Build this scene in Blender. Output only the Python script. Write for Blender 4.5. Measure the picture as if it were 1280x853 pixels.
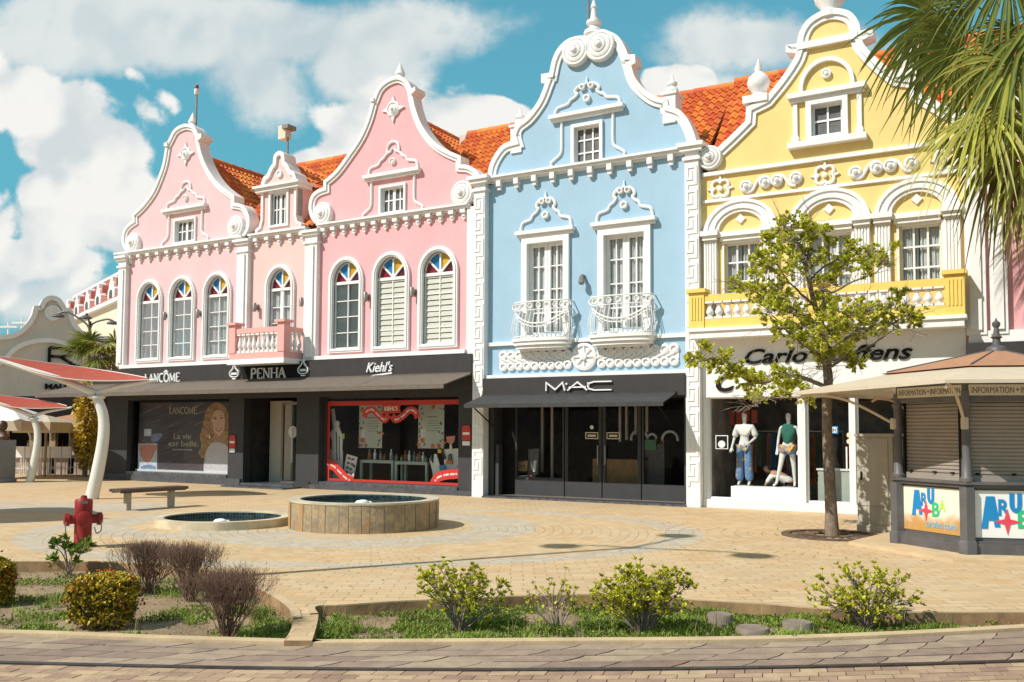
import bpy, bmesh, math, random
from mathutils import Vector, Matrix, geometry
random.seed(7)
rnd = random.random
def ru(a, b): return a + (b - a) * random.random()
SC = bpy.context.scene
for o in list(bpy.data.objects): bpy.data.objects.remove(o)
COL = SC.collection
R_ = math.radians

# ------------------------------------------------------------------ camera
FPX, PPY, TILT, ROLL, CH = 1150.0, 476.4, math.atan(.0553), .005, 1.8
cam_d = bpy.data.cameras.new('camera'); cam = bpy.data.objects.new('camera', cam_d); COL.objects.link(cam)
cam_d.sensor_width = 36.0; cam_d.lens = FPX / 1280 * 36.0
cam_d.shift_y = (PPY - 426.5) / 1280
cam_d.clip_end = 3000; cam_d.clip_start = .1
CAMR = Matrix.Rotation(math.pi / 2 + TILT, 3, 'X') @ Matrix.Rotation(ROLL, 3, 'Z')
cam.matrix_world = Matrix.Translation((0, 0, CH)) @ CAMR.to_4x4()
SC.camera = cam
SC.render.resolution_x = 1024; SC.render.resolution_y = 682
CAMP = Vector((0, 0, CH))

# ------------------------------------------------------------------ sun direction, exposure
SUN_T = Vector((1.009, .575, -1.13)).normalized()          # the way the light travels
SUN_EL = math.asin(-SUN_T.z)
SUN_AZ = math.atan2(-SUN_T.x, -SUN_T.y)                    # clockwise from +Y, towards the sun
sun_d = bpy.data.lights.new('sun', 'SUN'); sun_d.energy = 5.0; sun_d.angle = R_(.5); sun_d.color = (1, .965, .905)
sun = bpy.data.objects.new('sun', sun_d); COL.objects.link(sun)
sun.rotation_euler = SUN_T.to_track_quat('-Z', 'Y').to_euler(); sun.location = (-20, -12, 30)
SC.view_settings.view_transform = 'Standard'; SC.view_settings.look = 'None'
SC.view_settings.exposure = .0; SC.view_settings.gamma = 1; SC.view_settings.use_curve_mapping = False
SC.render.engine = 'CYCLES'

# ------------------------------------------------------------------ node helper
class NT:
    def __init__(s, tree): s.t = tree; s.n = tree.nodes; s.l = tree.links
    def node(s, typ, **kw):
        n = s.n.new(typ)
        for k, v in kw.items(): setattr(n, k, v)
        return n
    def put(s, sock, val):
        if isinstance(val, bpy.types.NodeSocket): s.l.new(val, sock)
        elif val is not None:
            if sock.type == 'RGBA' and len(val) == 3: val = (*val, 1)
            sock.default_value = val
    def m(s, op, a, b=None, c=None, clamp=False):
        n = s.node('ShaderNodeMath', operation=op); n.use_clamp = clamp
        for i, v in enumerate((a, b, c)):
            if v is not None: s.put(n.inputs[i], v)
        return n.outputs[0]
    def mix(s, f, a, b, blend='MIX'):
        n = s.node('ShaderNodeMix', data_type='RGBA', blend_type=blend)
        s.put(n.inputs[0], f); s.put(n.inputs[6], a); s.put(n.inputs[7], b)
        return n.outputs[2]
    def ramp(s, f, lo, hi, a=0., b=1.):
        n = s.node('ShaderNodeMapRange', interpolation_type='SMOOTHSTEP')
        s.put(n.inputs[0], f); n.inputs[1].default_value = lo; n.inputs[2].default_value = hi
        n.inputs[3].default_value = a; n.inputs[4].default_value = b
        return n.outputs[0]
    def noise(s, vec, scale, detail=4, rough=.55, dist=0., out=0):
        n = s.node('ShaderNodeTexNoise'); s.put(n.inputs['Vector'], vec)
        n.inputs['Scale'].default_value = scale; n.inputs['Detail'].default_value = detail
        n.inputs['Roughness'].default_value = rough; n.inputs['Distortion'].default_value = dist
        return n.outputs[out]
    def vmul(s, v, k):
        n = s.node('ShaderNodeVectorMath', operation='MULTIPLY'); s.put(n.inputs[0], v); n.inputs[1].default_value = k
        return n.outputs[0]
    def vadd(s, v, k):
        n = s.node('ShaderNodeVectorMath', operation='ADD'); s.put(n.inputs[0], v); s.put(n.inputs[1], k)
        return n.outputs[0]
    def sep(s, v):
        n = s.node('ShaderNodeSeparateXYZ'); s.put(n.inputs[0], v); return n.outputs
    def comb(s, x, y, z):
        n = s.node('ShaderNodeCombineXYZ')
        for i, v in enumerate((x, y, z)): s.put(n.inputs[i], v)
        return n.outputs[0]

# ------------------------------------------------------------------ sky
wd = bpy.data.worlds.new('World'); SC.world = wd; wd.use_nodes = True
w = NT(wd.node_tree); w.n.clear()
sky = w.node('ShaderNodeTexSky', sky_type='NISHITA'); sky.sun_disc = False
sky.sun_elevation = SUN_EL; sky.sun_rotation = SUN_AZ % (2 * math.pi); sky.air_density = 1.0; sky.dust_density = .6; sky.ozone_density = 1.2
gd = w.node('ShaderNodeTexCoord').outputs['Generated']
dx, dy, dz = w.sep(gd)
ady = w.m('MAXIMUM', w.m('ABSOLUTE', dy), .12)
X = w.m('DIVIDE', dx, ady); Z = w.m('DIVIDE', dz, ady)
P = w.comb(X, Z, w.m('SIGN', dy))
wob = w.noise(P, 2.2, 3, .5, out=1)
P2 = w.vadd(P, w.vmul(w.vadd(wob, (-.5, -.5, -.5)), (.13, .10, 0)))
x2, z2, _ = w.sep(P2)
fbm_ = w.noise(P2, 5.0, 8, .60)
WB = w.vmul(w.vadd(w.noise(P2, 8., 2, .5, out=1), (-.5, -.5, -.5)), (.09, .09, 0))
def billow(sc, off):
    v = w.node('ShaderNodeTexVoronoi', feature='SMOOTH_F1'); v.voronoi_dimensions = '2D'; w.put(v.inputs['Vector'], w.vadd(w.vadd(P2, off), WB)); v.inputs['Scale'].default_value = sc; v.inputs['Smoothness'].default_value = .35
    return w.m('SUBTRACT', 1., v.outputs['Distance'])
B9, B21 = billow(9., (0, 0, 0)), billow(21., (3, 1, 0))                             # rounded cauliflower heads
BL = w.m('ADD', w.m('MULTIPLY', B9, .55), w.m('MULTIPLY', B21, .45))
BL2 = w.m('ADD', w.m('MULTIPLY', billow(9., (.022, -.028, 0)), .55), w.m('MULTIPLY', billow(21., (3.010, .987, 0)), .45))
fb = w.m('ADD', w.m('MULTIPLY', fbm_, .72), w.m('MULTIPLY', w.m('SUBTRACT', BL, .45), .42))
fb2 = w.noise(w.vadd(P2, (3.1, 7.7, 0)), 2.4, 7, .62)
def ell(cx, cy, rx, ry, k=1.):
    a = w.m('DIVIDE', w.m('SUBTRACT', x2, (cx - 640) / FPX), rx / FPX)
    b = w.m('DIVIDE', w.m('SUBTRACT', z2, (540 - cy) / FPX), ry / FPX)
    d = w.m('SQRT', w.m('ADD', w.m('MULTIPLY', a, a), w.m('MULTIPLY', b, b)))
    return w.m('MULTIPLY', w.m('SUBTRACT', 1.25, d), k)
def smax(L):
    r = L[0]
    for q in L[1:]: r = w.m('SMOOTH_MAX', r, q, .12)
    return r
body = smax([ell(20, 120, 150, 75), ell(75, 175, 120, 60), ell(60, 250, 150, 85), ell(150, 262, 75, 60), ell(20, 315, 130, 30), ell(495, 165, 95, 85), ell(450, 205, 75, 45), ell(606, 152, 45, 32), ell(855, 110, 55, 30), ell(640, 205, 60, 45),
             ell(20, 330, 130, 40, .7), ell(-250, 200, 200, 160), ell(1500, 150, 220, 120)])
wisp = smax([ell(280, 15, 300, 60, .9), ell(330, 75, 90, 75, .8), ell(90, 20, 160, 60, .9), ell(455, 60, 80, 60, .8), ell(985, 55, 170, 55, .62), ell(70, 375, 120, 40, .6), ell(880, 130, 80, 40, .6), ell(1130, 70, 80, 40, .5)])
gen = w.m('MULTIPLY', w.m('SUBTRACT', w.noise(P, .9, 4, .5), .20), 3.)                 # rest of the sky dome: unseen grey clouds, added for neutral fill light
gen = w.m('SUBTRACT', gen, w.m('MULTIPLY', w.ramp(w.m('ABSOLUTE', X), .55, .95, 1, 0), 9.))
gen2 = w.m('SUBTRACT', gen, w.m('MULTIPLY', w.m('GREATER_THAN', dy, 0), 0.))
fbn = w.m('SUBTRACT', fb, .5)
A1 = w.ramp(w.m('ADD', body, w.m('MULTIPLY', fbn, 2.9)), .0, .20)
A0 = w.ramp(w.m('ADD', gen2, w.m('MULTIPLY', fbn, 1.2)), .0, .5)
A2 = w.m('MULTIPLY', w.ramp(w.m('ADD', wisp, w.m('MULTIPLY', w.m('SUBTRACT', fb2, .5), 2.9)), .06, .46), .88)
hz = w.ramp(dz, .0, .55, .95, .3)
shade = w.ramp(w.m('ADD', w.m('ADD', w.m('MULTIPLY', w.m('SUBTRACT', BL, BL2), 2.2), w.m('MULTIPLY', w.m('SUBTRACT', w.noise(w.vadd(P2, (.02, -.03, 0)), 5., 8, .6), fbm_), -2.4)), w.m('MULTIPLY', w.m('SUBTRACT', fb2, .5), 1.5)), -.62, .30)
cl = w.mix(shade, (4.35, 4.75, 4.9), (6.15, 6.1, 5.85))
cl2 = w.mix(.45, cl, w.mix(w.ramp(fb2, .35, .65), (3.6, 4.2, 4.4), (5.3, 5.45, 5.35)))
tint = w.mix(1., sky.outputs[0], (.64, 1.28, 1.04), 'MULTIPLY')
skyc = w.mix(hz, tint, (.66, 2.65, 3.5))
c0 = w.mix(A0, skyc, (2.6, 2.55, 2.48))
c1 = w.mix(A2, c0, cl2)
c2 = w.mix(A1, c1, cl)
bg = w.node('ShaderNodeBackground'); bg.inputs[1].default_value = .15; w.put(bg.inputs[0], c2)
ow = w.node('ShaderNodeOutputWorld'); w.l.new(bg.outputs[0], ow.inputs[0])

# ------------------------------------------------------------------ where things stand (pixel of the 1280x853 photo -> metres on a real plane)
def ray(x, y): return CAMR @ Vector(((x - 640) / FPX, -(y - PPY) / FPX, -1))
def G(x, y, z=0.):
    d = ray(x, y); t = (z - CH) / d.z; return CAMP + d * t
def at(x, y, Y):                                                     # the point at depth Y seen at that pixel
    d = ray(x, y); return CAMP + d * (Y / d.y)
FP0 = G(603, 621); FP0.z = 0
_v = ray(-1370, 540 - .005 * 2010); FU = Vector((-_v.x, -_v.y, 0)).normalized(); FN = Vector((FU.y, -FU.x, 0))
if FN.dot(CAMP - FP0) < 0: FN = -FN
ANG = math.atan2(FU.y, FU.x)
def F(x, y, w=0.):                                                   # (u along the row of houses, v height) on the plane w in front of the facade
    d = ray(x, y); t = (FP0 + FN * w - CAMP).dot(FN) / d.dot(FN); q = CAMP + d * t - FP0
    return (q.dot(FU), q.z)
def W(u, w, v=0.): return FP0 + FU * u + FN * w + Vector((0, 0, v))

# ------------------------------------------------------------------ materials
MATS = {}
def lin(c): return tuple((v / 12.92 if v <= .04045 else ((v + .055) / 1.055) ** 2.4) for v in (q / 255 for q in c))
def mat(name, rgb, rough=.7, var=.08, scale=6., bump=0., bscale=40., metal=0., spec=.5, tint=0., dirt=0., dirtcol=(.2, .17, .13), coat=0., trans=0.):
    m = bpy.data.materials.new(name); m.use_nodes = True; t = NT(m.node_tree)
    b = t.n['Principled BSDF']; oc = t.node('ShaderNodeTexCoord').outputs['Object']
    c = rgb
    if var:
        n1 = t.noise(oc, scale, 5, .6)
        c = t.mix(t.ramp(n1, .3, .7), tuple(v * (1 - var) for v in rgb), tuple(min(1, v * (1 + var)) for v in rgb))
    if dirt:
        st = t.noise(t.vmul(oc, (3.2, 3.2, .55)), 1.3, 7, .65)
        c = t.mix(t.m('MULTIPLY', t.ramp(st, .5, .78), dirt), c, dirtcol)
    if tint:
        a = t.node('ShaderNodeAttribute', attribute_name='tint')
        hv = t.node('ShaderNodeHueSaturation'); t.put(hv.inputs['Color'], c)
        t.put(hv.inputs['Value'], t.m('ADD', t.m('MULTIPLY', t.m('SUBTRACT', a.outputs['Fac'], .5), 2 * tint), 1.))
        t.put(hv.inputs['Hue'], t.m('ADD', t.m('MULTIPLY', t.m('SUBTRACT', a.outputs['Fac'], .5), .03), .5))
        c = hv.outputs[0]
    t.put(b.inputs['Base Color'], c); b.inputs['Roughness'].default_value = rough; b.inputs['Metallic'].default_value = metal
    b.inputs['Specular IOR Level'].default_value = spec; b.inputs['Coat Weight'].default_value = coat
    if bump:
        n2 = t.noise(oc, bscale, 4, .6); bn = t.node('ShaderNodeBump'); bn.inputs['Strength'].default_value = bump; bn.inputs['Distance'].default_value = .02
        t.put(bn.inputs['Height'], n2); t.put(b.inputs['Normal'], bn.outputs[0])
    if trans:
        tr = t.node('ShaderNodeBsdfTranslucent'); t.put(tr.inputs[0], c); mx = t.node('ShaderNodeMixShader'); mx.inputs[0].default_value = trans
        t.l.new(b.outputs[0], mx.inputs[1]); t.l.new(tr.outputs[0], mx.inputs[2]); t.l.new(mx.outputs[0], t.n['Material Output'].inputs[0])
    MATS[name] = m; return m
def glass(name, col=(.9, .95, .95), alpha=.12, rough=.02, bump=.0, ior=1.5):
    m = bpy.data.materials.new(name); m.use_nodes = True; t = NT(m.node_tree); t.n.remove(t.n['Principled BSDF'])
    fr = t.node('ShaderNodeFresnel'); fr.inputs[0].default_value = ior
    tr = t.node('ShaderNodeBsdfTransparent'); t.put(tr.inputs[0], col)
    gl = t.node('ShaderNodeBsdfGlossy'); gl.inputs['Roughness'].default_value = rough
    if bump:
        oc = t.node('ShaderNodeTexCoord').outputs['Object']; bn = t.node('ShaderNodeBump'); bn.inputs['Strength'].default_value = bump; bn.inputs['Distance'].default_value = .05
        t.put(bn.inputs['Height'], t.noise(oc, 1.6, 2, .5)); t.put(gl.inputs['Normal'], bn.outputs[0]); t.put(fr.inputs['Normal'], bn.outputs[0])
    mx = t.node('ShaderNodeMixShader'); t.put(mx.inputs[0], t.m('ADD', t.m('MULTIPLY', fr.outputs[0], 1.), alpha, clamp=True))
    t.l.new(tr.outputs[0], mx.inputs[1]); t.l.new(gl.outputs[0], mx.inputs[2]); t.l.new(mx.outputs[0], t.n['Material Output'].inputs[0])
    MATS[name] = m; return m

DIRT = (.30, .24, .19)
mat('rose_wall', (.75, .475, .485), .85, .035, 1.2, .12, 30, dirt=.26, dirtcol=(.58, .38, .37))
mat('peach_wall', (.77, .50, .46), .85, .03, 1.2, .12, 30, dirt=.14, dirtcol=(.62, .42, .34))
mat('pink_wall', (.78, .395, .405), .85, .035, 1.2, .12, 30, dirt=.24, dirtcol=(.64, .34, .31))
mat('blue_wall', (.33, .485, .605), .85, .035, 1.1, .14, 30, dirt=.2, dirtcol=(.26, .40, .51))
mat('yellow_wall', (.80, .58, .22), .85, .035, 1.2, .1, 30, dirt=.22, dirtcol=(.62, .48, .12))
mat('white_trim', (.80, .78, .755), .75, .03, 3, .08, 40, dirt=.32, dirtcol=(.52, .45, .37))
mat('white_paint', (.79, .775, .75), .55, .02, 4)
mat('cream_wall', (.70, .60, .46), .85, .04, 2, .1, 30, dirt=.25, dirtcol=(.45, .37, .28))
mat('grey_render', (.62, .56, .48), .85, .04, 1.5, .1, 30, dirt=.25, dirtcol=(.36, .31, .27))
mat('charcoal', (.031, .0255, .0245), .55, .12, 3, .05, 50, dirt=.2, dirtcol=(.05, .046, .044))
mat('charcoal_wall', (.036, .036, .038), .6, .1, 3, .05, 50, dirt=.15, dirtcol=(.055, .05, .05))
mat('black', (.014, .013, .013), .8, .2, 3, spec=.15)
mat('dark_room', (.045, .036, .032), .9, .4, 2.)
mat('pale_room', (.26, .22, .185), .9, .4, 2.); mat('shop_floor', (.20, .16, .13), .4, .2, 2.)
mat('awning_grey', (.145, .115, .09), .85, .1, 5, .1, 60, dirt=.25, dirtcol=(.10, .085, .07))
mat('awning_black', (.045, .044, .044), .85, .15, 5, .1, 60, dirt=.2, dirtcol=(.08, .075, .07))
mat('plinth_tile', (.07, .072, .08), .5, .2, 6, .05)
mat('granite', (.085, .088, .10), .22, .35, 8, .03)
mat('tile', (.66, .175, .038), .8, .10, 7, .25, 30, tint=.15, dirt=.12, dirtcol=(.30, .10, .035))
mat('stain_red', (.20, .012, .022), .25, .1, 4); mat('stain_blue', (.012, .21, .46), .25, .1, 4)
mat('stain_yellow', (.55, .33, .03), .25, .1, 4); mat('stain_purple', (.085, .014, .026), .25, .1, 4)
mat('curtain', (.72, .73, .70), .9, .1, 8, trans=.2); mat('blind', (.54, .525, .45), .8, .05, 8)
mat('frosted', (.47, .52, .50), .5, .12, 3)
mat('lamp_metal', (.28, .25, .22), .45, .1, 10, metal=.6)
mat('slate_dark', (.10, .095, .09), .5, .2, 8)
glass('window_glass', (.94, .95, .95), .02, .03, .02, 1.33); glass('shop_glass', (.94, .95, .95), .0, .01, .012, 1.22)
# ------------------------------------------------------------------ mesh builder; facade coordinates (u, v up, w outwards) or plain x, y, z
class MB:
    def __init__(s, off=0.): s.v = []; s.f = []; s.mi = []; s.t = []; s.off = off; s.k = 0; s.tv = .5
    def P(s, u, v, w): return (u - s.off, -w, v)
    def add(s, vs, fs, tint=None):
        n = len(s.v); s.v += [tuple(q) for q in vs]
        for f in fs: s.f.append(tuple(i + n for i in f)); s.mi.append(s.k); s.t.append(s.tv if tint is None else tint)
    def hexa(s, c): s.add(c, [(0, 3, 2, 1), (4, 5, 6, 7), (0, 1, 5, 4), (1, 2, 6, 5), (2, 3, 7, 6), (3, 0, 4, 7)])
    def box(s, u0, u1, v0, v1, w0, w1):
        s.hexa([s.P(u0, v0, w1), s.P(u1, v0, w1), s.P(u1, v0, w0), s.P(u0, v0, w0), s.P(u0, v1, w1), s.P(u1, v1, w1), s.P(u1, v1, w0), s.P(u0, v1, w0)])
    def bx(s, x0, x1, y0, y1, z0, z1): s.hexa([(x0, y0, z0), (x1, y0, z0), (x1, y1, z0), (x0, y1, z0), (x0, y0, z1), (x1, y0, z1), (x1, y1, z1), (x0, y1, z1)])
    def poly(s, pts, w0, w1):
        n = len(pts); a = [s.P(p[0], p[1], w1) for p in pts]; b = [s.P(p[0], p[1], w0) for p in pts]
        s.add(a + b, [tuple(range(n)), tuple(range(2 * n - 1, n - 1, -1))] + [(i, n + i, n + (i + 1) % n, (i + 1) % n) for i in range(n)])
    def flat(s, pts, w): s.add([s.P(p[0], p[1], w) for p in pts], [tuple(range(len(pts)))])
    def holes(s, outer, hs, w1, depth, reveal=True):
        loops = [outer] + hs; flat = [p for L in loops for p in L]
        tri = geometry.tessellate_polygon([[Vector((p[0], p[1], 0)) for p in L] for L in loops])
        s.add([s.P(p[0], p[1], w1) for p in flat], tri)
        if depth:
            for L in ([outer] if reveal == 'outer' else hs if reveal else []) + ([outer] if reveal == 'all' else []):
                n = len(L); s.add([s.P(p[0], p[1], w1) for p in L] + [s.P(p[0], p[1], w1 - depth) for p in L], [(i, (i + 1) % n, n + (i + 1) % n, n + i) for i in range(n)])
    def strip(s, O, I, w0, w1, closed=False):
        n = len(O); a = [s.P(*p, w1) for p in O]; b = [s.P(*p, w1) for p in I]; c = [s.P(*p, w0) for p in O]; d = [s.P(*p, w0) for p in I]
        fs = []
        for i in range(n if closed else n - 1):
            j = (i + 1) % n
            fs += [(i, j, n + j, n + i), (i, 2 * n + i, 2 * n + j, j), (n + i, n + j, 3 * n + j, 3 * n + i), (2 * n + i, 3 * n + i, 3 * n + j, 2 * n + j)]
        if not closed: fs += [(0, n, 3 * n, 2 * n), (n - 1, 3 * n - 1, 4 * n - 1, 2 * n - 1)]
        s.add(a + b + c + d, fs)
    def tube(s, path, r, n=6, cap=True, flat=1., tint=None):
        P = [Vector(p) for p in path]; m = len(P); rr = r if isinstance(r, (list, tuple)) else [r] * m; ring = []; up = None
        for i in range(m):
            d = (P[min(i + 1, m - 1)] - P[max(i - 1, 0)]); d = d.normalized() if d.length > 1e-9 else Vector((0, 0, 1))
            if up is None: up = d.orthogonal().normalized()
            up = (up - d * up.dot(d)); up = up.normalized() if up.length > 1e-6 else d.orthogonal().normalized()
            b = d.cross(up)
            ring += [P[i] + (up * math.cos(2 * math.pi * k / n) + b * math.sin(2 * math.pi * k / n)) * rr[i] for k in range(n)]
        fs = [(i * n + k, i * n + (k + 1) % n, (i + 1) * n + (k + 1) % n, (i + 1) * n + k) for i in range(m - 1) for k in range(n)]
        if cap: fs += [tuple(range(n - 1, -1, -1)), tuple(range((m - 1) * n, m * n))]
        s.add(ring, fs, tint)
    def ftube(s, pts, w, r, n=6, closed=False):
        p = [s.P(q[0], q[1], w) for q in pts]
        if closed: p = p + [p[0], p[1]]
        s.tube(p, r, n, cap=not closed)
    def lathe(s, c, prof, n=16, axis='z', cap=True, sx=1., sy=1.):
        c = Vector(c); vs = []
        for r, h in prof:
            for k in range(n):
                a = 2 * math.pi * k / n; x, y = r * math.cos(a) * sx, r * math.sin(a) * sy
                vs.append(c + (Vector((x, y, h)) if axis == 'z' else Vector((x, -h, y)) if axis == 'w' else Vector((h, x, y))))
        m = len(prof); fs = [(i * n + k, i * n + (k + 1) % n, (i + 1) * n + (k + 1) % n, (i + 1) * n + k) for i in range(m - 1) for k in range(n)]
        if cap: fs += [tuple(range(n - 1, -1, -1)), tuple(range((m - 1) * n, m * n))]
        s.add(vs, fs)
    def disc(s, u, v, w, prof, n=24): s.lathe(s.P(u, v, w), prof, n, 'w')
    def build(s, name, mats, parent=None, smooth=False, loc=None, rotz=0., fix=True):
        me = bpy.data.meshes.new(name); me.from_pydata(s.v, [], s.f)
        for q in (mats if isinstance(mats, (list, tuple)) else [mats]): me.materials.append(MATS[q] if isinstance(q, str) else q)
        if max(s.mi, default=0): me.polygons.foreach_set('material_index', s.mi)
        if any(q != .5 for q in s.t):
            at_ = me.attributes.new('tint', 'FLOAT', 'FACE'); at_.data.foreach_set('value', s.t)
        if fix:
            bm = bmesh.new(); bm.from_mesh(me); bmesh.ops.recalc_face_normals(bm, faces=bm.faces); bm.to_mesh(me); bm.free()
        if smooth:
            me.polygons.foreach_set('use_smooth', [True] * len(me.polygons))
            if smooth != 'full':
                me.set_sharp_from_angle(angle=R_(38))
        me.update(); o = bpy.data.objects.new(name, me); COL.objects.link(o)
        if parent: o.parent = parent
        if loc is not None: o.location = loc
        if rotz: o.rotation_euler = (0, 0, rotz)
        return o
def tag(o, label=None, cat=None, group=None, kind=None):
    for k, v in (('label', label), ('category', cat), ('group', group), ('kind', kind)):
        if v: o[k] = v
    return o
def thing(name, label, cat, loc=(0, 0, 0), rotz=0., group=None):
    o = bpy.data.objects.new(name, None); COL.objects.link(o); o.location = loc; o.rotation_euler = (0, 0, rotz); o.empty_display_size = .2
    return tag(o, label, cat, group)
def copy_tree(o, parent=None):
    c = o.copy(); COL.objects.link(c)
    if parent: c.parent = parent
    for ch in list(o.children): copy_tree(ch, c)
    return c
def clone(o, parent=None, loc=None, rotz=None):
    c = copy_tree(o, parent)
    if loc is not None: c.location = loc
    if rotz is not None: c.rotation_euler = (0, 0, rotz)
    return c
def cr(pts, n=6):                                                    # smooth curve through points
    out = []
    for i in range(len(pts) - 1):
        p0 = pts[max(i - 1, 0)]; p1 = pts[i]; p2 = pts[i + 1]; p3 = pts[min(i + 2, len(pts) - 1)]
        for k in range(n):
            t = k / n; out.append(tuple(.5 * (2 * b + (c - a) * t + (2 * a - 5 * b + 4 * c - d) * t * t + (3 * b - a - 3 * c + d) * t ** 3) for a, b, c, d in zip(p0, p1, p2, p3)))
    return out + [tuple(pts[-1])]
def offset(P, d):                                                    # shift an open 2-d polyline to its right by d
    out = []
    for i, p in enumerate(P):
        a = Vector(P[max(i - 1, 0)]); b = Vector(P[min(i + 1, len(P) - 1)]); q = Vector(p)
        n1 = (q - a); n2 = (b - q)
        n1 = n1.normalized() if n1.length > 1e-7 else None; n2 = n2.normalized() if n2.length > 1e-7 else None
        t = ((n1 or n2) + (n2 or n1)); t = t.normalized() if t.length > 1e-6 else (n1 or n2)
        k = 1 / max(.55, math.sqrt(max(0., (1 + (n1 or n2).dot(n2 or n1)) / 2)))
        out.append((q.x + t.y * d * k, q.y - t.x * d * k))
    return out
def arch(u0, u1, v0, vs, vt, n=18):                                  # rectangle with an arched head, from bottom left clockwise
    c = (u0 + u1) / 2; r = (u1 - u0) / 2
    return [(u0, v0)] + [(c - r * math.cos(math.pi * k / n), vs + (vt - vs) * math.sin(math.pi * k / n)) for k in range(n + 1)] + [(u1, v0)]
def rect(u0, u1, v0, v1): return [(u0, v0), (u0, v1), (u1, v1), (u1, v0)]

# ------------------------------------------------------------------ lettering
def text_mesh(mb, txt, u, v, h, width=None, w0=0., w1=.03, shear=0., bold=0., slope=0.):
    cu = bpy.data.curves.new('t', 'FONT'); cu.body = txt; cu.shear = shear; cu.offset = bold; cu.resolution_u = 3
    ob = bpy.data.objects.new('t', cu); me = ob.to_mesh()
    vs = [q.co.copy() for q in me.vertices]; fs = [tuple(p.vertices) for p in me.polygons]; ob.to_mesh_clear()
    x0 = min(q.x for q in vs); x1 = max(q.x for q in vs); y1 = max(q.y for q in vs); y0 = min(0, min(q.y for q in vs))
    cap = .73; k = h / cap; kx = (width / (x1 - x0)) if width else k
    pts = [(u + (q.x - x0) * kx, v + q.y * k + (q.x - x0) * kx * slope) for q in vs]; n = len(pts)
    ed = {}
    for f in fs:
        for i in range(len(f)):
            e = (f[i], f[(i + 1) % len(f)]); ed[tuple(sorted(e))] = ed.get(tuple(sorted(e)), []) + [e]
    side = [(e[0][0], e[0][1], e[0][1] + n, e[0][0] + n) for e in ed.values() if len(e) == 1]
    mb.add([mb.P(*p, w1) for p in pts] + [mb.P(*p, w0) for p in pts], fs + side)
    bpy.data.objects.remove(ob); bpy.data.curves.remove(cu)
    return u + (x1 - x0) * kx
def _arc(cx, cy, rx, ry, a0, a1, n=10): return [(cx + rx * math.cos(R_(a0 + (a1 - a0) * i / n)), cy + ry * math.sin(R_(a0 + (a1 - a0) * i / n))) for i in range(n + 1)]
# serif capitals: width, strokes (points, thick?), serifs
SER = {
 'L': (.62, [([(.15, 0), (.15, 1)], 1), ([(.15, 0), (.58, 0), (.6, .2)], 0)], [(.15, 1)]),
 'A': (.78, [([(.08, 0), (.38, 1)], 0), ([(.38, 1), (.7, 0)], 1), ([(.2, .36), (.57, .36)], 0)], [(.08, 0), (.7, 0)]),
 'N': (.82, [([(.14, 0), (.14, 1)], 0), ([(.12, 1), (.68, 0)], 1), ([(.68, 0), (.68, 1)], 0)], [(.14, 0), (.1, 1), (.68, 1)]),
 'C': (.76, [(_arc(.42, .5, .34, .5, 50, 310, 14), 1)], []),
 'O': (.84, [(_arc(.42, .5, .34, .5, 0, 360, 20), 1)], []),
 'M': (.98, [([(.12, 0), (.16, 1)], 0), ([(.16, 1), (.48, .08)], 1), ([(.48, .08), (.8, 1)], 0), ([(.8, 1), (.84, 0)], 1)], [(.12, 0), (.84, 0)]),
 'E': (.66, [([(.15, 0), (.15, 1)], 1), ([(.15, 0), (.58, 0), (.6, .18)], 0), ([(.15, .52), (.48, .52)], 0), ([(.15, 1), (.56, 1), (.58, .84)], 0)], []),
 'P': (.68, [([(.15, 0), (.15, 1)], 1), ([(.15, 1), (.36, 1)] + _arc(.36, .74, .24, .26, 90, -90, 8) + [(.15, .48)], 1)], [(.15, 0)]),
 'H': (.84, [([(.14, 0), (.14, 1)], 1), ([(.7, 0), (.7, 1)], 1), ([(.14, .5), (.7, .5)], 0)], [(.14, 0), (.14, 1), (.7, 0), (.7, 1)]),
 'R': (.76, [([(.15, 0), (.15, 1)], 1), ([(.15, 1), (.36, 1)] + _arc(.36, .75, .24, .25, 90, -90, 8) + [(.15, .5)], 1), ([(.36, .5), (.7, 0)], 1)], [(.15, 0), (.7, 0)]),
 'S': (.6, [(_arc(.3, .75, .2, .25, 20, 250, 10) + _arc(.3, .26, .22, .26, 80, -160, 10), 1)], []),
 'I': (.34, [([(.17, 0), (.17, 1)], 1)], [(.17, 0), (.17, 1)]), ' ': (.4, [], []),
}
def stroke(mb, P, t, w0, w1, closed=False):
    h = t / 2; mb.strip(offset(P, h), offset(P, -h), w0, w1)
def serif(mb, txt, u, v, h, width, w0, w1, thick=.13, thin=.065):
    tot = sum(SER[c][0] for c in txt); k = width / tot; x = u
    for c in txt:
        wd_, st, sf = SER[c]
        for P, b in st: stroke(mb, [(x + p[0] * k, v + p[1] * h) for p in P], (thick if b else thin) * h, w0, w1)
        for p in sf: stroke(mb, [(x + (p[0] - .13) * k, v + p[1] * h * .97 + .012 * h), (x + (p[0] + .13) * k, v + p[1] * h * .97 + .012 * h)], .05 * h, w0, w1 - .002)
        x += wd_ * k
    return x
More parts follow.
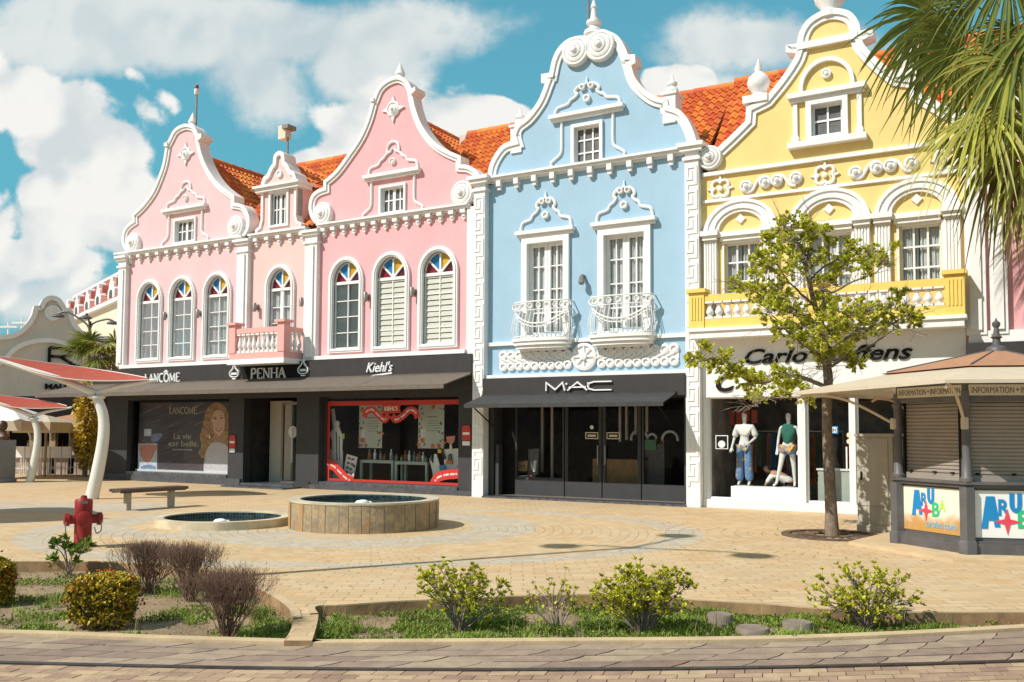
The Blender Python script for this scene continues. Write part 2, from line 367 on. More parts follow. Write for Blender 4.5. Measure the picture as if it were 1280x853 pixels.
# ------------------------------------------------------------------ parts shared by the row of gabled houses
def crop(ox, oy, s, w=0.): return lambda q: F(ox + q[0] / s, oy + q[1] / s, w)
def outline(cv, segs):
    out = []
    for kind, pts in segs:
        p = [cv(q) for q in pts]; p = cr(p, 7) if kind == 'c' else p
        for q in p:
            if not out or (Vector(q) - Vector(out[-1])).length > .015: out.append(tuple(q))
    return out
def coping(root, off, O, wid=.17, depth=.36, name='gable_coping'):
    m = MB(off); I1 = offset(O, wid * .5); I2 = offset(O, wid)
    m.strip(offset(O, -.03), I1, -depth, .10); m.strip(I1, I2, -.02, .055)
    return m.build(name, 'white_trim', root, smooth='auto')
def gable_wall(root, off, O, hs, material, depth=.33):
    m = MB(off); O2 = offset(O, .06); m.holes(O2, hs, 0, .22); m.poly(O2, -depth, -depth + .02)
    n = len(O2); m.add([m.P(*p, 0) for p in O2] + [m.P(*p, -depth) for p in O2], [(i, (i + 1) % n, n + (i + 1) % n, n + i) for i in range(n)])
    return m.build('gable_wall', material, root)
def volute(root, off, u, v, r, name='volute'):
    m = MB(off); m.disc(u, v, 0, [(r, 0), (r, .13), (r * .93, .16), (r * .80, .16), (r * .76, .13), (r * .72, .17), (r * .58, .19), (r * .50, .19), (r * .47, .16), (r * .43, .21), (r * .30, .23), (r * .25, .20), (r * .2, .25), (r * .12, .29), (.005, .30)], 28)
    return m.build(name, 'white_trim', root, smooth='auto')
def finial(root, off, u, v, prof, w=-.17, name='finial', n=14):
    m = MB(off); m.lathe(m.P(u, v, w), prof, n); return m.build(name, 'white_trim', root, smooth='auto')
def cornice(root, off, u0, u1, v, n, style='corbel', h=.34):
    m = MB(off); m.box(u0, u1, v, v + .07, -.02, .17); m.box(u0, u1, v + .07, v + .13, -.02, .23); m.box(u0, u1, v - .05, v, -.02, .07)
    c = m.build('cornice', 'white_trim', root)
    b = MB(0.)
    if style == 'corbel':
        b.poly([(-.10, 0), (-.10, -.10), (-.055, -.14), (-.08, -.20), (-.05, -.27), (0, -.31), (.05, -.27), (.08, -.20), (.055, -.14), (.10, -.10), (.10, 0)], 0, .07)
        b.box(-.085, .085, -.12, 0, .07, .15); b.box(-.05, .05, -.22, -.12, .07, .10)
    else:
        b.box(-.07, .07, -.17, 0, 0, .16); b.box(-.055, .055, -.27, -.17, 0, .11)
    p = b.build('corbel', 'white_trim', c)
    for i in range(n):
        q = p if i == 0 else p.copy()
        if i: COL.objects.link(q); q.parent = c
        q.location = (u0 + (u1 - u0) * (i + .5) / n - off, 0, v - .0)
    return c
def pilaster(root, off, u0, u1, v0, v1, w=.17, cap=True):
    m = MB(off); m.box(u0, u1, v0, v1, -.02, w); e = (u1 - u0) * .22; m.box(u0 + e, u1 - e, v0 + .1, v1 - .5, w, w + .05)
    if cap: m.box(u0 - .05, u1 + .05, v1 - .42, v1 - .34, -.02, w + .05); m.box(u0 - .06, u1 + .06, v1 - .16, v1 - .08, -.02, w + .07); m.box(u0 - .11, u1 + .11, v1 - .08, v1, -.02, w + .13)
    return m.build('pilaster', 'white_trim', root)
def greek_pillar(root, off, u0, u1, v1, w=.24):
    m = MB(off); m.box(u0, u1, -.05, v1, -.1, w); c = (u1 - u0)
    m.box(u0 - .10, u1 + .10, v1, v1 + .10, -.4, w + .10); m.box(u0 - .16, u1 + .16, v1 + .10, v1 + .20, -.4, w + .16); m.box(u0 - .05, u1 + .05, v1 - .22, v1 - .14, -.1, w + .05)
    p = m.build('pillar', 'white_trim', root)
    k = MB(off); h = .607; n = int((v1 - .3) / h); t = .062; e = w + .022; a = u0 + .035; b = u1 - .03
    for i in range(n):
        z = v1 - .36 - (i + 1) * h
        k.box(a, b, z + h - t, z + h, w, e); k.box(b - t, b, z + .17, z + h - t, w, e); k.box(a, b, z + .12, z + .168, w, e - .003)
        k.box(a, a + t, z, z + .12, w, e); k.box(a, a + t, z + .25, z + h - t, w, e); k.box((a + b) / 2 - t / 2, (a + b) / 2 + t / 2, z + .25, z + h - .13, w, e); k.box(a + t, (a + b) / 2 - t / 2, z + .25, z + .25 + t, w, e)
    k.build('fret_pattern', 'white_trim', p)
    return p
def arched_window(root, off, u0, u1, v0, vs, vt, fill='curtain', door=False, cw=.145, mull=.03):
    O = arch(u0, u1, v0, vs, vt); hu0, hu1, hv0, hvt = u0 + cw, u1 - cw, v0 + cw * .9, vt - cw
    I = arch(hu0, hu1, hv0, vs, hvt)
    m = MB(off); m.strip(O, I, -.02, .09, closed=True); m.strip(arch(u0 + .05, u1 - .05, v0 + .05, vs, vt - .05), arch(hu0 - .04, hu1 + .04, hv0 - .03, vs, hvt + .04), .085, .12, closed=True)
    win = m.build('window', 'white_paint', root, smooth='auto')
    s = MB(off); J = arch(hu0 + .035, hu1 - .035, hv0 + .04, vs, hvt - .035); s.strip(I, J, -.16, -.06, closed=True)
    s.box(hu0, hu1, vs - .10, vs - .01, -.11, -.04)
    c = (hu0 + hu1) / 2; rx, ry = (hu1 - hu0) / 2, hvt - vs
    for a in (40, 90, 140):
        e = (c + rx * math.cos(R_(a)), vs + ry * math.sin(R_(a))); stroke(s, [(c, vs - .02), e], .055, -.12, -.06)
    mw = .13 if door else mull; s.box(c - mw / 2, c + mw / 2, hv0, vs - .12, -.14, -.06)
    rows = 4
    for i in range(1, rows):
        z = hv0 + (vs - .12 - hv0) * i / rows; s.box(hu0, hu1, z - .014, z + .014, -.13, -.07)
    s.build('sash', 'white_paint', win, smooth='auto')
    g = MB(off); g.flat(rect(hu0, hu1, hv0, vs - .05), -.11); g.build('glass_pane', 'window_glass', win)
    for (a0, a1), mt in zip(((0, 40), (40, 90), (90, 140), (140, 180)), ('stain_purple', 'stain_yellow', 'stain_blue', 'stain_red')):
        q = MB(off); q.flat([(c, vs - .01)] + [(c + rx * .99 * math.cos(R_(a0 + (a1 - a0) * i / 6)), vs + ry * .99 * math.sin(R_(a0 + (a1 - a0) * i / 6))) for i in range(7)], -.105); q.build('stained_pane', mt, win)
    drape(win, off, hu0, hu1, hv0, vs, fill)
    return win
def drape(win, off, u0, u1, v0, v1, fill, w=-.19):
    q = MB(off)
    if fill == 'frosted': q.flat(rect(u0, u1, v0, v1), -.16); q.build('frosted_film', 'frosted', win); return
    if fill == 'blind':
        n = 13
        for i in range(n):
            z0 = v0 + (v1 - v0) * i / n; h = (v1 - v0) / n; q.add([q.P(u0, z0 + .005, w + .12), q.P(u1, z0 + .005, w + .12), q.P(u1, z0 + h * ru(.9, 1.), w + .09), q.P(u0, z0 + h * .97, w + .09)], [(0, 1, 2, 3)])
        q.build('blind', 'blind', win, fix=False)
        r = MB(off); r.flat(rect(u0, u1, v0, v1), w - .1); r.build('blind_backing', 'slate_dark', win); return
    gaps = ((0, .44), (.47, 1.)) if fill == 'curtain' else ((.0, .45), (.52, 1.))
    for a, b in gaps:
        n = 30; vs = []
        for i in range(n + 1):
            u = u0 + (u1 - u0) * (a + (b - a) * i / n); d = .05 * math.sin(i * 1.9 + a * 7) + .02 * math.sin(i * .8)
            vs += [q.P(u, v0, w + d), q.P(u, v1, w + d * .6)]
        q.add(vs, [(2 * i, 2 * i + 2, 2 * i + 3, 2 * i + 1) for i in range(n)])
    q.build('curtain', 'curtain', win, smooth='full')
    r = MB(off); r.flat(rect(u0, u1, v0, v1), w - .35); r.build('dark_backing', 'slate_dark', win)
def grid_window(root, off, u0, u1, v0, v1, cols, rows, frame=.12, proud=.08, recess=.1, fill=None, leaves=1, name='window', glassm='slate_dark', mt=.04):
    m = MB(off); m.strip(rect(u0, u1, v0, v1), rect(u0 + frame, u1 - frame, v0 + frame * .8, v1 - frame), -recess - .05, proud, closed=True); win = m.build(name, 'white_paint', root)
    s = MB(off); a, b, c, d = u0 + frame, u1 - frame, v0 + frame * .8, v1 - frame; w0, w1 = -recess - .03, -recess + .03
    for k in range(leaves):
        x0 = a + (b - a) * k / leaves; x1 = a + (b - a) * (k + 1) / leaves
        s.strip(rect(x0 + .004, x1 - .004, c, d), rect(x0 + mt, x1 - mt, c + mt, d - mt), w0, w1 + .01, closed=True)
        for i in range(1, cols): x = x0 + (x1 - x0) * i / cols; s.box(x - mt * .4, x + mt * .4, c + mt, d - mt, w0, w1)
        for i in range(1, rows): z = c + (d - c) * i / rows; s.box(x0 + mt, x1 - mt, z - mt * .4, z + mt * .4, w0 + .005, w1 - .003)
    s.build('sash', 'white_paint', win)
    g = MB(off); g.flat(rect(a, b, c, d), -recess); g.build('glass_pane', 'window_glass' if fill else glassm, win)
    if fill: drape(win, off, a, b, c, d, fill, -recess - .09)
    return win
PED = [(-.98, 0), (-.97, .12), (-.90, .25), (-.74, .29), (-.58, .33), (-.50, .44), (-.38, .50), (-.28, .60), (-.20, .66)]
def ornate(root, off, uc, half, vl, vb, ph, style='loop', lint=.18, legs=True, name='window_surround', legx=.80):
    m = MB(off)
    m.box(uc - half, uc + half, vl, vl + .08, -.02, .12); m.box(uc - half - .04, uc + half + .04, vl + .08, vl + lint, -.02, .19)
    T = vl + lint; K = lambda q: (uc + q[0] * half * .93, T + q[1] * ph)
    def both(P, r=.044, w=.025):
        for s in (1, -1): m.ftube(cr([K((p[0] * s, p[1])) for p in P], 4), w, r)
    if style == 'loop':
        both(PED + [(-.24, .70), (-.22, .84), (-.14, .95), (0, 1.)]); both([(-.20, .66), (-.10, .70), (-.06, .78)])
        m.disc(*K((0, .36)), 0, [(.10, 0), (.10, .07), (.07, .09), (.06, .05), (.03, .05), (.02, .08), (.005, .08)], 14)
    elif style == 'twin':
        both(PED[:-1] + [(-.33, .62), (-.36, .70), (-.28, .80), (-.16, .86)])
        for s in (-1, 1): m.disc(*K((.13 * s, .78)), 0, [(.085, 0), (.085, .1), (.05, .11), (.045, .06), (.005, .06)], 14)
        m.disc(*K((0, .40)), 0, [(.10, 0), (.10, .09), (.06, .10), (.05, .05), (.005, .05)], 14)
        a = K((0, .84)); m.lathe(m.P(a[0], a[1], .04), [(.06, 0), (.065, .03), (.035, .06), (.03, .1), (.005, .24)], 8)
    elif style == 'arch':
        e = [(-.80, 0)] + [(-.80 * math.cos(math.pi * i / 16), .62 * math.sin(math.pi * i / 16) + .1) for i in range(17)] + [(.80, 0)]
        m.strip([K(q) for q in e], [K((q[0] * .86, q[1] * .88)) for q in e], -.01, .10)
        m.disc(*K((0, .36)), 0, [(.11, 0), (.11, .08), (.08, .09), (.06, .06), (.04, .11), (.005, .12)], 14)
    if legs:
        H = vl - vb
        for s in (1, -1):
            if style == 'arch':
                m.box(uc + s * half * legx - .05, uc + s * half * legx + .05, vb, vl, 0, .07)
                m.disc(uc + s * half * legx, vb + .08, 0, [(.09, 0), (.09, .1), (.04, .11)], 10)
            else:
                P = [(legx, 0), (legx, -.25), (legx, -.62), (legx + .04, -.76), (legx + .2, -.86), (legx + .3, -.93), (legx + .3, -1.)]
                m.ftube(cr([(uc + s * half * p[0], vl + p[1] * H) for p in P], 4), .025, .042)
    return m.build(name, 'white_trim', root, smooth='auto')
def tile_roof(name, root, off, p0, e, L, s, tw=.19, rh=.31):
    """S-tiles: p0 eave corner in local x,y,z; e unit vector along the eave; s vector from eave to ridge"""
    m = MB(); e = Vector(e).normalized(); S = Vector(s); sl = S.length; sd = S / sl; n = e.cross(sd).normalized()
    if n.z < 0: n = -n
    nx = max(1, int(L / tw)); nr = max(1, int(sl / rh)); tw = L / nx; rh = sl / nr; SUB = 6; p0 = Vector(p0)
    prof = [.0, .022, .058, .078, .058, .022]
    for r in range(nr):
        jit = [ru(0, 1) for _ in range(nx + 1)]
        for t0, t1, h0, h1 in ((r * rh, (r + 1) * rh + .03, .045, .0),):
            base = len(m.v)
            for i in range(nx * SUB + 1):
                h = prof[i % SUB]; dj = (jit[min(i // SUB, nx)] - .5) * .02
                q = p0 + e * (i * tw / SUB)
                m.v.append(tuple(q + sd * (t0 + dj) + n * (h + h0))); m.v.append(tuple(q + sd * t1 + n * (h + h1))); m.v.append(tuple(q + sd * (t0 + dj) + n * (h + h0 - .05)))
            for i in range(nx * SUB):
                a = base + 3 * i; m.f += [(a, a + 3, a + 4, a + 1), (a + 2, a + 5, a + 3, a)]; m.mi += [0, 0]; tv = jit[i // SUB]; m.t += [tv, tv * .6]
    under = [p0 - n * .06, p0 + e * L - n * .06, p0 + e * L + S - n * .06, p0 + S - n * .06]; m.add(under, [(0, 1, 2, 3)])
    return m.build(name, 'tile', root, smooth='auto', fix=False)
def ridge_cap(root, a, b, r=.12):
    m = MB(); a, b = Vector(a), Vector(b); L = (b - a).length; n = max(1, int(L / .4)); d = (b - a) / n
    for i in range(n): m.tube([a + d * i, a + d * (i + 1.08)], [r * 1.06, r * .92], 10, tint=rnd())
    return m.build('ridge_tiles', 'tile', root, smooth='auto')
def cross_roof(root, off, uc, half, ve, vr, w0, w1):
    r = []
    for s in (-1, 1):
        m = tile_roof('roof', root, off, (uc + s * half - off, -w0, ve), (0, 1, 0), w0 - w1, (-s * half, 0, vr - ve)); r.append(m)
    ridge_cap(r[1], (uc - off, -w0, vr + .04), (uc - off, -w1, vr + .04)); return r
def main_roof(root, off, u0, u1, ve, vr, wr, w0=0.):
    m = tile_roof('roof', root, off, (u0 - off, -w0, ve), (1, 0, 0), u1 - u0, (0, w0 - wr, vr - ve))
    b = tile_roof('rear_roof', root, off, (u0 - off, -2 * wr + w0, ve), (1, 0, 0), u1 - u0, (0, wr - w0, vr - ve))
    ridge_cap(m, (u0 - off, -wr, vr + .04), (u1 - off, -wr, vr + .04)); return m
def baluster_proto(parent, h, r=.085, m='white_trim'):
    b = MB(); b.bx(-r, r, -r, r, 0, .06 * h / .5); b.lathe((0, 0, 0), [(r * .6, .06 * h / .5), (r * .55, .14 * h), (r * .75, .17 * h), (r * .55, .2 * h), (r * .95, .32 * h), (r * 1.0, .42 * h), (r * .8, .54 * h), (r * .5, .68 * h), (r * .42, .8 * h), (r * .7, .84 * h), (r * .5, .88 * h), (r * .8, .9 * h)], 10)
    b.bx(-r, r, -r, r, .9 * h, h); return b.build('baluster', m, parent, smooth='auto')
def side_walls(root, off, u0, u1, v0, v1, material, back=-6.5):
    m = MB(off)
    for u in (u0, u1 - .1): m.box(u, u + .1, v0, v1, back, -.34)
    m.box(u0, u1, v0, v1, back - .1, back); m.box(u0 + .1, u1 - .1, v0, v0 + .1, back, -.34)
    return m.build('side_wall', material, root)
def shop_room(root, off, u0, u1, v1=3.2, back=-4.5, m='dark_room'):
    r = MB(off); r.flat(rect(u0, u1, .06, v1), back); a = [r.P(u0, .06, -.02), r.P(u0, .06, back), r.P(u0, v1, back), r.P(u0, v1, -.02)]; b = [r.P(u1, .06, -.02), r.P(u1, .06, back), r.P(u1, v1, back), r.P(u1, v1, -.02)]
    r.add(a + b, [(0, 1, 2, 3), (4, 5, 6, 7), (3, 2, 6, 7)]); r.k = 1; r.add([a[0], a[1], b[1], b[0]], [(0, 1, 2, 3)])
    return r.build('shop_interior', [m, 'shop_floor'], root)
def wall_lamp(root, off, u, v):
    m = MB(off); m.box(u - .05, u + .05, v - .09, v + .09, 0, .05); m.box(u - .03, u + .03, v - .03, v + .03, .05, .13); m.lathe(m.P(u, v - .02, .17), [(.035, -.14), (.065, -.13), (.065, .13), (.05, .15)], 10); return m.build('wall_lamp', 'lamp_metal', root, smooth='auto')
def fwd_awning(root, off, u0, u1, vt, vb, w0, w1, material, lip=.09, seams=0):
    m = MB(off); m.hexa([m.P(u0, vb, w1), m.P(u1, vb, w1), m.P(u1, vt, w0), m.P(u0, vt, w0), m.P(u0, vb + .03, w1), m.P(u1, vb + .03, w1), m.P(u1, vt + .03, w0), m.P(u0, vt + .03, w0)])
    m.box(u0, u1, vb - lip, vb + .035, w1, w1 + .03); m.box(u0, u1, vt - .02, vt + .06, w0 - .02, w0 + .05)
    for i in range(1, seams): u = u0 + (u1 - u0) * i / seams; m.hexa([m.P(u - .02, vb + .03, w1), m.P(u + .02, vb + .03, w1), m.P(u + .02, vt + .03, w0), m.P(u - .02, vt + .03, w0), m.P(u - .02, vb + .036, w1), m.P(u + .02, vb + .036, w1), m.P(u + .02, vt + .036, w0), m.P(u - .02, vt + .036, w0)])
    return m.build('awning', material, root)
def letters(parent, off, fn, pxl, pxr, yb, hpx, w, m='white_paint', name='lettering', **k):
    ul, v = F(pxl, yb, w); ur, _ = F(pxr, yb, w); _, vt = F(pxl, yb - hpx, w)
    b = MB(off); fn(b, ul, v, vt - v, ur - ul, w, **k); return b.build(name, m, parent)
ROW = 'gabled houses in a painted row'
VC = 8.12                                                            # cornice height shared by the pink houses
VS0, VS1, VS2 = 4.2, 6.42, 7.16

def pink_gable(root, off, cv, segs, wallm, wx, lint, ped, vols, fin, ros, cap_l, cap_r):
    O = outline(cv, segs)
    (u0, _), (u1, _) = cv(wx[0]), cv(wx[1]); v1 = cv(wx[2])[1]; v0 = max(cv(wx[3])[1], VC + .19)
    gable_wall(root, off, O, [rect(u0 + .06, u1 - .06, v0 + .03, v1 - .06)], wallm); coping(root, off, O)
    grid_window(root, off, u0, u1, v0, v1, 2, 2, frame=.07, proud=.07, leaves=2, mt=.05, name='attic_window')
    uc = (u0 + u1) / 2; half = (cv(lint[1])[0] - cv(lint[0])[0]) / 2; vl = (cv(lint[0])[1] + cv(lint[1])[1]) / 2; top = cv(ped)[1]
    ornate(root, off, uc, half, vl - .05, v0 + .02, top - vl - .2)
    for c, r in vols: u, v = cv(c); volute(root, off, u, v, r)
    (fu, fv), fh = cv(fin[0]), cv(fin[1])[1]; h = fh - fv; finial(root, off, fu, fv, [(.16, -.25), (.2, 0), (.14, .06), (.12, .1), (.16, .16), (.15, .2), (.02, h), (.004, h + .02)])
    m = MB(off); ru_, rv = cv(ros); m.disc(ru_, rv, 0, [(.24, 0), (.24, .06), (.19, .09), (.16, .05), (.12, .05), (.12, .1), (.05, .12), (.04, .16), (.005, .17)], 20)
    for k in range(4):
        a = k * math.pi / 2; c_, s_ = math.cos(a), math.sin(a); m.poly([(ru_ + .22 * c_ - .07 * s_, rv + .22 * s_ + .07 * c_), (ru_ + .42 * c_, rv + .42 * s_), (ru_ + .22 * c_ + .07 * s_, rv + .22 * s_ - .07 * c_)], 0, .06)
    m.build('rosette', 'white_trim', root, smooth='auto')
    for P in (cap_l, cap_r): m = MB(off); m.poly([cv(q) for q in P], -.38, .15); m.build('shoulder_block', 'white_trim', root)
    return O

# ================================================================== rose house on the left (perfume shop below)
U0 = -12.4; o = U0; H1 = thing('gabled_house', 'pale rose gabled house at the left end of the painted row', 'house', W(U0, 0), ANG, ROW)
cA = crop(140, 110, 4.0615)
m = MB(o); wins = [(-14.62, -13.27), (-12.94, -11.6), (-11.22, -9.87)]
m.holes(rect(-15.54, -9.26, 3.3, VC + .05), [arch(a + .08, b - .08, VS0 + .08, VS1, VS2 - .08) for a, b in wins], 0, .3); m.build('wall', 'rose_wall', H1)
side_walls(H1, o, -15.54, -9.28, 3.3, 8.2, 'rose_wall')
for a, b in wins: arched_window(H1, o, a, b, VS0, VS1, VS2)
OG1 = pink_gable(H1, o, cA, [('c', [(92, 842), (68, 802), (63, 765), (72, 725), (92, 697), (118, 678)]), ('l', [(116, 645)]), ('c', [(116, 645), (165, 598), (215, 530), (250, 450), (272, 380), (285, 300)]),
    ('l', [(291, 284)]), ('c', [(291, 284), (303, 262), (322, 225), (352, 200), (390, 190), (425, 203), (443, 235)]), ('l', [(448, 272)]), ('c', [(448, 272), (460, 330), (485, 395), (520, 455), (565, 505), (628, 552)]),
    ('l', [(628, 590)]), ('c', [(628, 590), (665, 598), (690, 622), (704, 660), (704, 700), (690, 740), (668, 762)])], 'rose_wall',
    ((318, 740), (430, 720), (375, 662), (375, 806)), ((268, 640), (478, 612)), (375, 467), [((118, 790), .36), ((640, 708), .37)], ((390, 192), (390, 122)), (378, 337),
    [(280, 302), (280, 286), (296, 280), (296, 302)], [(441, 240), (470, 238), (470, 258), (448, 276)])
cornice(H1, o, -15.75, -9.3, VC, 13)
pilaster(H1, o, -15.52, -15.12, 4.1, VC - .02); pilaster(H1, o, -9.52, -9.02, 4.0, VC - .02)
for p in ((207.5, 395), (249, 392)): wall_lamp(H1, o, *F(*p, .1))
cross_roof(H1, o, -12.3, 3.0, 8.3, 11.5, -.33, -6.2)
m = MB(o); u, v = F(242, 158, -.2); m.tube([m.P(u + .12, v - .3, -.2), m.P(u + .12, v + 1.2, -.2)], .035, 8); m.k = 1; m.lathe(m.P(u + .12, v + 1.2, -.2), [(.06, -.1), (.09, -.05), (.09, .1), (.05, .12)], 10); m.k = 2; m.lathe(m.P(u + .12, v + 1.32, -.2), [(.06, 0), (.07, .05), (.05, .14), (.01, .16)], 10)
mat('beacon_red', (.35, .02, .03), .3, .05); m.build('beacon_mast', ['lamp_metal', 'white_paint', 'beacon_red'], H1, smooth='auto')
# shop
m = MB(o); m.holes(rect(-16.15, -9.26, -.1, 3.42), [rect(-14.98, -9.9, .27, 2.86)], .02, .42); m.box(-16.15, -16.05, -.1, 3.42, -1.5, -.4); m.build('shop_wall', 'charcoal_wall', H1)
m = MB(o); m.box(-16.2, -9.27, -.2, .22, .02, .09); m.build('plinth', 'plinth_tile', H1)
m = MB(o); m.strip(rect(-15.02, -9.86, .24, 2.90), rect(-14.92, -9.96, .33, 2.80), -.30, -.18, closed=True); sw = m.build('shop_window', 'black', H1)
m = MB(o); m.flat(rect(-14.93, -9.95, .32, 2.81), -.24); m.build('glass_pane', 'shop_glass', sw); m = MB(o); m.box(-14.95, -9.93, .22, .33, -.3, .05); m.build('window_sill', 'granite', sw)
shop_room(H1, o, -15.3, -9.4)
m = MB(o); m.box(-16.6, -9.27, 3.39, 3.97, -.02, .30); fa = m.build('fascia', 'charcoal', H1)
letters(fa, o, lambda b, u, v, h, wd_, w: serif(b, 'LANCOME', u, v, h, wd_, w - .04, w + .02, .15, .085), 181, 225, 478.2, 10.2, .33)
letters(fa, o, lambda b, u, v, h, wd_, w: stroke(b, [(u, v), (u + wd_ / 2, v + h), (u + wd_, v)], .05, w - .04, w + .02), 205.3, 209.6, 466, 2.4, .33, name='circumflex')
m = MB(o); m.box(-15.3, -9.27, 4.0, 4.12, -.02, .2); m.build('ledge', 'white_trim', H1)
fwd_awning(H1, o, -17.9, -9.262, 3.39, 3.03, .3, 1.65, 'awning_grey', seams=3)

# ================================================================== peach middle house with balcony
U0 = -7.8; o = U0; H2 = thing('gabled_house', 'narrow peach middle house with a pink balcony and a small roof dormer', 'house', W(U0, 0), ANG, ROW)
m = MB(o); m.holes(rect(-9.26, -6.29, 3.3, VC + .05), [arch(-8.33 + .08, -7.05 - .08, VS0 + .0, VS1, VS2 - .08)], 0, .3); m.build('wall', 'peach_wall', H2)
side_walls(H2, o, -9.24, -6.31, 3.3, 8.2, 'peach_wall')
arched_window(H2, o, -8.33, -7.05, VS0 - .08, VS1, VS2, 'half', door=True)
cornice(H2, o, -9.0, -6.5, VC, 5); pilaster(H2, o, -6.54, -6.04, 4.0, VC - .02)
for p in ((320, 384), (378.5, 377.5)): wall_lamp(H2, o, *F(*p, .1))
main_roof(H2, o, -10.2, -5.2, 8.32, 11.42, -3., -.2)
# dormer
cD = crop(300, 140, 3.16 * 1.5)
cD = crop(300, 140, 853 / 180)
dw = MB(o); DO = [(95, 740), (100, 715), (130, 690), (138, 660), (138, 500)]
ul, ur = cD((130, 600))[0], cD((338, 600))[0]; uc = (ul + ur) / 2; hw = (ur - ul) / 2; vb = VC + .17; vl = 9.72
u, v = cD((250, 455)); vl = v - .05; vt = cD((253, 240))[1]
D = [(-1.3, 0), (-1.3, .12), (-1.08, .22), (-1.0, .42), (-1.0, vl - vb)]
body = [(uc + hw * a, vb + b) for a, b in D] + [(uc - hw * a, vb + b) for a, b in reversed(D)]
TP = [(-.98, 0), (-.98, .1), (-.86, .30), (-.66, .38), (-.55, .5), (-.42, .62), (-.32, .68), (-.3, .76), (-.26, .92), (-.12, 1.), (0, 1.02)]
top = cr([(uc + hw * a, vl + .16 + b * (vt - vl - .16)) for a, b in TP], 4); top = top + [(2 * uc - p[0], p[1]) for p in reversed(top[:-1])]
gw = (uc - hw * .56, uc + hw * .56, vb + .12, vl)
dw.holes(body, [rect(gw[0] + .08, gw[1] - .08, gw[2] + .05, gw[3] - .05)], 0, .2); dw.poly(top, -.45, 0)
dw.box(uc - hw, uc - hw + .08, vb, vl + .1, -2.2, -.01); dw.box(uc + hw - .08, uc + hw, vb, vl + .1, -2.2, -.01)
dm = dw.build('dormer', 'peach_wall', H2)
m = MB(o); m.box(uc - hw * 1.22, uc + hw * 1.22, vl, vl + .12, -.5, .16); m.box(uc - hw * 1.3, uc + hw * 1.3, vl + .12, vl + .2, -.55, .24); m.build('dormer_cornice', 'white_trim', dm)
m = MB(o); m.strip(offset(top, -.02), offset(top, .12), -.47, .08); m.strip(body[:5], offset(body[:5], .09), -.25, .06); m.strip(body[5:], offset(body[5:], .09), -.25, .06); m.disc(uc, vl + .55, 0, [(.12, 0), (.12, .07), (.08, .08), (.07, .04), (.01, .04)], 14); m.build('dormer_coping', 'white_trim', dm, smooth='auto')
tile_roof('dormer_roof', dm, o, (uc - hw - .1 - o, .5, vl + .1), (0, 1, 0), 1.9, (hw + .1, 0, .9)); tile_roof('dormer_roof', dm, o, (uc + hw + .1 - o, .5, vl + .1), (0, 1, 0), 1.9, (-hw - .1, 0, .9))
grid_window(dm, o, gw[0], gw[1], gw[2], gw[3], 2, 2, frame=.08, proud=.06, leaves=2, mt=.05, name='attic_window')
m = MB(o); m.tube([m.P(uc + .12, vt - .1, -.2), m.P(uc + .12, vt + .55, -.2)], .035, 8); a = uc - .08; m.k = 1; m.box(a - .12, a + .2, vt + .5, vt + .95, -.35, -.08); m.k = 0; m.box(a + .1, a + .36, vt + .8, vt + .93, -.42, -.02)
m.build('floodlight', ['lamp_metal', 'cream_wall'], H2)
# balcony
mat('balcony_pink', (.76, .38, .34), .8, .04, 3, .08, 40, dirt=.2, dirtcol=(.5, .25, .22))
m = MB(o); bu0, bu1, bw, bz = -8.93, -6.56, 1.0, 3.88
m.box(bu0 - .03, bu1 + .03, bz, bz + .09, 0, bw + .03); m.box(bu0 - .0, bu1 + .0, bz + .09, bz + .16, 0, bw); m.k = 1; e = .02
m.box(bu0 + e, bu1 - e, bz + .16, bz + .36, 0, bw - e)
rt = 5.02; m.box(bu0 + .15, bu1 - .15, rt - .16, rt, bw - .22, bw - .04); m.box(bu1 - .2, bu1 - .04, rt - .16, rt, 0, bw - .2); m.box(bu0 + .04, bu0 + .2, rt - .16, rt, 0, bw - .2)
for a in (bu0, bu1 - .28):
    m.box(a, a + .28, bz + .36, rt + .12, bw - .28, bw); m.box(a - .07, a + .35, rt + .12, rt + .20, bw - .35, bw + .07)
bal = m.build('balcony', ['white_trim', 'balcony_pink'], H2)
bp = baluster_proto(bal, rt - .16 - bz - .36, .075); spots = [(bu0 + .28 + (bu1 - bu0 - .56) * (i + .5) / 9, bw - .13) for i in range(9)] + [(bu1 - .12, .1 + .6 * (i + .5) / 3) for i in range(3)] + [(bu0 + .12, .1 + .6 * (i + .5) / 3) for i in range(3)]
for i, (a, b) in enumerate(spots):
    q = bp if i == 0 else bp.copy()
    if i: COL.objects.link(q); q.parent = bal
    q.location = (a - o, -b, bz + .36)
# entrance
m = MB(o); m.holes(rect(-9.26, -6.29, -.1, 3.42), [rect(-9.2, -6.9, 0., 2.86)], .02, .3); m.box(-6.9, -6.3, -.2, .2, .02, .09); m.build('shop_wall', 'charcoal_wall', H2)
m = MB(o); m.box(-9.2, -6.9, .0, .10, -1.3, .12); m.box(-9.26, -6.6, -.15, .05, 0, .9); m.build('door_step', 'granite', H2)
m = MB(o); m.box(-9.18, -8.2, .1, 2.8, -1.25, -1.15); m.build('side_panel', 'cream_wall', H2)
d = MB(o); d.strip(rect(-8.35, -6.95, .1, 2.75), rect(-8.27, -7.03, .16, 2.66), -.9, -.82, closed=True); d.box(-7.68, -7.62, .1, 2.7, -.9, -.82); dr = d.build('door', 'lamp_metal', H2)
d = MB(o); d.flat(rect(-8.3, -7.0, .12, 2.7), -.86); d.build('glass_pane', 'shop_glass', dr)
for a in (-7.8, -7.5):
    d = MB(o); d.tube([d.P(a, .75, -.76), d.P(a, 1.9, -.76)], .025, 8); d.build('handle', 'white_paint', dr, smooth='auto')
shop_room(H2, o, -9.35, -6.1)
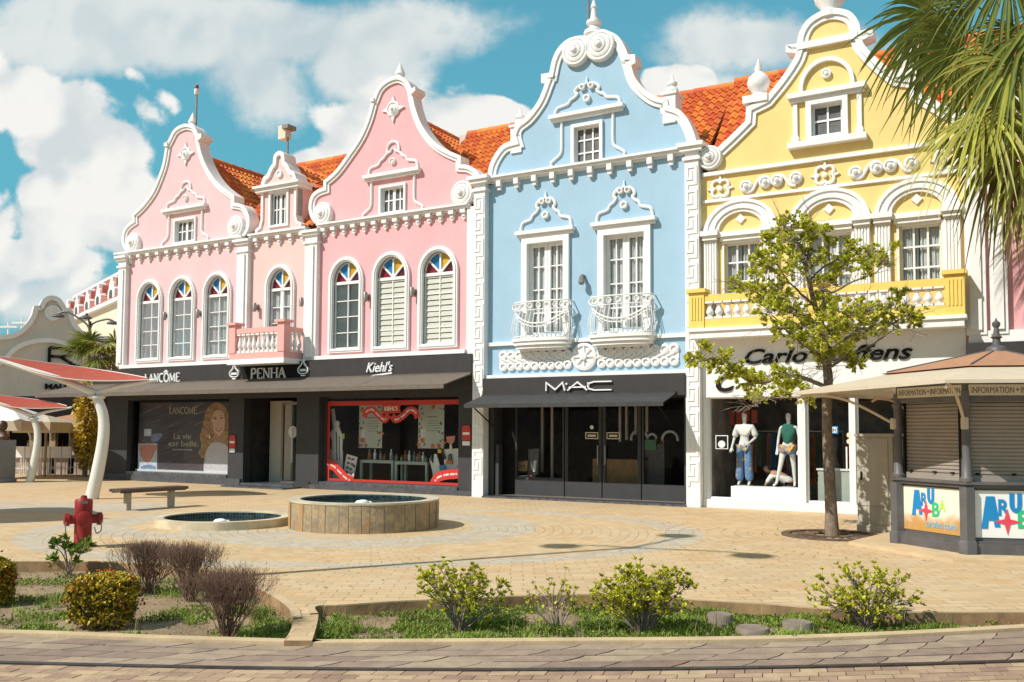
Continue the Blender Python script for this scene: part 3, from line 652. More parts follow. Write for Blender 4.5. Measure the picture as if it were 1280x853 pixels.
m = MB(o); m.box(-9.255, -6.295, 3.39, 3.97, -.02, .30); fa = m.build('fascia', 'charcoal', H2)
m = MB(o); c_ = [F(q[0], q[1], .33) for q in ((304.5, 477), (298.5, 459), (392, 451.5), (392, 472.5))]; m.poly([c_[0], (c_[1][0], 3.96), (-6.3, 3.96), (-6.3, c_[3][1] + .0)], .3, .335); m.build('sign_board', 'black', fa)
letters(fa, o, lambda b, u, v, h, wd_, w: serif(b, 'PENHA', u, v, h, wd_, w - .04, w + .02, .15, .08), 313, 357, 473.5, 12.3, .36)
for px, py in ((293, 466), (379, 461.5)):
    uc_, vc_ = F(px, py, .34); m = MB(o); B = [(-.02, .30), (-.04, .2), (-.08, .12), (-.19, .02), (-.19, -.06), (-.13, -.13), (0, -.14)]; P = cr([(uc_ + a, vc_ + b) for a, b in B], 4); P = P + [(2 * uc_ - p[0], p[1]) for p in reversed(P)]
    stroke(m, P, .03, .3, .37); m.box(uc_ - .12, uc_ + .12, vc_ - .07, vc_ + .0, .3, .365); m.box(uc_ - .08, uc_ + .08, vc_ - .22, vc_ - .18, .3, .365); m.build('perfume_emblem', 'white_paint', fa)
fwd_awning(H2, o, -9.26, -6.292, 3.39, 3.03, .3, 1.65, 'awning_grey')

# ================================================================== pink house (cosmetics shop below)
U0 = -3.2; o = U0; H3 = thing('gabled_house', 'stronger pink gabled house between the peach house and the blue house', 'house', W(U0, 0), ANG, ROW)
cB = crop(380, 70, 4.0615); wins = [(-5.62, -4.27), (-3.92, -2.54), (-2.22, -.84)]
m = MB(o); m.holes(rect(-6.29, -.24, 3.3, VC + .05), [arch(a + .08, b - .08, VS0 + .06, VS1, VS2 - .08) for a, b in wins], 0, .3); m.build('wall', 'pink_wall', H3)
side_walls(H3, o, -6.27, -.3, 3.3, 8.2, 'pink_wall')
for (a, b), f_ in zip(wins, ('frosted', 'blind', 'blind')): arched_window(H3, o, a, b, VS0, VS1, VS2, f_)
pink_gable(H3, o, cB, [('c', [(68, 852), (48, 822), (38, 785), (40, 745), (52, 712), (78, 688), (112, 675)]), ('l', [(112, 640)]), ('c', [(112, 640), (170, 590), (230, 510), (290, 420), (330, 330), (356, 238)]),
    ('l', [(364, 222)]), ('c', [(364, 222), (385, 172), (420, 135), (470, 112), (508, 118), (535, 140), (551, 172)]), ('l', [(556, 205)]), ('c', [(556, 205), (570, 270), (600, 350), (650, 425), (710, 475), (800, 515)]),
    ('l', [(800, 560)]), ('c', [(800, 560), (845, 566), (885, 595), (905, 640), (905, 700), (880, 752)])], 'pink_wall',
    ((385, 740), (520, 720), (450, 655), (450, 818)), ((312, 635), (583, 595)), (452, 425), [((105, 806), .37), ((813, 703), .37)], ((470, 112), (470, 30)), (456, 272),
    [(350, 238), (350, 226), (368, 218), (368, 238)], [(550, 185), (578, 163), (580, 182), (556, 206)])
cornice(H3, o, -6.05, -.45, VC + .03, 14)
m = MB(o); m.box(-.50, -.205, 3.9, VC + .05, -.02, .12); m.build('pilaster', 'white_trim', H3)
for p in ((458.5, 371), (516.5, 365)): wall_lamp(H3, o, *F(*p, .1))
cross_roof(H3, o, -3.12, 2.9, 8.3, 11.42, -.33, -6.2)
m = MB(o); m.holes(rect(-6.29, -.2, -.1, 3.42), [rect(-5.97, -.8, .2, 2.86)], .02, .42); m.build('shop_wall', 'charcoal_wall', H3)
m = MB(o); m.box(-6.29, -.3, -.12, .14, .02, .09); m.build('plinth', 'plinth_tile', H3)
mat('red_vinyl', (.55, .035, .022), .45, .06, 4)
m = MB(o); m.strip(rect(-5.98, -.79, .18, 2.88), rect(-5.86, -.8, .26, 2.80), -.32, -.2, closed=True); sw = m.build('shop_window', 'charcoal_wall', H3)
m = MB(o); m.flat(rect(-5.87, -.81, .25, 2.81), -.26); m.build('glass_pane', 'shop_glass', sw)
m = MB(o); m.strip(rect(-5.86, -.8, .26, 2.72), rect(-5.76, -.74, .33, 2.58), -.255, -.25, closed=True); m.build('red_border', 'red_vinyl', sw)
m = MB(o); m.box(-5.9, -.8, .1, .24, -.3, .06); m.build('window_sill', 'granite', sw)
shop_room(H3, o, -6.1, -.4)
m = MB(o); m.box(-6.288, -.2, 3.39, 3.97, -.02, .30); fa = m.build('fascia', 'charcoal', H3)
def kiehls(b, u, v, h, wd_, w):
    text_mesh(b, 'Kiehl\'s', u, v, h, wd_, w - .04, w + .02, shear=.35, bold=.006)
    stroke(b, cr([(u + wd_ * .15, v - h * .42), (u + wd_ * .5, v - h * .3), (u + wd_ * .98, v - h * .16)], 4), .045, w - .04, w + .02)
letters(fa, o, kiehls, 458, 491, 465.5, 12.5, .33)
m = MB(o); m.box(-6.0, -.5, 4.0, 4.12, -.02, .2); m.build('ledge', 'white_trim', H3)
fwd_awning(H3, o, -6.291, -.2, 3.39, 3.03, .3, 1.65, 'awning_grey', seams=2)
def sticker(root, off, u, v, w, s=1.):
    m = MB(off); m.poly([(u - .14 * s, v - .2 * s), (u - .14 * s, v + .12 * s), (u - .1 * s, v + .22 * s), (u + .1 * s, v + .22 * s), (u + .14 * s, v + .12 * s), (u + .14 * s, v - .2 * s)], w - .02, w); m.k = 1; m.box(u - .11 * s, u + .11 * s, v - .04 * s, v + .03 * s, w, w + .006); m.box(u - .12 * s, u + .12 * s, v - .34 * s, v - .22 * s, w - .02, w + .004)
    return m.build('door_notice', ['red_vinyl', 'white_paint'], root)
sticker(H3, o, -.52, 1.75, .05); sticker(H1, -12.4, -9.68, 1.42, .05)
# ================================================================== blue house (cosmetics boutique below)
U0 = 3.05; o = U0; H4 = thing('gabled_house', 'sky blue gabled house with two white iron balconies between the pink and the yellow house', 'house', W(U0, 0), ANG, ROW)
cC = crop(600, 20, 3.5533); VB = 8.80
bw_ = [(1.20, 2.60), (3.86, 5.18)]
m = MB(o); wv0, wv1 = 4.62, 7.12
c7 = crop(600, 230, 3.5536)
bwin = []
for (xl, xr, yt) in (((190, 400), (210, 400), 240), ((525, 400), (762, 400), 185)):
    bwin.append((c7(xl)[0], c7(xr if xr[0] > 300 else (400, 400))[0]))
bwin = [(c7((190, 400))[0], c7((400, 400))[0]), (c7((528, 400))[0], c7((762, 400))[0])]
wvt = (c7((190, 240))[1] + c7((528, 195))[1]) / 2; wvb = 4.45
m.holes(rect(-.24, 6.33, 3.2, VB + .05), [rect(a + .1, b - .1, wvb, wvt - .1) for a, b in bwin], 0, .35); m.build('wall', 'blue_wall', H4)
side_walls(H4, o, -.2, 6.3, 3.2, 8.6, 'blue_wall')
greek_pillar(H4, o, -.20, .16, 8.75); greek_pillar(H4, o, 5.97, 6.32, 8.75)
# gable
O = outline(cC, [('c', [(44, 738), (50, 680), (72, 628), (110, 580), (160, 562)]), ('l', [(152, 535)]), ('c', [(152, 535), (172, 490), (220, 450), (270, 380), (302, 300)]), ('l', [(283, 298), (283, 268), (318, 262)]),
    ('c', [(318, 262), (332, 200), (357, 150), (400, 112), (455, 98)]), ('l', [(485, 100)]), ('c', [(485, 100), (520, 82), (560, 75), (610, 95), (640, 135), (660, 182)]), ('l', [(690, 182), (692, 212), (672, 222)]),
    ('c', [(672, 222), (690, 280), (730, 330), (780, 365), (832, 377)]), ('l', [(838, 408)]), ('c', [(838, 408), (890, 428), (930, 478), (955, 540), (962, 585)])])
u0, u1 = cC((408, 580))[0], cC((548, 560))[0]; v1 = cC((478, 475))[1]; v0 = cC((478, 672))[1]
gable_wall(H4, o, O, [rect(u0 + .06, u1 - .06, v0 + .03, v1 - .05)], 'blue_wall'); coping(H4, o, O, .21)
grid_window(H4, o, u0, u1, v0, v1, 3, 3, frame=.09, proud=.08, mt=.05, name='attic_window')
la, lb = cC((322, 480)), cC((638, 415)); ornate(H4, o, (u0 + u1) / 2, (lb[0] - la[0]) / 2, (la[1] + lb[1]) / 2 - .02, VB + .2, cC((480, 262))[1] - (la[1] + lb[1]) / 2 - .3, 'twin', legx=.72)
for c, r in (((432, 163), .40), ((540, 138), .42)): u, v = cC(c); volute(H4, o, u, v, r)
u, v = cC((494, 98)); finial(H4, o, u, v, [(.2, -.2), (.24, 0), (.2, .06), (.28, .14), (.26, .25), (.14, .32), (.12, .38), (.2, .44), (.2, .52), (.1, .58), (.06, .85), (.09, .9), (.07, .96), (.01, 1.15)])
m = MB(o); m.tube([m.P(u - .22, v - .2, -.3), m.P(u - .22, v + 1.75, -.3)], .035, 8); m.k = 1; m.lathe(m.P(u - .22, v + 1.4, -.3), [(.05, 0), (.10, .05), (.10, .22), (.05, .28)], 10); m.k = 2; m.lathe(m.P(u - .22, v + 1.69, -.3), [(.06, 0), (.06, .12), (.01, .15)], 10); m.build('beacon_mast', ['lamp_metal', 'white_paint', 'beacon_red'], H4, smooth='auto')
for c in ((163, 492), (842, 348)):
    u, v = cC(c); m = MB(o); m.box(u - .17, u + .17, v - .75, v - .02, -.45, .05); m.box(u - .21, u + .21, v - .02, v + .05, -.49, .09); m.build('pedestal', 'white_trim', H4)
    finial(H4, o, u, v + .05, [(.12, 0), (.17, .08), (.14, .16), (.08, .2), (.13, .25), (.13, .3), (.05, .38), (.005, .56)], -.2)
cornice(H4, o, -.3, 6.4, VB, 12, 'block')
main_roof(H4, o, -2.6, 6.3, 8.75, 11.5, -3.2, -.34)
m = MB(o); m.box(-2.75, -2.5, 11.0, 11.45, -3.4, -2.9); m.build('ridge_flashing', 'grey_render', H4)
# french windows with balconies
def french(u0, u1):
    m = MB(o); m.strip(rect(u0, u1, wvb - .1, wvt), rect(u0 + .17, u1 - .17, wvb - .05, wvt - .22), -.2, .1, closed=True); m.box(u0 - .05, u1 + .05, wvt, wvt + .06, -.02, .14); win = m.build('window', 'white_paint', H4)
    s = MB(o); a, b, c, d = u0 + .17, u1 - .17, wvb - .05, wvt - .22; mid = (a + b) / 2
    for x0, x1 in ((a, mid), (mid, b)):
        s.strip(rect(x0 + .005, x1 - .005, c, d), rect(x0 + .09, x1 - .09, c + .1, d - .09), -.17, -.08, closed=True); s.box((x0 + x1) / 2 - .016, (x0 + x1) / 2 + .016, c, d, -.15, -.1)
        for i in range(1, 4): z = c + (d - c) * i / 4; s.box(x0 + .08, x1 - .08, z - .016, z + .016, -.148, -.102)
    s.build('sash', 'white_paint', win); g = MB(o); g.flat(rect(a, b, c, d), -.13); g.build('glass_pane', 'window_glass', win); drape(win, o, a, b, c, d, 'curtain', -.21)
    uc = (u0 + u1) / 2; ornate(H4, o, uc, (u1 - u0) / 2 + .12, wvt - .05, wvt, 1.0, 'twin', legs=False)
    # balcony
    bm_ = MB(o); half = (u1 - u0) / 2 + .10
    def bow(k, W_, D_): return [(uc - W_, 0.)] + [(uc - W_ * math.cos(math.pi * i / k), D_ * (.62 + .38 * math.sin(math.pi * i / k))) for i in range(k + 1)] + [(uc + W_, 0.)]
    for W_, D_, z0, z1 in ((half + .05, .50, 4.22, 4.30), (half + .01, .46, 4.12, 4.22), (half - .03, .40, 4.03, 4.12), (half - .12, .3, 3.98, 4.03)):
        P = bow(16, W_, D_); n = len(P); bm_.add([bm_.P(p[0], z0, p[1]) for p in P] + [bm_.P(p[0], z1, p[1]) for p in P], [tuple(range(n)), tuple(range(n, 2 * n))] + [(i, (i + 1) % n, n + (i + 1) % n, n + i) for i in range(n)])
    bal = bm_.build('balcony', 'white_trim', H4)
    r = MB(o); R0 = bow(20, half, .44)
    for z, rr in ((5.28, .020), (5.06, .013), (4.36, .016)): r.tube([r.P(p[0], z, p[1]) for p in R0], rr, 6)
    for i in range(1, len(R0) - 1, 2): p, q = R0[i], R0[i]; r.disc(p[0], 5.17, p[1] - .01, [(.075, 0), (.075, .02), (.055, .02), (.055, 0)], 10)
    def pin(t):
        L = [0.]; 
        for i in range(len(R0) - 1): L.append(L[-1] + (Vector(R0[i + 1]) - Vector(R0[i])).length)
        s_ = t * L[-1]
        for i in range(len(R0) - 1):
            if s_ <= L[i + 1] + 1e-9: k = (s_ - L[i]) / max(1e-9, L[i + 1] - L[i]); return tuple(a + (b - a) * k for a, b in zip(R0[i], R0[i + 1]))
    rail = r.build('iron_railing', 'white_paint', bal, smooth='auto')
    for i in range(19):
        p = pin((i + .3) / 18.6); nx, ny = (p[0] - uc) / half * .5, .55; L = math.hypot(nx, ny); nx /= L; ny /= L; b = MB(o)
        b.tube([b.P(p[0] + nx * k, z, p[1] + ny * k) for k, z in ((0, 4.3), (.04, 4.4), (.08, 4.55), (.07, 4.7), (.02, 4.9), (-.01, 5.0), (0, 5.06))], .0105, 5); b.build('iron_bar', 'white_paint', rail)
    b = MB(o)
    b.tube(cr([b.P(uc + half * a, z, w) for a, z, w in ((-.95, 5.0, .28), (-.7, 4.85, .42), (-.35, 4.72, .48), (0, 4.68, .5), (.35, 4.72, .48), (.7, 4.85, .42), (.95, 5.0, .28))], 4), .022, 5); b.tube(cr([b.P(uc + half * a, z - .09, w) for a, z, w in ((-.95, 5.0, .28), (-.7, 4.85, .42), (-.35, 4.72, .48), (0, 4.68, .5), (.35, 4.72, .48), (.7, 4.85, .42), (.95, 5.0, .28))], 4), .016, 5); b.build('garland_bar', 'white_paint', rail)
for a, b in bwin: french(a, b)
m = MB(o); u, v = F(728, 345, .1); m.tube([m.P(u, v, 0), m.P(u, v, .12), m.P(u + .02, v - .1, .2)], .05, 8); m.lathe(m.P(u + .02, v - .25, .2), [(.05, 0), (.09, .05), (.06, .22)], 8); m.build('wall_lamp', 'lamp_metal', H4, smooth='auto')
m = MB(o); m.box(.16, 5.97, 4.17, 4.27, -.02, .09); m.build('string_course', 'white_trim', H4)
# frieze of scallops with a wheel in the middle
m = MB(o); fa0, fa1 = c7((90, 800))[0], c7((885, 770))[0]; fv = 3.72; fc = (fa0 + fa1) / 2; n = 21
for i in range(n):
    t = (i + .5) / n; u = fa0 + (fa1 - fa0) * t
    if abs(u - fc) < .25: continue
    s_ = abs((t - .5) * 2); hh = .10 + .10 * s_; m.box(u - (fa1 - fa0) / n * .5, u + (fa1 - fa0) / n * .5, fv - .08, fv + hh * .9, 0, .035)
    for dv, r in ((-.13, .125), (.12 + .06 * s_, .135)): m.disc(u, fv + dv, 0, [(r, 0), (r, .06), (r * .55, .08), (r * .5, .04), (.004, .04)], 10)
    sg = -1 if u < fc else 1; m.ftube([(u - sg * .2, fv - .02), (u, fv + .06), (u + sg * .12, fv + .2)], .05, .03)
m.disc(fc, fv + .06, 0, [(.36, 0), (.36, .08), (.29, .10), (.26, .05), (.004, .05)], 24); m.disc(fc, fv + .06, .05, [(.1, 0), (.09, .07), (.004, .09)], 12)
for k in range(8): a = k * math.pi / 4; m.ftube([(fc + .08 * math.cos(a), fv + .06 + .08 * math.sin(a)), (fc + .28 * math.cos(a), fv + .06 + .28 * math.sin(a))], .06, .035)
m.build('frieze', 'white_trim', H4, smooth='auto')
m = MB(o); m.box(.16, 5.97, 3.26, 3.36, -.02, .16); m.build('ledge', 'white_trim', H4)
# shop front
m = MB(o); m.box(.17, 5.96, 2.72, 3.26, -.9, .30); fa = m.build('fascia', 'charcoal', H4)
def mac(b, u, v, h, wd_, w):
    t = h * .15; X = lambda q: (u + q[0] * wd_, v + q[1] * h)
    for P in ([(.01, 0), (.01, .92), (.15, .12), (.265, .92), (.30, 0)], [(.34, 0), (.49, .92), (.64, 0)], [(1., .92), (.74, .92), (.665, .75), (.65, .46), (.665, .17), (.74, 0), (1., 0)]): stroke(b, [X(q) for q in P], t, w - .03, w + .04)
    b.box(*(X((.36, 0))[0], X((.62, 0))[0]), v + h * .28, v + h * .44, w - .03, w + .03)
    for x in (.325, .655): b.box(X((x - .012, 0))[0], X((x + .012, 0))[0], v + h * .66, v + h * .86, w - .03, w + .04)
letters(fa, o, mac, 682.5, 765, 489, 11.0, .33)
fwd_awning(H4, o, .16, 5.75, 2.76, 2.50, .3, 1.2, 'awning_black', .07)
m = MB(o)
for a in (.35, 5.55): m.tube([m.P(a, 1.95, .02), m.P(a, 2.5, 1.15)], .018, 6)
m.build('awning_arm', 'black', H4)
m = MB(o); m.box(.16, 5.97, -.1, .05, -1.0, .3); m.build('door_step', 'granite', H4)
m = MB(o); m.box(.16, .32, .05, 2.75, -.95, -.05); m.box(5.82, 5.97, .05, 2.75, -.95, -.05); m.build('jamb', 'charcoal_wall', H4)
gz = -.55
def glazed(u0, u1, kick, name, door=False):
    f = .085 if door else .05; m = MB(o); m.strip(rect(u0, u1, .05, 2.74), rect(u0 + f, u1 - f, .05 + kick, 2.74 - f), gz - .04, gz + .04, closed=True); d = m.build(name, 'charcoal_wall', H4)
    g = MB(o); g.flat(rect(u0 + f, u1 - f, .05 + kick, 2.7), gz); g.build('glass_pane', 'shop_glass', d); return d
glazed(.75, 2.27, .5, 'shop_window')
d1 = glazed(2.30, 3.38, .42, 'door', True); d2 = glazed(3.41, 4.49, .42, 'door', True); glazed(4.52, 5.83, .42, 'shop_window')
for d, a in ((d1, 3.29), (d2, 3.50)):
    h = MB(o); h.tube([h.P(a, .95, gz + .09), h.P(a, 1.45, gz + .09)], .022, 8); h.build('handle', 'lamp_metal', d, smooth='auto')
for d, a in ((d1, 3.08), (d2, 3.7)):
    h = MB(o); h.strip(rect(a - .19, a + .19, 1.62, 1.8), rect(a - .165, a + .165, 1.645, 1.775), gz + .004, gz + .008, closed=True)
    h.box(a - .12, a + .12, 1.68, 1.735, gz + .004, gz + .007); h.build('push_sign', 'cream_wall', d)
h = MB(o); h.disc(3.08, 1.93, gz + .004, [(.055, 0), (.055, .004)], 14); h.build('round_sticker', 'white_paint', d1)
m = MB(o); m.box(.32, .75, .05, 2.74, gz - .05, gz); m.k = 1; m.box(.36, .46, .05, 1.45, -.3, -.1); m.build('side_panel', ['black', 'charcoal_wall'], H4)
shop_room(H4, o, .2, 5.95, 2.74)

# ================================================================== yellow house (fashion shop below)
U0 = 9.25; o = U0; H5 = thing('gabled_house', 'lemon yellow gabled house with a long white baluster balcony above the white fashion shop', 'house', W(U0, 0), ANG, ROW)
cE = crop(850, 0, 3.4114); c8 = crop(850, 190, 3.0457)
VY = 8.12
ybay = [(6.40, 8.20), (8.46, 10.26), (10.35, 12.10)]; ywin = [(6.84, 7.80), (8.80, 9.90), (10.80, 11.76)]
m = MB(o); m.holes(rect(6.33, 12.14, 3.0, VY + .05), [rect(a + .07, b - .07, 5.0, 6.42) for a, b in ywin], 0, .3); m.build('wall', 'yellow_wall', H5)
side_walls(H5, o, 6.36, 12.1, 3.0, 8.2, 'yellow_wall')
uc = 9.27
def Lo(pts): return [cE(q) for q in pts]
half = [('c', [(150, 655), (220, 590), (288, 522)]), ('l', [(292, 465)]), ('l', [(360, 432)]), ('c', [(372, 425), (440, 340), (490, 265), (505, 228)]), ('l', [(460, 225), (460, 203), (503, 198)]), ('c', [(508, 196), (516, 150), (545, 100), (592, 66), (634, 50)])]
OL = outline(cE, half); ucg = OL[-1][0]; O = OL + [(2 * ucg - p[0], p[1]) for p in reversed(OL[:-1])]
u0, u1 = cE((540, 540))[0], cE((718, 500))[0]; v1 = cE((628, 420))[1]; v0 = cE((628, 595))[1]
base = [(6.4, VY + .1)]; endr = [(12.1, VY + .1)]
OW = base + O + endr
gable_wall(H5, o, OW, [rect(u0 + .06, u1 - .06, v0 + .06, v1 - .05)], 'yellow_wall'); coping(H5, o, O, .21)
for sgn in (0, 1):
    p = OL[0]; u = p[0] if not sgn else 2 * ucg - p[0]; volute(H5, o, u - .1 if not sgn else u + .1, p[1] - .12, .3)
a0, a1 = cE((503, 205)), cE((760, 150)); va = (a0[1] + a1[1]) / 2; m = MB(o); m.box(a0[0], a1[0], va - .1, va + .06, -.02, .12); m.build('gable_moulding', 'white_trim', H5)
m = MB(o)
for s_ in (1, -1):
    uu, vv = cE((325, 428)); uu = uu if s_ > 0 else 2 * ucg - uu; m.box(uu - .3, uu + .3, vv - .08, vv + .1, -.38, .14)
m.build('pedestal', 'white_trim', H5)
for s_ in (1, -1):
    uu, vv = cE((328, 412)); uu = uu if s_ > 0 else 2 * ucg - uu; finial(H5, o, uu, vv, [(.2, 0), (.2, .08), (.13, .12), (.24, .25), (.28, .38), (.24, .52), (.13, .62), (.08, .66), (.1, .72), (.005, 1.0)])
uu, vv = cE((633, 45)); finial(H5, o, ucg, vv - .15, [(.3, 0), (.3, .12), (.2, .18), (.2, .24), (.34, .42), (.36, .55), (.28, .72), (.12, .82), (.1, .9), (.005, 1.3)])
grid_window(H5, o, u0, u1, v0, v1, 2, 2, frame=.12, proud=.10, mt=.055, name='attic_window')
la, lb = cE((465, 440)), cE((795, 378)); ornate(H5, o, (u0 + u1) / 2, (lb[0] - la[0]) / 2 * .96, v1 + .0, v0 + .02, 1.05, 'arch', lint=.2, legx=.86)
m = MB(o); la, lb = cE((465, 640)), cE((800, 590)); m.box(la[0], lb[0], v0 - .14, v0 + .0, -.02, .2); m.build('attic_sill', 'white_trim', H5)
m = MB(o); m.box(6.36, 12.14, VY, VY + .09, -.02, .09); m.box(6.36, 12.14, 7.46, 7.53, -.02, .06); m.build('moulding', 'white_trim', H5)
# ornaments of the band
vo = 7.78
for u in (F(900.9, 237.6)[0], F(1031.6, 220.2)[0], 2 * uc + .1 - F(900.9, 237.6)[0]):
    m = MB(o)
    for k in range(4): a = k * math.pi / 2 + math.pi / 4; cx, cy = u + .13 * math.cos(a), vo + .13 * math.sin(a); m.ftube([(cx + .11 * math.cos(a + q), cy + .11 * math.sin(a + q)) for q in [(-2.0 + 4.0 * i / 10) for i in range(11)]], .03, .04)
    m.disc(u, vo, 0, [(.06, 0), (.06, .07), (.004, .09)], 10)
    for k in range(4): a = k * math.pi / 2; m.poly([(u + .2 * math.cos(a) - .05 * math.sin(a), vo + .2 * math.sin(a) + .05 * math.cos(a)), (u + .33 * math.cos(a), vo + .33 * math.sin(a)), (u + .2 * math.cos(a) + .05 * math.sin(a), vo + .2 * math.sin(a) - .05 * math.cos(a))], 0, .05)
    m.build('quatrefoil', 'white_trim', H5, smooth='auto')
for ub in (F(930, 232)[0], F(1066, 215)[0]):
    m = MB(o)
    for d, r in ((.06, .15), (.52, .15), (.80, .145), (1.24, .15)): m.disc(ub + d, vo - .03 if d < .4 else vo + .02, 0, [(r, 0), (r, .07), (r * .7, .1), (r * .6, .06), (r * .4, .06), (r * .35, .13), (.004, .16)], 16)
    for a, b in ((.06, .52), (.80, 1.24)): m.ftube(cr([(ub + a, vo - .17), (ub + a + .15, vo - .14), (ub + a + .3, vo + .1), (ub + b, vo + .16)], 5) if a < .4 else cr([(ub + a, vo + .15), (ub + a + .15, vo + .1), (ub + a + .3, vo - .12), (ub + b, vo - .14)], 5), .03, .04)
    m.build('scroll_ornament', 'white_trim', H5, smooth='auto')
# arches, pilasters, windows
for i, (a, b) in enumerate(ybay):
    c = (a + b) / 2; R = (b - a) / 2; vsb = 6.68; m = MB(o)
    for k, (r0, r1, ww) in enumerate(((1., .90, .13), (.90, .80, .09), (.80, .70, .13), (.70, .60, .09))):
        O_ = [(c - R * r0 * math.cos(math.pi * j / 22), vsb + R * r0 * .86 * math.sin(math.pi * j / 22)) for j in range(23)]; I_ = [(c - R * r1 * math.cos(math.pi * j / 22), vsb + R * r1 * .86 * math.sin(math.pi * j / 22)) for j in range(23)]; m.strip(O_, I_, -.01, ww)
    m.build('window_arch', 'white_trim', H5, smooth='auto'); m = MB(o); m.poly([(c - .12, vsb + .3), (c, vsb + .42), (c + .12, vsb + .3), (c, vsb + .18)], 0, .05); m.build('diamond_ornament', 'white_trim', H5)
    m = MB(o); m.box(a - .02, b + .02, 6.56, 6.68, -.02, .16); m.box(a + .4, b - .4, 6.46, 6.56, -.02, .1)
    for u in (a + .17, b - .17): m.box(u - .22, u + .22, 6.60, 6.72, -.02, .26); m.box(u - .18, u + .18, 6.50, 6.60, -.02, .2)
    m.build('entablature', 'white_trim', H5)
    for u in (a + .17, b - .17):
        m = MB(o); m.box(u - .165, u + .165, 4.1, 6.5, -.02, .10)
        for k in range(5): x = u - .132 + .066 * k; m.box(x - .019, x + .019, 4.2, 6.45, .1, .125)
        m.build('fluted_pilaster', 'white_trim', H5)
    grid_window(H5, o, *ywin[i], 4.96, 6.46, 3, 3, frame=.05, proud=.04, recess=.12, fill='curtain', mt=.05)
# balcony
m = MB(o); by = .6; m.box(6.2, 12.15, 4.06, 4.22, 0, by); m.box(6.15, 12.2, 4.22, 4.30, 0, by + .05); m.k = 1; m.box(6.25, 12.12, 4.30, 4.52, 0, by - .02)
rt = 5.10; m.box(6.3, 12.1, rt - .17, rt, by - .2, by - .02)
for u in (6.37, 9.18, 11.98):
    m.box(u - .19, u + .19, 4.30, rt + .06, by - .3, by + .01); m.box(u - .24, u + .24, rt + .06, rt + .15, by - .36, by + .07)
    for k in range(4): x = u - .11 + .075 * k; m.box(x - .015, x + .015, 4.5, rt - .05, by + .01, by + .03)
mat('balcony_yellow', (.80, .58, .14), .8, .03, 3, .08, 40, dirt=.12, dirtcol=(.55, .38, .1))
bal = m.build('balcony', ['white_trim', 'balcony_yellow'], H5); bp = baluster_proto(bal, rt - .17 - 4.52, .095)
sp = [6.56 + (8.99 - 6.56) * (i + .5) / 11 for i in range(11)] + [9.37 + (11.79 - 9.37) * (i + .5) / 11 for i in range(11)]
for i, u in enumerate(sp):
    q = bp if i == 0 else bp.copy()
    if i: COL.objects.link(q); q.parent = bal
    q.location = (u - o, -(by - .11), 4.52)
main_roof(H5, o, 6.3, 18.5, 8.35, 11.55, -3.1, -.34)
# white shop
m = MB(o); m.box(6.33, 12.14, 2.66, 4.06, -.6, .06); sb = m.build('sign_board', 'white_paint', H5)
def script(b, u, v, h, wd_, w, t='Carlo Steffens'): text_mesh(b, t, u, v, h, wd_, w - .05, w + .02, shear=.32, bold=.017)
letters(sb, o, script, 931, 1141, 455, 18.5, .08, 'black')
letters(sb, o, lambda b, u, v, h, wd_, w: text_mesh(b, 'C', u, v, h, wd_, w - .05, w + .02, shear=.3, bold=.03), 895, 921, 489, 22, .08, 'black')
m = MB(o); m.box(6.33, 9.95, -.1, .2, -.5, .06); m.box(6.98, 8.6, .2, .52, -.5, -.08); m.build('plinth', 'white_paint', H5)
def wfr(u0, u1, v0, v1, w=-.1, f=.05, name='shop_window'):
    m = MB(o); m.strip(rect(u0, u1, v0, v1), rect(u0 + f, u1 - f, v0 + f, v1 - f), w - .06, w + .04, closed=True); d = m.build(name, 'white_paint', H5); g = MB(o); g.flat(rect(u0 + f, u1 - f, v0 + f, v1 - f), w); g.build('glass_pane', 'shop_glass', d); return d
wfr(6.42, 8.62, .2, 2.68); 
for a, b in ((8.62, 8.76), (9.76, 9.86), (6.33, 6.44)): m = MB(o); m.box(a, b, .0, 2.68, -.3, .02); m.build('window_post', 'white_paint', H5)
dr = wfr(8.76, 9.76, .2, 2.68, name='door'); h = MB(o); h.tube([h.P(9.66, .95, -.02), h.P(9.66, 1.5, -.02)], .02, 6); h.build('handle', 'white_paint', dr)
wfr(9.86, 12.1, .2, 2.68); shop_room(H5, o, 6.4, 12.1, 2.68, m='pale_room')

# ================================================================== next house behind the palm
U0 = 15.0; o = U0; H6 = thing('gabled_house', 'pink house at the right edge, half hidden behind the tall palm', 'house', W(U0, 0), ANG, ROW)
m = MB(o); m.box(12.14, 18.4, 3.0, 8.1, -.3, 0); m.build('wall', 'pink_wall', H6)
side_walls(H6, o, 12.2, 18.3, 3.0, 8.0, 'pink_wall')
pilaster(H6, o, 12.16, 12.55, 3.9, VC); pilaster(H6, o, 12.62, 12.95, 3.9, VC)
O = cr([(12.5, 8.2), (12.75, 9.0), (13.4, 9.7), (14.0, 10.6), (14.4, 11.6), (15.2, 12.3)], 6); O = O + [(30.4 - p[0], p[1]) for p in reversed(O[:-1])]
gable_wall(H6, o, O, [], 'pink_wall'); coping(H6, o, O); cornice(H6, o, 12.3, 18.3, VC, 12); volute(H6, o, 12.95, 8.75, .33)
m = MB(o); m.box(12.2, 18.3, 3.72, 3.98, -.02, .14); m.build('ledge', 'white_trim', H6); m = MB(o); m.box(12.15, 18.3, 3.0, 3.72, -.02, .3); m.build('fascia', 'charcoal', H6)
m = MB(o); m.box(12.14, 18.3, -.1, 3.0, -.4, -.2); m.build('shop_wall', 'charcoal_wall', H6)
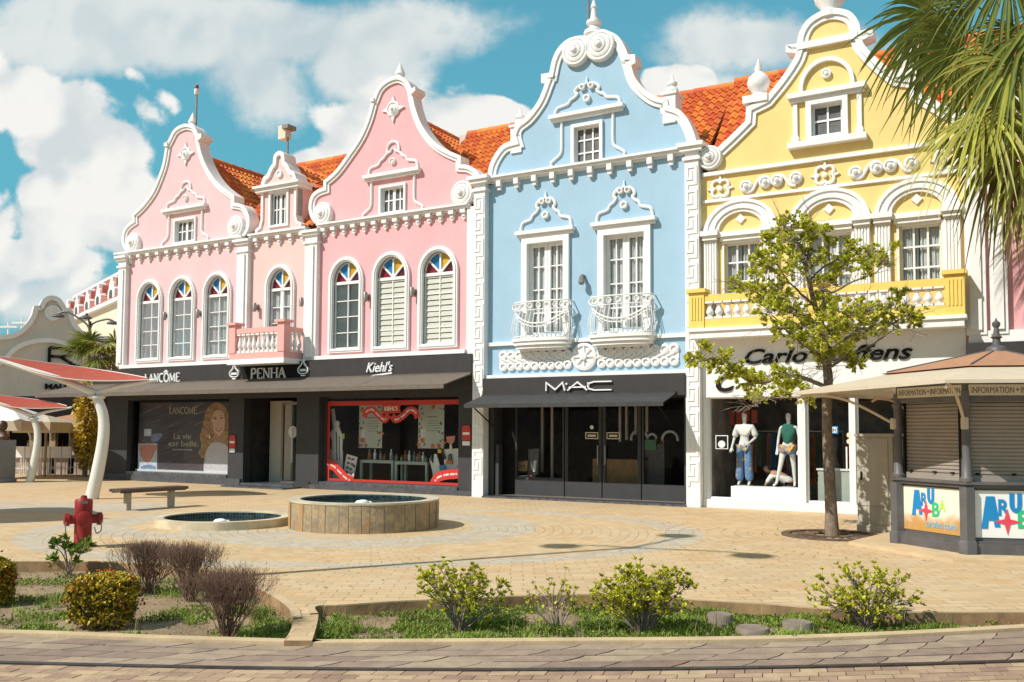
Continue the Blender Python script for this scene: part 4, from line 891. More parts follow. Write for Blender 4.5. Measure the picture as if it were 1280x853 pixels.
# ================================================================== the setting: ground, plaza, planting beds, street
FTN = G(458, 664); FTN = Vector((-2.79, 17.6, 0)); LOWF = Vector((-5.54, 17.85, 0)); TREE = G(1040, 670)
def paving(name):
    m = bpy.data.materials.new(name); m.use_nodes = True; t = NT(m.node_tree); b = t.n['Principled BSDF']
    oc = t.node('ShaderNodeTexCoord').outputs['Object']; wv = t.vadd(oc, t.vmul(t.vadd(t.noise(oc, .9, 2, .5, out=1), (-.5, -.5, -.5)), (.10, .10, 0)))
    x, y, _ = t.sep(wv)
    def polar(cx, cy, k):
        a = t.m('SUBTRACT', x, cx); c = t.m('SUBTRACT', y, cy); r = t.m('SQRT', t.m('ADD', t.m('MULTIPLY', a, a), t.m('MULTIPLY', c, c)))
        return r, t.comb(t.m('MULTIPLY', t.m('ARCTAN2', a, c), k), r, 0)
    rt_, pt = polar(TREE.x, TREE.y, 2.0); rf, pf = polar(-2.6, 17.2, 4.0)
    def bricks(vec, bw, rh, ms):
        n = t.node('ShaderNodeTexBrick'); t.put(n.inputs['Vector'], vec); n.inputs['Scale'].default_value = 1.; n.inputs['Brick Width'].default_value = bw; n.inputs['Row Height'].default_value = rh
        n.inputs['Mortar Size'].default_value = ms; n.inputs['Mortar Smooth'].default_value = .25; n.inputs['Color1'].default_value = (0, 0, 0, 1); n.inputs['Color2'].default_value = (1, 1, 1, 1); n.inputs['Mortar'].default_value = (.5, .5, .5, 1); n.offset_frequency = 2
        return n.outputs['Color'], n.outputs['Fac']
    c1, f1 = bricks(t.comb(x, t.m('ADD', y, t.m('MULTIPLY', x, -.08)), 0), .30, .17, .008)
    c2, f2 = bricks(pt, .28, .24, .011); c3, f3 = bricks(pf, .26, .17, .008)
    kt = t.m('LESS_THAN', rt_, 3.1); ex = t.m('DIVIDE', t.m('SUBTRACT', x, -2.6), 5.7); ey = t.m('DIVIDE', t.m('SUBTRACT', y, 17.0), 4.5)
    er = t.m('SQRT', t.m('ADD', t.m('MULTIPLY', ex, ex), t.m('MULTIPLY', ey, ey))); kf = t.m('LESS_THAN', er, 1.0)
    c = t.mix(kt, t.mix(kf, c1, c3), c2); f = t.mix(kt, t.mix(kf, f1, f3), f2)
    big = t.noise(oc, .35, 5, .6); mid = t.noise(oc, 1.7, 6, .65); fine = t.noise(oc, 14, 5, .7)
    col = t.mix(c, (.52, .367, .205), (.61, .455, .275))
    col = t.mix(t.m('MULTIPLY', t.ramp(mid, .45, .75), .55), col, (.60, .335, .13))                # rusty patches
    col = t.mix(t.m('MULTIPLY', t.ramp(big, .42, .72), .45), col, (.54, .44, .31))
    rr, _ = polar(FTN.x, FTN.y, 1.); rl, _2 = polar(LOWF.x, LOWF.y, 1.)
    band = t.m('MULTIPLY', t.m('GREATER_THAN', er, .95), t.m('LESS_THAN', er, 1.06))
    ring = t.m('MULTIPLY', t.m('GREATER_THAN', rr, 2.1), t.m('LESS_THAN', rr, 3.3)); ring2 = t.m('MULTIPLY', t.m('GREATER_THAN', rl, 1.7), t.m('LESS_THAN', rl, 2.5))
    ysb = t.m('MULTIPLY', t.m('GREATER_THAN', y, 20.2), t.m('LESS_THAN', y, 23.0)); xs = t.m('LESS_THAN', x, -8.0)
    br = t.m('MAXIMUM', t.m('MAXIMUM', band, ring), t.m('MAXIMUM', ring2, t.m('MULTIPLY', ysb, xs)))
    grey = t.mix(c, (.43, .385, .31), (.50, .46, .385))
    col = t.mix(t.m('MULTIPLY', br, t.ramp(mid, .2, .6, .35, .8)), col, grey)
    col = t.mix(t.m('MULTIPLY', t.ramp(fine, .5, .8), .35), col, (.33, .24, .15))
    wear = t.ramp(t.noise(oc, .8, 6, .7), .35, .6)
    col = t.mix(t.m('MULTIPLY', f, t.m('ADD', t.m('MULTIPLY', wear, .55), .06)), col, (.19, .125, .07))
    t.put(b.inputs['Base Color'], col); b.inputs['Roughness'].default_value = .9; b.inputs['Specular IOR Level'].default_value = .2
    bn = t.node('ShaderNodeBump'); bn.inputs['Strength'].default_value = .5; bn.inputs['Distance'].default_value = .012
    t.put(bn.inputs['Height'], t.m('ADD', t.m('MULTIPLY', f, -1.), t.m('MULTIPLY', fine, .5))); t.put(b.inputs['Normal'], bn.outputs[0]); MATS[name] = m
paving('paving')
mat('soil', (.28, .195, .11), .95, .25, 4, .6, 18, dirt=.5, dirtcol=(.17, .12, .07)); mat('far_ground', (.36, .29, .2), .9, .1, .2)
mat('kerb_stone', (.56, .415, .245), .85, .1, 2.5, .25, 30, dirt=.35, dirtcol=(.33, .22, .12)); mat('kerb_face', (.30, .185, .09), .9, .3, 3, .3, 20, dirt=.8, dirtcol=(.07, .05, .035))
mat('street_stone', (.32, .23, .165), .8, .14, 5, .25, 35, tint=.22, dirt=.35, dirtcol=(.13, .105, .085)); mat('street_joint', (.085, .065, .05), .95, .2, 8); mat('street_brick', (.39, .265, .17), .85, .14, 5, .25, 35, tint=.24)
m = MB(); n = 48; m.add([(0, 0, -.3)] + [(1200 * math.cos(2 * math.pi * k / n), 1200 * math.sin(2 * math.pi * k / n), -.3) for k in range(n)], [(0, k + 1, (k + 1) % n + 1) for k in range(n)])
tag(m.build('ground', 'far_ground'), kind='structure')
back = [(-900, 703), (0, 702.5), (62, 702), (150, 704), (230, 709), (285, 719), (322, 736), (346, 749), (361, 761), (366, 774), (363, 788), (355, 801)]
backr = [(390, 801), (396, 781), (398, 768), (396, 759), (432.8, 757), (508.7, 752), (590, 748.5), (660.6, 745.8), (745, 744), (800, 746), (857, 750), (960, 756), (1018, 761), (1114, 765), (1280, 766.5), (2600, 768)]
front = [(-900, 774), (-300, 786), (0, 788.5), (200, 795.5), (375, 800.5), (400, 801), (640, 799.2), (920, 797), (1089, 792), (1280, 782), (1500, 768), (2600, 715)]
g2 = lambda L, z=0.: [tuple(G(*p, z).xy) for p in L]
BK = cr(g2(back), 4) + cr(g2(backr), 4)
edge = BK + [(60, 9.2), (60, 90), (-90, 90), (-90, 10.5)]
def slab(name, pts, z1, z0, mt, side=None):
    m = MB(); tri = geometry.tessellate_polygon([[Vector((p[0], p[1], 0)) for p in pts]]); m.add([(p[0], p[1], z1) for p in pts], tri); n = len(pts); m.k = 1 if side else 0
    m.add([(p[0], p[1], z1) for p in pts] + [(p[0], p[1], z0) for p in pts], [(i, (i + 1) % n, n + (i + 1) % n, n + i) for i in range(n)])
    return tag(m.build(name, [mt, side] if side else mt), kind='structure')
slab('plaza', edge, 0, -.35, 'paving', 'kerb_face')
def flat_strip(O, I, z0, z1):
    m = MB(); n = len(O); m.add([(p[0], p[1], z1) for p in O] + [(p[0], p[1], z1) for p in I] + [(p[0], p[1], z0) for p in O] + [(p[0], p[1], z0) for p in I], [q for i in range(n - 1) for q in ((i, i + 1, n + i + 1, n + i), (i, 2 * n + i, 2 * n + i + 1, i + 1), (n + i, n + i + 1, 3 * n + i + 1, 3 * n + i))]); return m
def off2(P, d): return offset(P, d)
for part in (cr(g2(back[:-2]), 5), cr(g2(backr[2:]), 5)):
    tag(flat_strip(offset(part, -.002), offset(part, -.085), -.02, .012).build('kerb_edging', 'kerb_stone'), kind='structure')
FR = cr(g2(front, -.02), 6); FRO = offset(FR, .085)
tag(flat_strip(offset(FR, -.045), FRO, -.3, -.018).build('kerb', 'kerb_stone'), kind='structure')
# soil of the beds, gently uneven
from mathutils import noise as NZ
def soil_z(x, y): return -.135 + .035 * NZ.noise((x * 1.3, y * 1.3, 0)) + .02 * NZ.noise((x * 4, y * 4, 3))
def inside(x, y, P):
    r = False; n = len(P)
    for i in range(n):
        (x0, y0), (x1, y1) = P[i], P[(i + 1) % n]
        if (y0 > y) != (y1 > y) and x < (x1 - x0) * (y - y0) / (y1 - y0) + x0: r = not r
    return r
m = MB(); nx, ny = 150, 36; x0, x1, y0, y1 = -12., 12., 7.6, 14.5
m.add([(x0 + (x1 - x0) * i / nx, y0 + (y1 - y0) * j / ny, soil_z(x0 + (x1 - x0) * i / nx, y0 + (y1 - y0) * j / ny)) for j in range(ny + 1) for i in range(nx + 1)], [(j * (nx + 1) + i, j * (nx + 1) + i + 1, (j + 1) * (nx + 1) + i + 1, (j + 1) * (nx + 1) + i) for j in range(ny) for i in range(nx)])
tag(m.build('bed_soil', 'soil', smooth='full'), kind='structure')
# street: joint bed, zigzag pavers, rail, brick strip
def fr_y(x):                                                         # y of the kerb's outer edge at x
    for (a, b), (c, d) in zip(FRO, FRO[1:]):
        if a <= x <= c: return b + (d - b) * (x - a) / max(1e-6, c - a)
    return FRO[0][1] if x < FRO[0][0] else FRO[-1][1]
SZ = -.045
rail_px = [(-700, 812), (-300, 821), (0, 829), (320, 836), (640, 838), (960, 835), (1280, 827), (1600, 815), (2200, 790)]
RL = cr(g2(rail_px, SZ), 8)
def rl_y(x):
    for (a, b), (c, d) in zip(RL, RL[1:]):
        if a <= x <= c: return b + (d - b) * (x - a) / max(1e-6, c - a)
    return RL[0][1] if x < RL[0][0] else RL[-1][1]
mj = MB(); P = [(p[0], p[1]) for p in FRO if abs(p[0]) < 30]; n = len(P); mj.add([(p[0], p[1] + .02, SZ - .012) for p in P] + [(p[0], -25., SZ - .012) for p in P], [(i, i + 1, n + i + 1, n + i) for i in range(n - 1)])
tag(mj.build('street', 'street_joint'), kind='structure')
m = MB(); ROWS = 4
PL, gap = .56, .009
for r in range(ROWS):
    x = -9. + (r % 2) * PL / 2
    while x < 9.:
        q = []
        t0, t1 = r / ROWS, (r + 1) / ROWS; dz = ru(-.003, .003); tv = rnd()
        def pt(xx, t): ya, yb = fr_y(xx) - .004, rl_y(xx) + .062; return (xx, ya + (yb - ya) * t, SZ + dz)
        g_ = gap; tt = .012; k = .095 * (1 if r % 2 else 1); jx = ru(-.012, .012)
        top = [pt(x + g_ + k + PL * .0, t0 + tt), pt(x + PL * .5 + k, t0 + tt), pt(x + PL - g_ + k, t0 + tt)]
        bot = [pt(x + PL - g_ - k, t1 - tt), pt(x + PL * .5 - k, t1 - tt), pt(x + g_ - k, t1 - tt)]
        mid = [pt(x + PL - g_ + .02, (t0 + t1) / 2)], [pt(x + g_ + .02, (t0 + t1) / 2)]
        poly = top + mid[0] + bot + mid[1]; n = len(poly)
        m.add(poly + [(p[0], p[1], SZ - .012) for p in poly], [tuple(range(n))] + [(i, (i + 1) % n, n + (i + 1) % n, n + i) for i in range(n)], tv)
        x += PL
tag(m.build('street_paving', 'street_stone'), kind='structure')
m = MB()
for r in range(16):
    x = -7. + (r % 2) * .11
    while x < 7.:
        dz = ru(-.002, .002); L = .22
        y = lambda xx, k: rl_y(xx) - .035 - (r + k) * .115
        a, b = x + .004, x + L - .004; s_ = .03
        P = [(a + s_, y(a, .03), SZ + dz), (b + s_, y(b, .03), SZ + dz), (b, y(b, .97), SZ + dz), (a, y(a, .97), SZ + dz)]
        m.add(P + [(p[0], p[1], SZ - .012) for p in P], [(0, 1, 2, 3)] + [(i, (i + 1) % 4, 4 + (i + 1) % 4, 4 + i) for i in range(4)], rnd()); x += L
tag(m.build('street_bricks', 'street_brick'), kind='structure')
mat('rail_steel', (.09, .075, .07), .42, .25, 12, .1, 60, metal=.7)
RR = [p for p in RL if abs(p[0]) < 9]
m = MB()
for d0, d1, z in ((.0, .035, SZ + .012), (-.05, -.022, SZ + .006)):
    O_, I_ = offset(RR, d0), offset(RR, d1); n = len(O_); m.add([(p[0], p[1], z) for p in O_] + [(p[0], p[1], z) for p in I_] + [(p[0], p[1], SZ - .05) for p in O_] + [(p[0], p[1], SZ - .05) for p in I_], [q for i in range(n - 1) for q in ((i, i + 1, n + i + 1, n + i), (i, 2 * n + i, 2 * n + i + 1, i + 1), (n + i, n + i + 1, 3 * n + i + 1, 3 * n + i))])
m.add([(p[0], p[1], SZ - .006) for p in offset(RR, -.022)] + [(p[0], p[1], SZ - .006) for p in offset(RR, .0)], [(i, i + 1, len(RR) + i + 1, len(RR) + i) for i in range(len(RR) - 1)])
tag(m.build('tram_rail', 'rail_steel'), kind='structure')
# ================================================================== plaza furniture
def _tt(mb, pts, r, n=8): mb.tube(pts, r, n)
# ---- fountains
def clad_mat():
    m = bpy.data.materials.new('slate_clad'); m.use_nodes = True; t = NT(m.node_tree); b = t.n['Principled BSDF']; oc = t.node('ShaderNodeTexCoord').outputs['Object']; a = t.node('ShaderNodeAttribute', attribute_name='tint').outputs['Fac']
    v = t.vadd(oc, t.comb(t.m('MULTIPLY', a, 37.), t.m('MULTIPLY', a, 11.), 0)); n1 = t.noise(v, 4.5, 6, .65); n2 = t.noise(v, 13, 6, .7); n3 = t.noise(t.vadd(v, (9, 3, 1)), 2.1, 4, .6)
    c = t.mix(t.ramp(n1, .35, .65), (.27, .205, .13), (.43, .31, .165)); c = t.mix(t.ramp(t.m('ADD', n3, t.m('MULTIPLY', t.m('SUBTRACT', a, .5), .35)), .5, .68), c, (.43, .225, .07)); c = t.mix(t.ramp(n2, .47, .68, 0, .8), c, (.15, .13, .11)); c = t.mix(t.ramp(t.m('ADD', n2, t.m('MULTIPLY', a, .15)), .62, .8, 0, .5), c, (.50, .43, .32))
    c = t.mix(t.m('MULTIPLY', t.m('ABSOLUTE', t.m('SUBTRACT', a, .5)), .32), c, t.mix(t.m('GREATER_THAN', a, .5), (.20, .17, .13), (.46, .36, .23))); t.put(b.inputs['Base Color'], c); b.inputs['Roughness'].default_value = .7
    bn = t.node('ShaderNodeBump'); bn.inputs['Strength'].default_value = .5; bn.inputs['Distance'].default_value = .015; t.put(bn.inputs['Height'], n2); t.put(b.inputs['Normal'], bn.outputs[0]); MATS['slate_clad'] = m
clad_mat(); mat('coping_stone', (.50, .44, .32), .8, .15, 3, .2, 30, dirt=.35, dirtcol=(.30, .25, .17))
mat('mosaic', (.028, .055, .06), .3, .6, 25, tint=.6); mat('limestone', (.56, .47, .32), .85, .18, 3, .25, 25, dirt=.4, dirtcol=(.36, .29, .18)); mat('foam', (.75, .75, .72), .6, .1, 10)
def water():
    m = bpy.data.materials.new('water'); m.use_nodes = True; t = NT(m.node_tree); b = t.n['Principled BSDF']; t.put(b.inputs['Base Color'], (.015, .03, .033)); b.inputs['Roughness'].default_value = .06; b.inputs['IOR'].default_value = 1.33
    oc = t.node('ShaderNodeTexCoord').outputs['Object']; bn = t.node('ShaderNodeBump'); bn.inputs['Strength'].default_value = .35; bn.inputs['Distance'].default_value = .03; t.put(bn.inputs['Height'], t.noise(oc, 7, 3, .5)); t.put(b.inputs['Normal'], bn.outputs[0]); MATS['water'] = m
water()
def ringmesh(r0, r1, z0, z1, n=72):
    m = MB(); vs = []
    for r, z in ((r0, z0), (r0, z1), (r1, z1), (r1, z0)): vs += [(r * math.cos(2 * math.pi * k / n), r * math.sin(2 * math.pi * k / n), z) for k in range(n)]
    m.add(vs, [(a * n + k, a * n + (k + 1) % n, ((a + 1) % 4) * n + (k + 1) % n, ((a + 1) % 4) * n + k) for a in range(4) for k in range(n)]); return m
def fountain(loc, R, H, rim, label, clad, water_z, name):
    t = thing(name, label, 'fountain', loc, 0, 'round fountains on the plaza')
    m = MB(); k = 0; a = 0.
    while a < 2 * math.pi - .02:
        w_ = min(ru(.13, .28) / R, 2 * math.pi - a); hh = H - .035 if clad else H - .02
        if clad:
            P = [(R + ru(0, .012)) , a + .004 / R, a + w_ - .004 / R]; ns = 3; vs = []
            for z in (-.1, hh): vs += [(P[0] * math.cos(P[1] + (P[2] - P[1]) * i / ns), P[0] * math.sin(P[1] + (P[2] - P[1]) * i / ns), z) for i in range(ns + 1)]
            m.add(vs, [(i, i + 1, ns + 2 + i, ns + 1 + i) for i in range(ns)], rnd())
        a += w_
    if clad: m.build('stone_cladding', 'slate_clad', t)
    ringmesh(R - .08 if clad else R - rim, R - .006 if clad else R, -.1, H - .036 if clad else H).build('basin_wall', 'slate_clad' if clad else 'limestone', t, smooth='auto')
    if clad: ringmesh(R - rim, R + .015, H - .035, H).build('coping', 'coping_stone', t, smooth='auto')
    m = MB(); n = 110; rr = R - rim - .004; rows = max(2, int(H / .06)) + 2
    for j in range(rows):
        z0 = H - .02 - (j + 1) * .06; z1 = z0 + .056
        for i in range(n):
            a0, a1 = 2 * math.pi * i / n, 2 * math.pi * (i + .93) / n; m.add([(rr * math.cos(a0), rr * math.sin(a0), z0), (rr * math.cos(a1), rr * math.sin(a1), z0), (rr * math.cos(a1), rr * math.sin(a1), z1), (rr * math.cos(a0), rr * math.sin(a0), z1)], [(0, 1, 2, 3)], rnd())
    m.build('mosaic_lining', 'mosaic', t, fix=False)
    m = MB(); m.add([(0, 0, water_z)] + [(rr * math.cos(2 * math.pi * k / 48), rr * math.sin(2 * math.pi * k / 48), water_z) for k in range(48)], [(0, 1 + k, 1 + (k + 1) % 48) for k in range(48)]); tag(m.build('water', 'water', t), kind='stuff')
    m = MB(); m.lathe((0, -.2, water_z - .05), [(.10, 0), (.13, .05), (.11, .10), (.05, .13)], 10); m.lathe((.12, -.15, water_z - .05), [(.07, 0), (.08, .05), (.03, .10)], 8); m.lathe((-.1, -.1, water_z - .05), [(.08, 0), (.09, .05), (.03, .11)], 8); m.build('spout', 'foam', t, smooth='auto'); return t
fountain(FTN, 1.40, .53, .20, 'raised round fountain clad in upright brown slate slabs', True, .43, 'fountain')
fountain(LOWF, 1.26, .15, .17, 'low round fountain basin with pale stone rim', False, .04, 'fountain')
# ---- bench
mat('bench_wood', (.10, .062, .045), .6, .3, 9, .2, 40, tint=.2); mat('bench_post', (.42, .37, .29), .8, .12, 6, .2, 40)
b0, b1 = G(159, 638), G(213.5, 634); d = (b1 - b0).xy; L = d.length; bt = thing('park_bench', 'backless bench of dark wooden slats on square stone posts', 'bench', (b0 + b1) / 2, math.atan2(d.y, d.x))
for i in range(4):
    m = MB(); y = -.22 + i * .115; m.bx(-L * .78, L * .78, y, y + .098, .42, .485); m.tv = ru(.3, .7); m.t = [m.tv] * len(m.f); m.build('slat', 'bench_wood', bt)
for s in (-1, 1):
    m = MB(); m.bx(s * L / 2 - .06, s * L / 2 + .06, -.06, .06, -.01, .395); m.build('leg', 'bench_post', bt)
m = MB(); m.bx(-L * .74, L * .74, -.19, -.13, .395, .42); m.bx(-L * .74, L * .74, .13, .19, .395, .42); m.build('seat_rail', 'bench_wood', bt)
# ---- hydrant
mat('hydrant_red', (.25, .009, .007), .5, .22, 7, .12, 40, dirt=.5, dirtcol=(.16, .012, .012))
hp = G(103, 688, -.05); HZ = hp.copy(); ht = thing('fire_hydrant', 'red fire hydrant standing at the planting bed behind the leafy oleander', 'hydrant', hp, R_(28)); ht.scale = (.83, .83, .95)
m = MB(); m.lathe((0, 0, -.1), [(.27, 0), (.27, .12), (.25, .15), (.17, .15), (.152, .19), (.15, .70), (.154, .72), (.154, .90), (.135, .925), (.06, .935), (.05, .98), (.02, .985)], 26)
for k in range(8): a = k * math.pi / 4; m.lathe((.23 * math.cos(a), .23 * math.sin(a), .045), [(.022, 0), (.022, .03), (.005, .032)], 6)
m.build('body', 'hydrant_red', ht, smooth='auto')
m = MB(); m.tube([(.0, -.15, .52), (.0, -.33, .52)], .105, 16); m.tube([(0, -.30, .52), (0, -.38, .52), (0, -.40, .52)], [.13, .13, .08], 16); o_ = m.build('outlet', 'hydrant_red', ht, smooth='auto')
for s in (-1, 1):
    m = MB(); m.tube([(s * .14, 0, .50), (s * .25, 0, .50)], .075, 14); m.tube([(s * .23, 0, .50), (s * .31, 0, .50), (s * .335, 0, .50)], [.105, .105, .05], 14); oc_ = m.build('outlet', 'hydrant_red', ht, smooth='auto')
    m = MB(); P = cr([(s * .29, -.10, .47), (s * .30, -.14, .35), (s * .27, -.13, .2), (s * .30, -.12, .12)] if s < 0 else [(s * .29, -.10, .48), (s * .30, -.14, .33), (s * .22, -.17, .28), (s * .18, -.18, .38)], 4); m.tube(P, .011, 5); m.build('chain', 'lamp_metal', oc_)
m = MB(); m.bx(-.06, .06, -.192, -.17, .76, .80); m.build('name_plate', 'lamp_metal', ht)
# ---- small blue box in the bed
mat('blue_plastic', (.04, .07, .22), .5, .2, 6); p = G(139, 710, -.15); m = MB(); m.bx(-.15, .15, -.1, .1, 0, .14); m.bx(-.17, .17, -.12, .12, .09, .12); tag(m.build('utility_box', 'blue_plastic', loc=p), 'small blue box half hidden between the hydrant and the dry bushes', 'box')
# ---- concrete stubs
mat('concrete', (.24, .185, .145), .9, .2, 6, .4, 25, dirt=.5, dirtcol=(.15, .115, .09))
for (px, py, r, h, lab, zz) in ((900, 781, .135, .11, 'round concrete stub lying farther back beside the yellow bush', -.13), (941, 796, .165, .09, 'wide flat concrete stub, the lowest of the three', -.13), (997, 794, .145, .13, 'round concrete stub nearest to the right bush', -.13)):
    p = G(px, py, zz); m = MB(); m.lathe((0, 0, -.05), [(r * .94, 0), (r, .04), (r * .98, h + .03), (r * .9, h + .05), (r * .6, h + .045), (.01, h + .05)], 16); tag(m.build('concrete_stub', 'concrete', loc=p, smooth='auto'), lab, 'concrete stub', 'concrete stubs in the bed')
# ---- tree grate
mat('rusty_iron', (.13, .085, .06), .8, .3, 8, .3, 30, metal=.2); gt = thing('tree_grate', 'round rusty iron grate set around the tree trunk', 'tree grate', (TREE.x, TREE.y, 0))
ringmesh(.72, .86, -.1, .03).build('rim', 'rusty_iron', gt, smooth='auto'); ringmesh(.30, .36, -.1, .024, 32).build('inner_ring', 'rusty_iron', gt)
m = MB()
for k in range(40):
    a = 2 * math.pi * k / 40; c_, s_ = math.cos(a), math.sin(a)
    if k % 5 == 0 or k % 2 == 0: m.tube([(.34 * c_, .34 * s_, .004), (.74 * c_, .74 * s_, .004)], .018, 4)
m.build('grate_bars', 'rusty_iron', gt); m = MB(); m.lathe((0, 0, -.02), [(.74, 0), (.74, .012)], 32); m.build('soil_pit', 'soil', gt)
# ---- utility cabinet
mat('cabinet_paint', (.44, .41, .33), .6, .07, 4, .06, 30, dirt=.35, dirtcol=(.27, .23, .17)); c0, c1 = G(1071, 664), G(1118, 667.5); d = (c1 - c0).xy; L = d.length; n_ = Vector((-d.y, d.x)) / L
ct = thing('utility_cabinet', 'beige metal utility cabinet standing between the tree and the kiosk', 'cabinet', c0, math.atan2(d.y, d.x)); m = MB(); CHT = 1.80
m.bx(0, L, 0, .55, -.02, .12); m.bx(.015, L - .015, .015, .53, .12, CHT - .05); m.bx(-.02, L + .02, -.02, .58, CHT - .05, CHT); m.build('cabinet_body', 'cabinet_paint', ct)
m = MB(); m.bx(.04, L * .86, .0, .02, .48, CHT - .09); dd = m.build('door', 'cabinet_paint', ct); m = MB(); m.bx(.04, L * .86, .0, .02, .16, .46); m.build('lower_panel', 'cabinet_paint', ct)
m = MB(); m.bx(.09, .115, -.03, .0, .95, 1.10); m.build('handle', 'black', dd); m = MB(); m.bx(L - .01, L + .012, .1, .5, .2, 1.7); m.build('side_door', 'cabinet_paint', ct)
# ---- information kiosk: hexagonal
mat('kiosk_grey', (.10, .095, .095), .5, .15, 4, .06, 40, dirt=.3, dirtcol=(.17, .155, .14)); mat('shutter', (.30, .255, .21), .55, .06, 3, dirt=.35, dirtcol=(.24, .2, .17)); mat('canvas_cream', (.68, .585, .44), .85, .05, 3, .1, 40, trans=.25, dirt=.2, dirtcol=(.5, .42, .31)); mat('canvas_rust', (.40, .205, .115), .85, .08, 3, .1, 40, dirt=.25, dirtcol=(.30, .14, .075))
mat('sign_beige', (.55, .50, .40), .6, .05, 4)
for nm, c_ in (('logo_blue', (.01, .22, .50)), ('logo_green', (.03, .48, .20)), ('logo_lime', (.45, .65, .12)), ('logo_red', (.72, .06, .10)), ('logo_sky', (.18, .45, .62))): mat(nm, c_, .4, .04, 5)
K0, K1 = G(1210, 697), G(1121.5, 682.5); e_ = (K1 - K0).xy; L = e_.length; n_ = Vector((-e_.y, e_.x)) / L
if n_.x < 0: n_ = -n_
KC = (K0.xy + K1.xy) / 2 + n_ * (L * math.sqrt(3) / 2); KR = L; a0 = math.atan2(K0.y - KC.y, K0.x - KC.x)
kt = thing('information_kiosk', 'closed hexagonal kiosk with rolled shutters, logo panels and a two colour canvas roof', 'kiosk', (KC.x, KC.y, .0)); kang = lambda i: a0 - math.pi / 3 * i    # corner 0 near, corner 1 left... going round
def kc(i, r, z): return (r * math.cos(kang(i)), r * math.sin(kang(i)), z)
def hexring(m, r0, r1, z0, z1):
    n = 6; vs = []
    for r, z in ((r0, z0), (r0, z1), (r1, z1), (r1, z0)): vs += [kc(k, r, z) for k in range(n)]
    m.add(vs, [(a * n + k, a * n + (k + 1) % n, ((a + 1) % 4) * n + (k + 1) % n, ((a + 1) % 4) * n + k) for a in range(4) for k in range(n)])
m = MB(); hexring(m, .2, KR + .75, -.1, .05); m.build('platform', 'kerb_stone', kt)
m = MB(); hexring(m, KR - .14, KR + .04, .04, .2); hexring(m, KR - .14, KR + .015, .2, .24); m.build('base', 'kiosk_grey', kt)
m = MB(); hexring(m, KR - .35, KR + .06, 1.06, 1.10); hexring(m, KR - .2, KR + .02, 1.01, 1.06); m.build('counter', 'kiosk_grey', kt)
m = MB(); hexring(m, KR - .2, KR - .02, 2.29, 2.60); m.build('header', 'kiosk_grey', kt); m = MB(); m.add([kc(k, KR - .25, 1.3) for k in range(6)] + [kc(k, KR - .25, .1) for k in range(6)], [(0, 1, 2, 3, 4, 5), (6, 7, 8, 9, 10, 11)]); m.build('inner_floor', 'dark_room', kt)
def kface(i):                                                       # local frame of face between corners i and i+1: origin at corner i, X along, Y outward
    p, q = Vector(kc(i, KR, 0)), Vector(kc(i + 1, KR, 0)); X_ = (q - p).normalized(); N_ = Vector(((p + q) / 2).to_tuple()).normalized(); return p, X_, N_
def kbox(m, i, x0, x1, z0, z1, y0, y1):
    p, X_, N_ = kface(i); pt = lambda x, y, z: tuple(p + X_ * x + N_ * y + Vector((0, 0, z))); m.hexa([pt(x0, y1, z0), pt(x1, y1, z0), pt(x1, y0, z0), pt(x0, y0, z0), pt(x0, y1, z1), pt(x1, y1, z1), pt(x1, y0, z1), pt(x0, y0, z1)])
def kposter():
    m = bpy.data.materials.new('poster_sand'); m.use_nodes = True; t = NT(m.node_tree); b = t.n['Principled BSDF']; oc = t.node('ShaderNodeTexCoord').outputs['Object']; z = t.sep(oc)[2]
    f = t.m('ADD', t.ramp(z, .35, .85), t.m('MULTIPLY', t.m('SUBTRACT', t.noise(oc, 4, 6, .6), .5), .9)); c = t.mix(t.ramp(f, .0, .55), (.50, .27, .08), (.76, .70, .58)); t.put(b.inputs['Base Color'], c); b.inputs['Roughness'].default_value = .4; MATS['poster_sand'] = m
kposter()
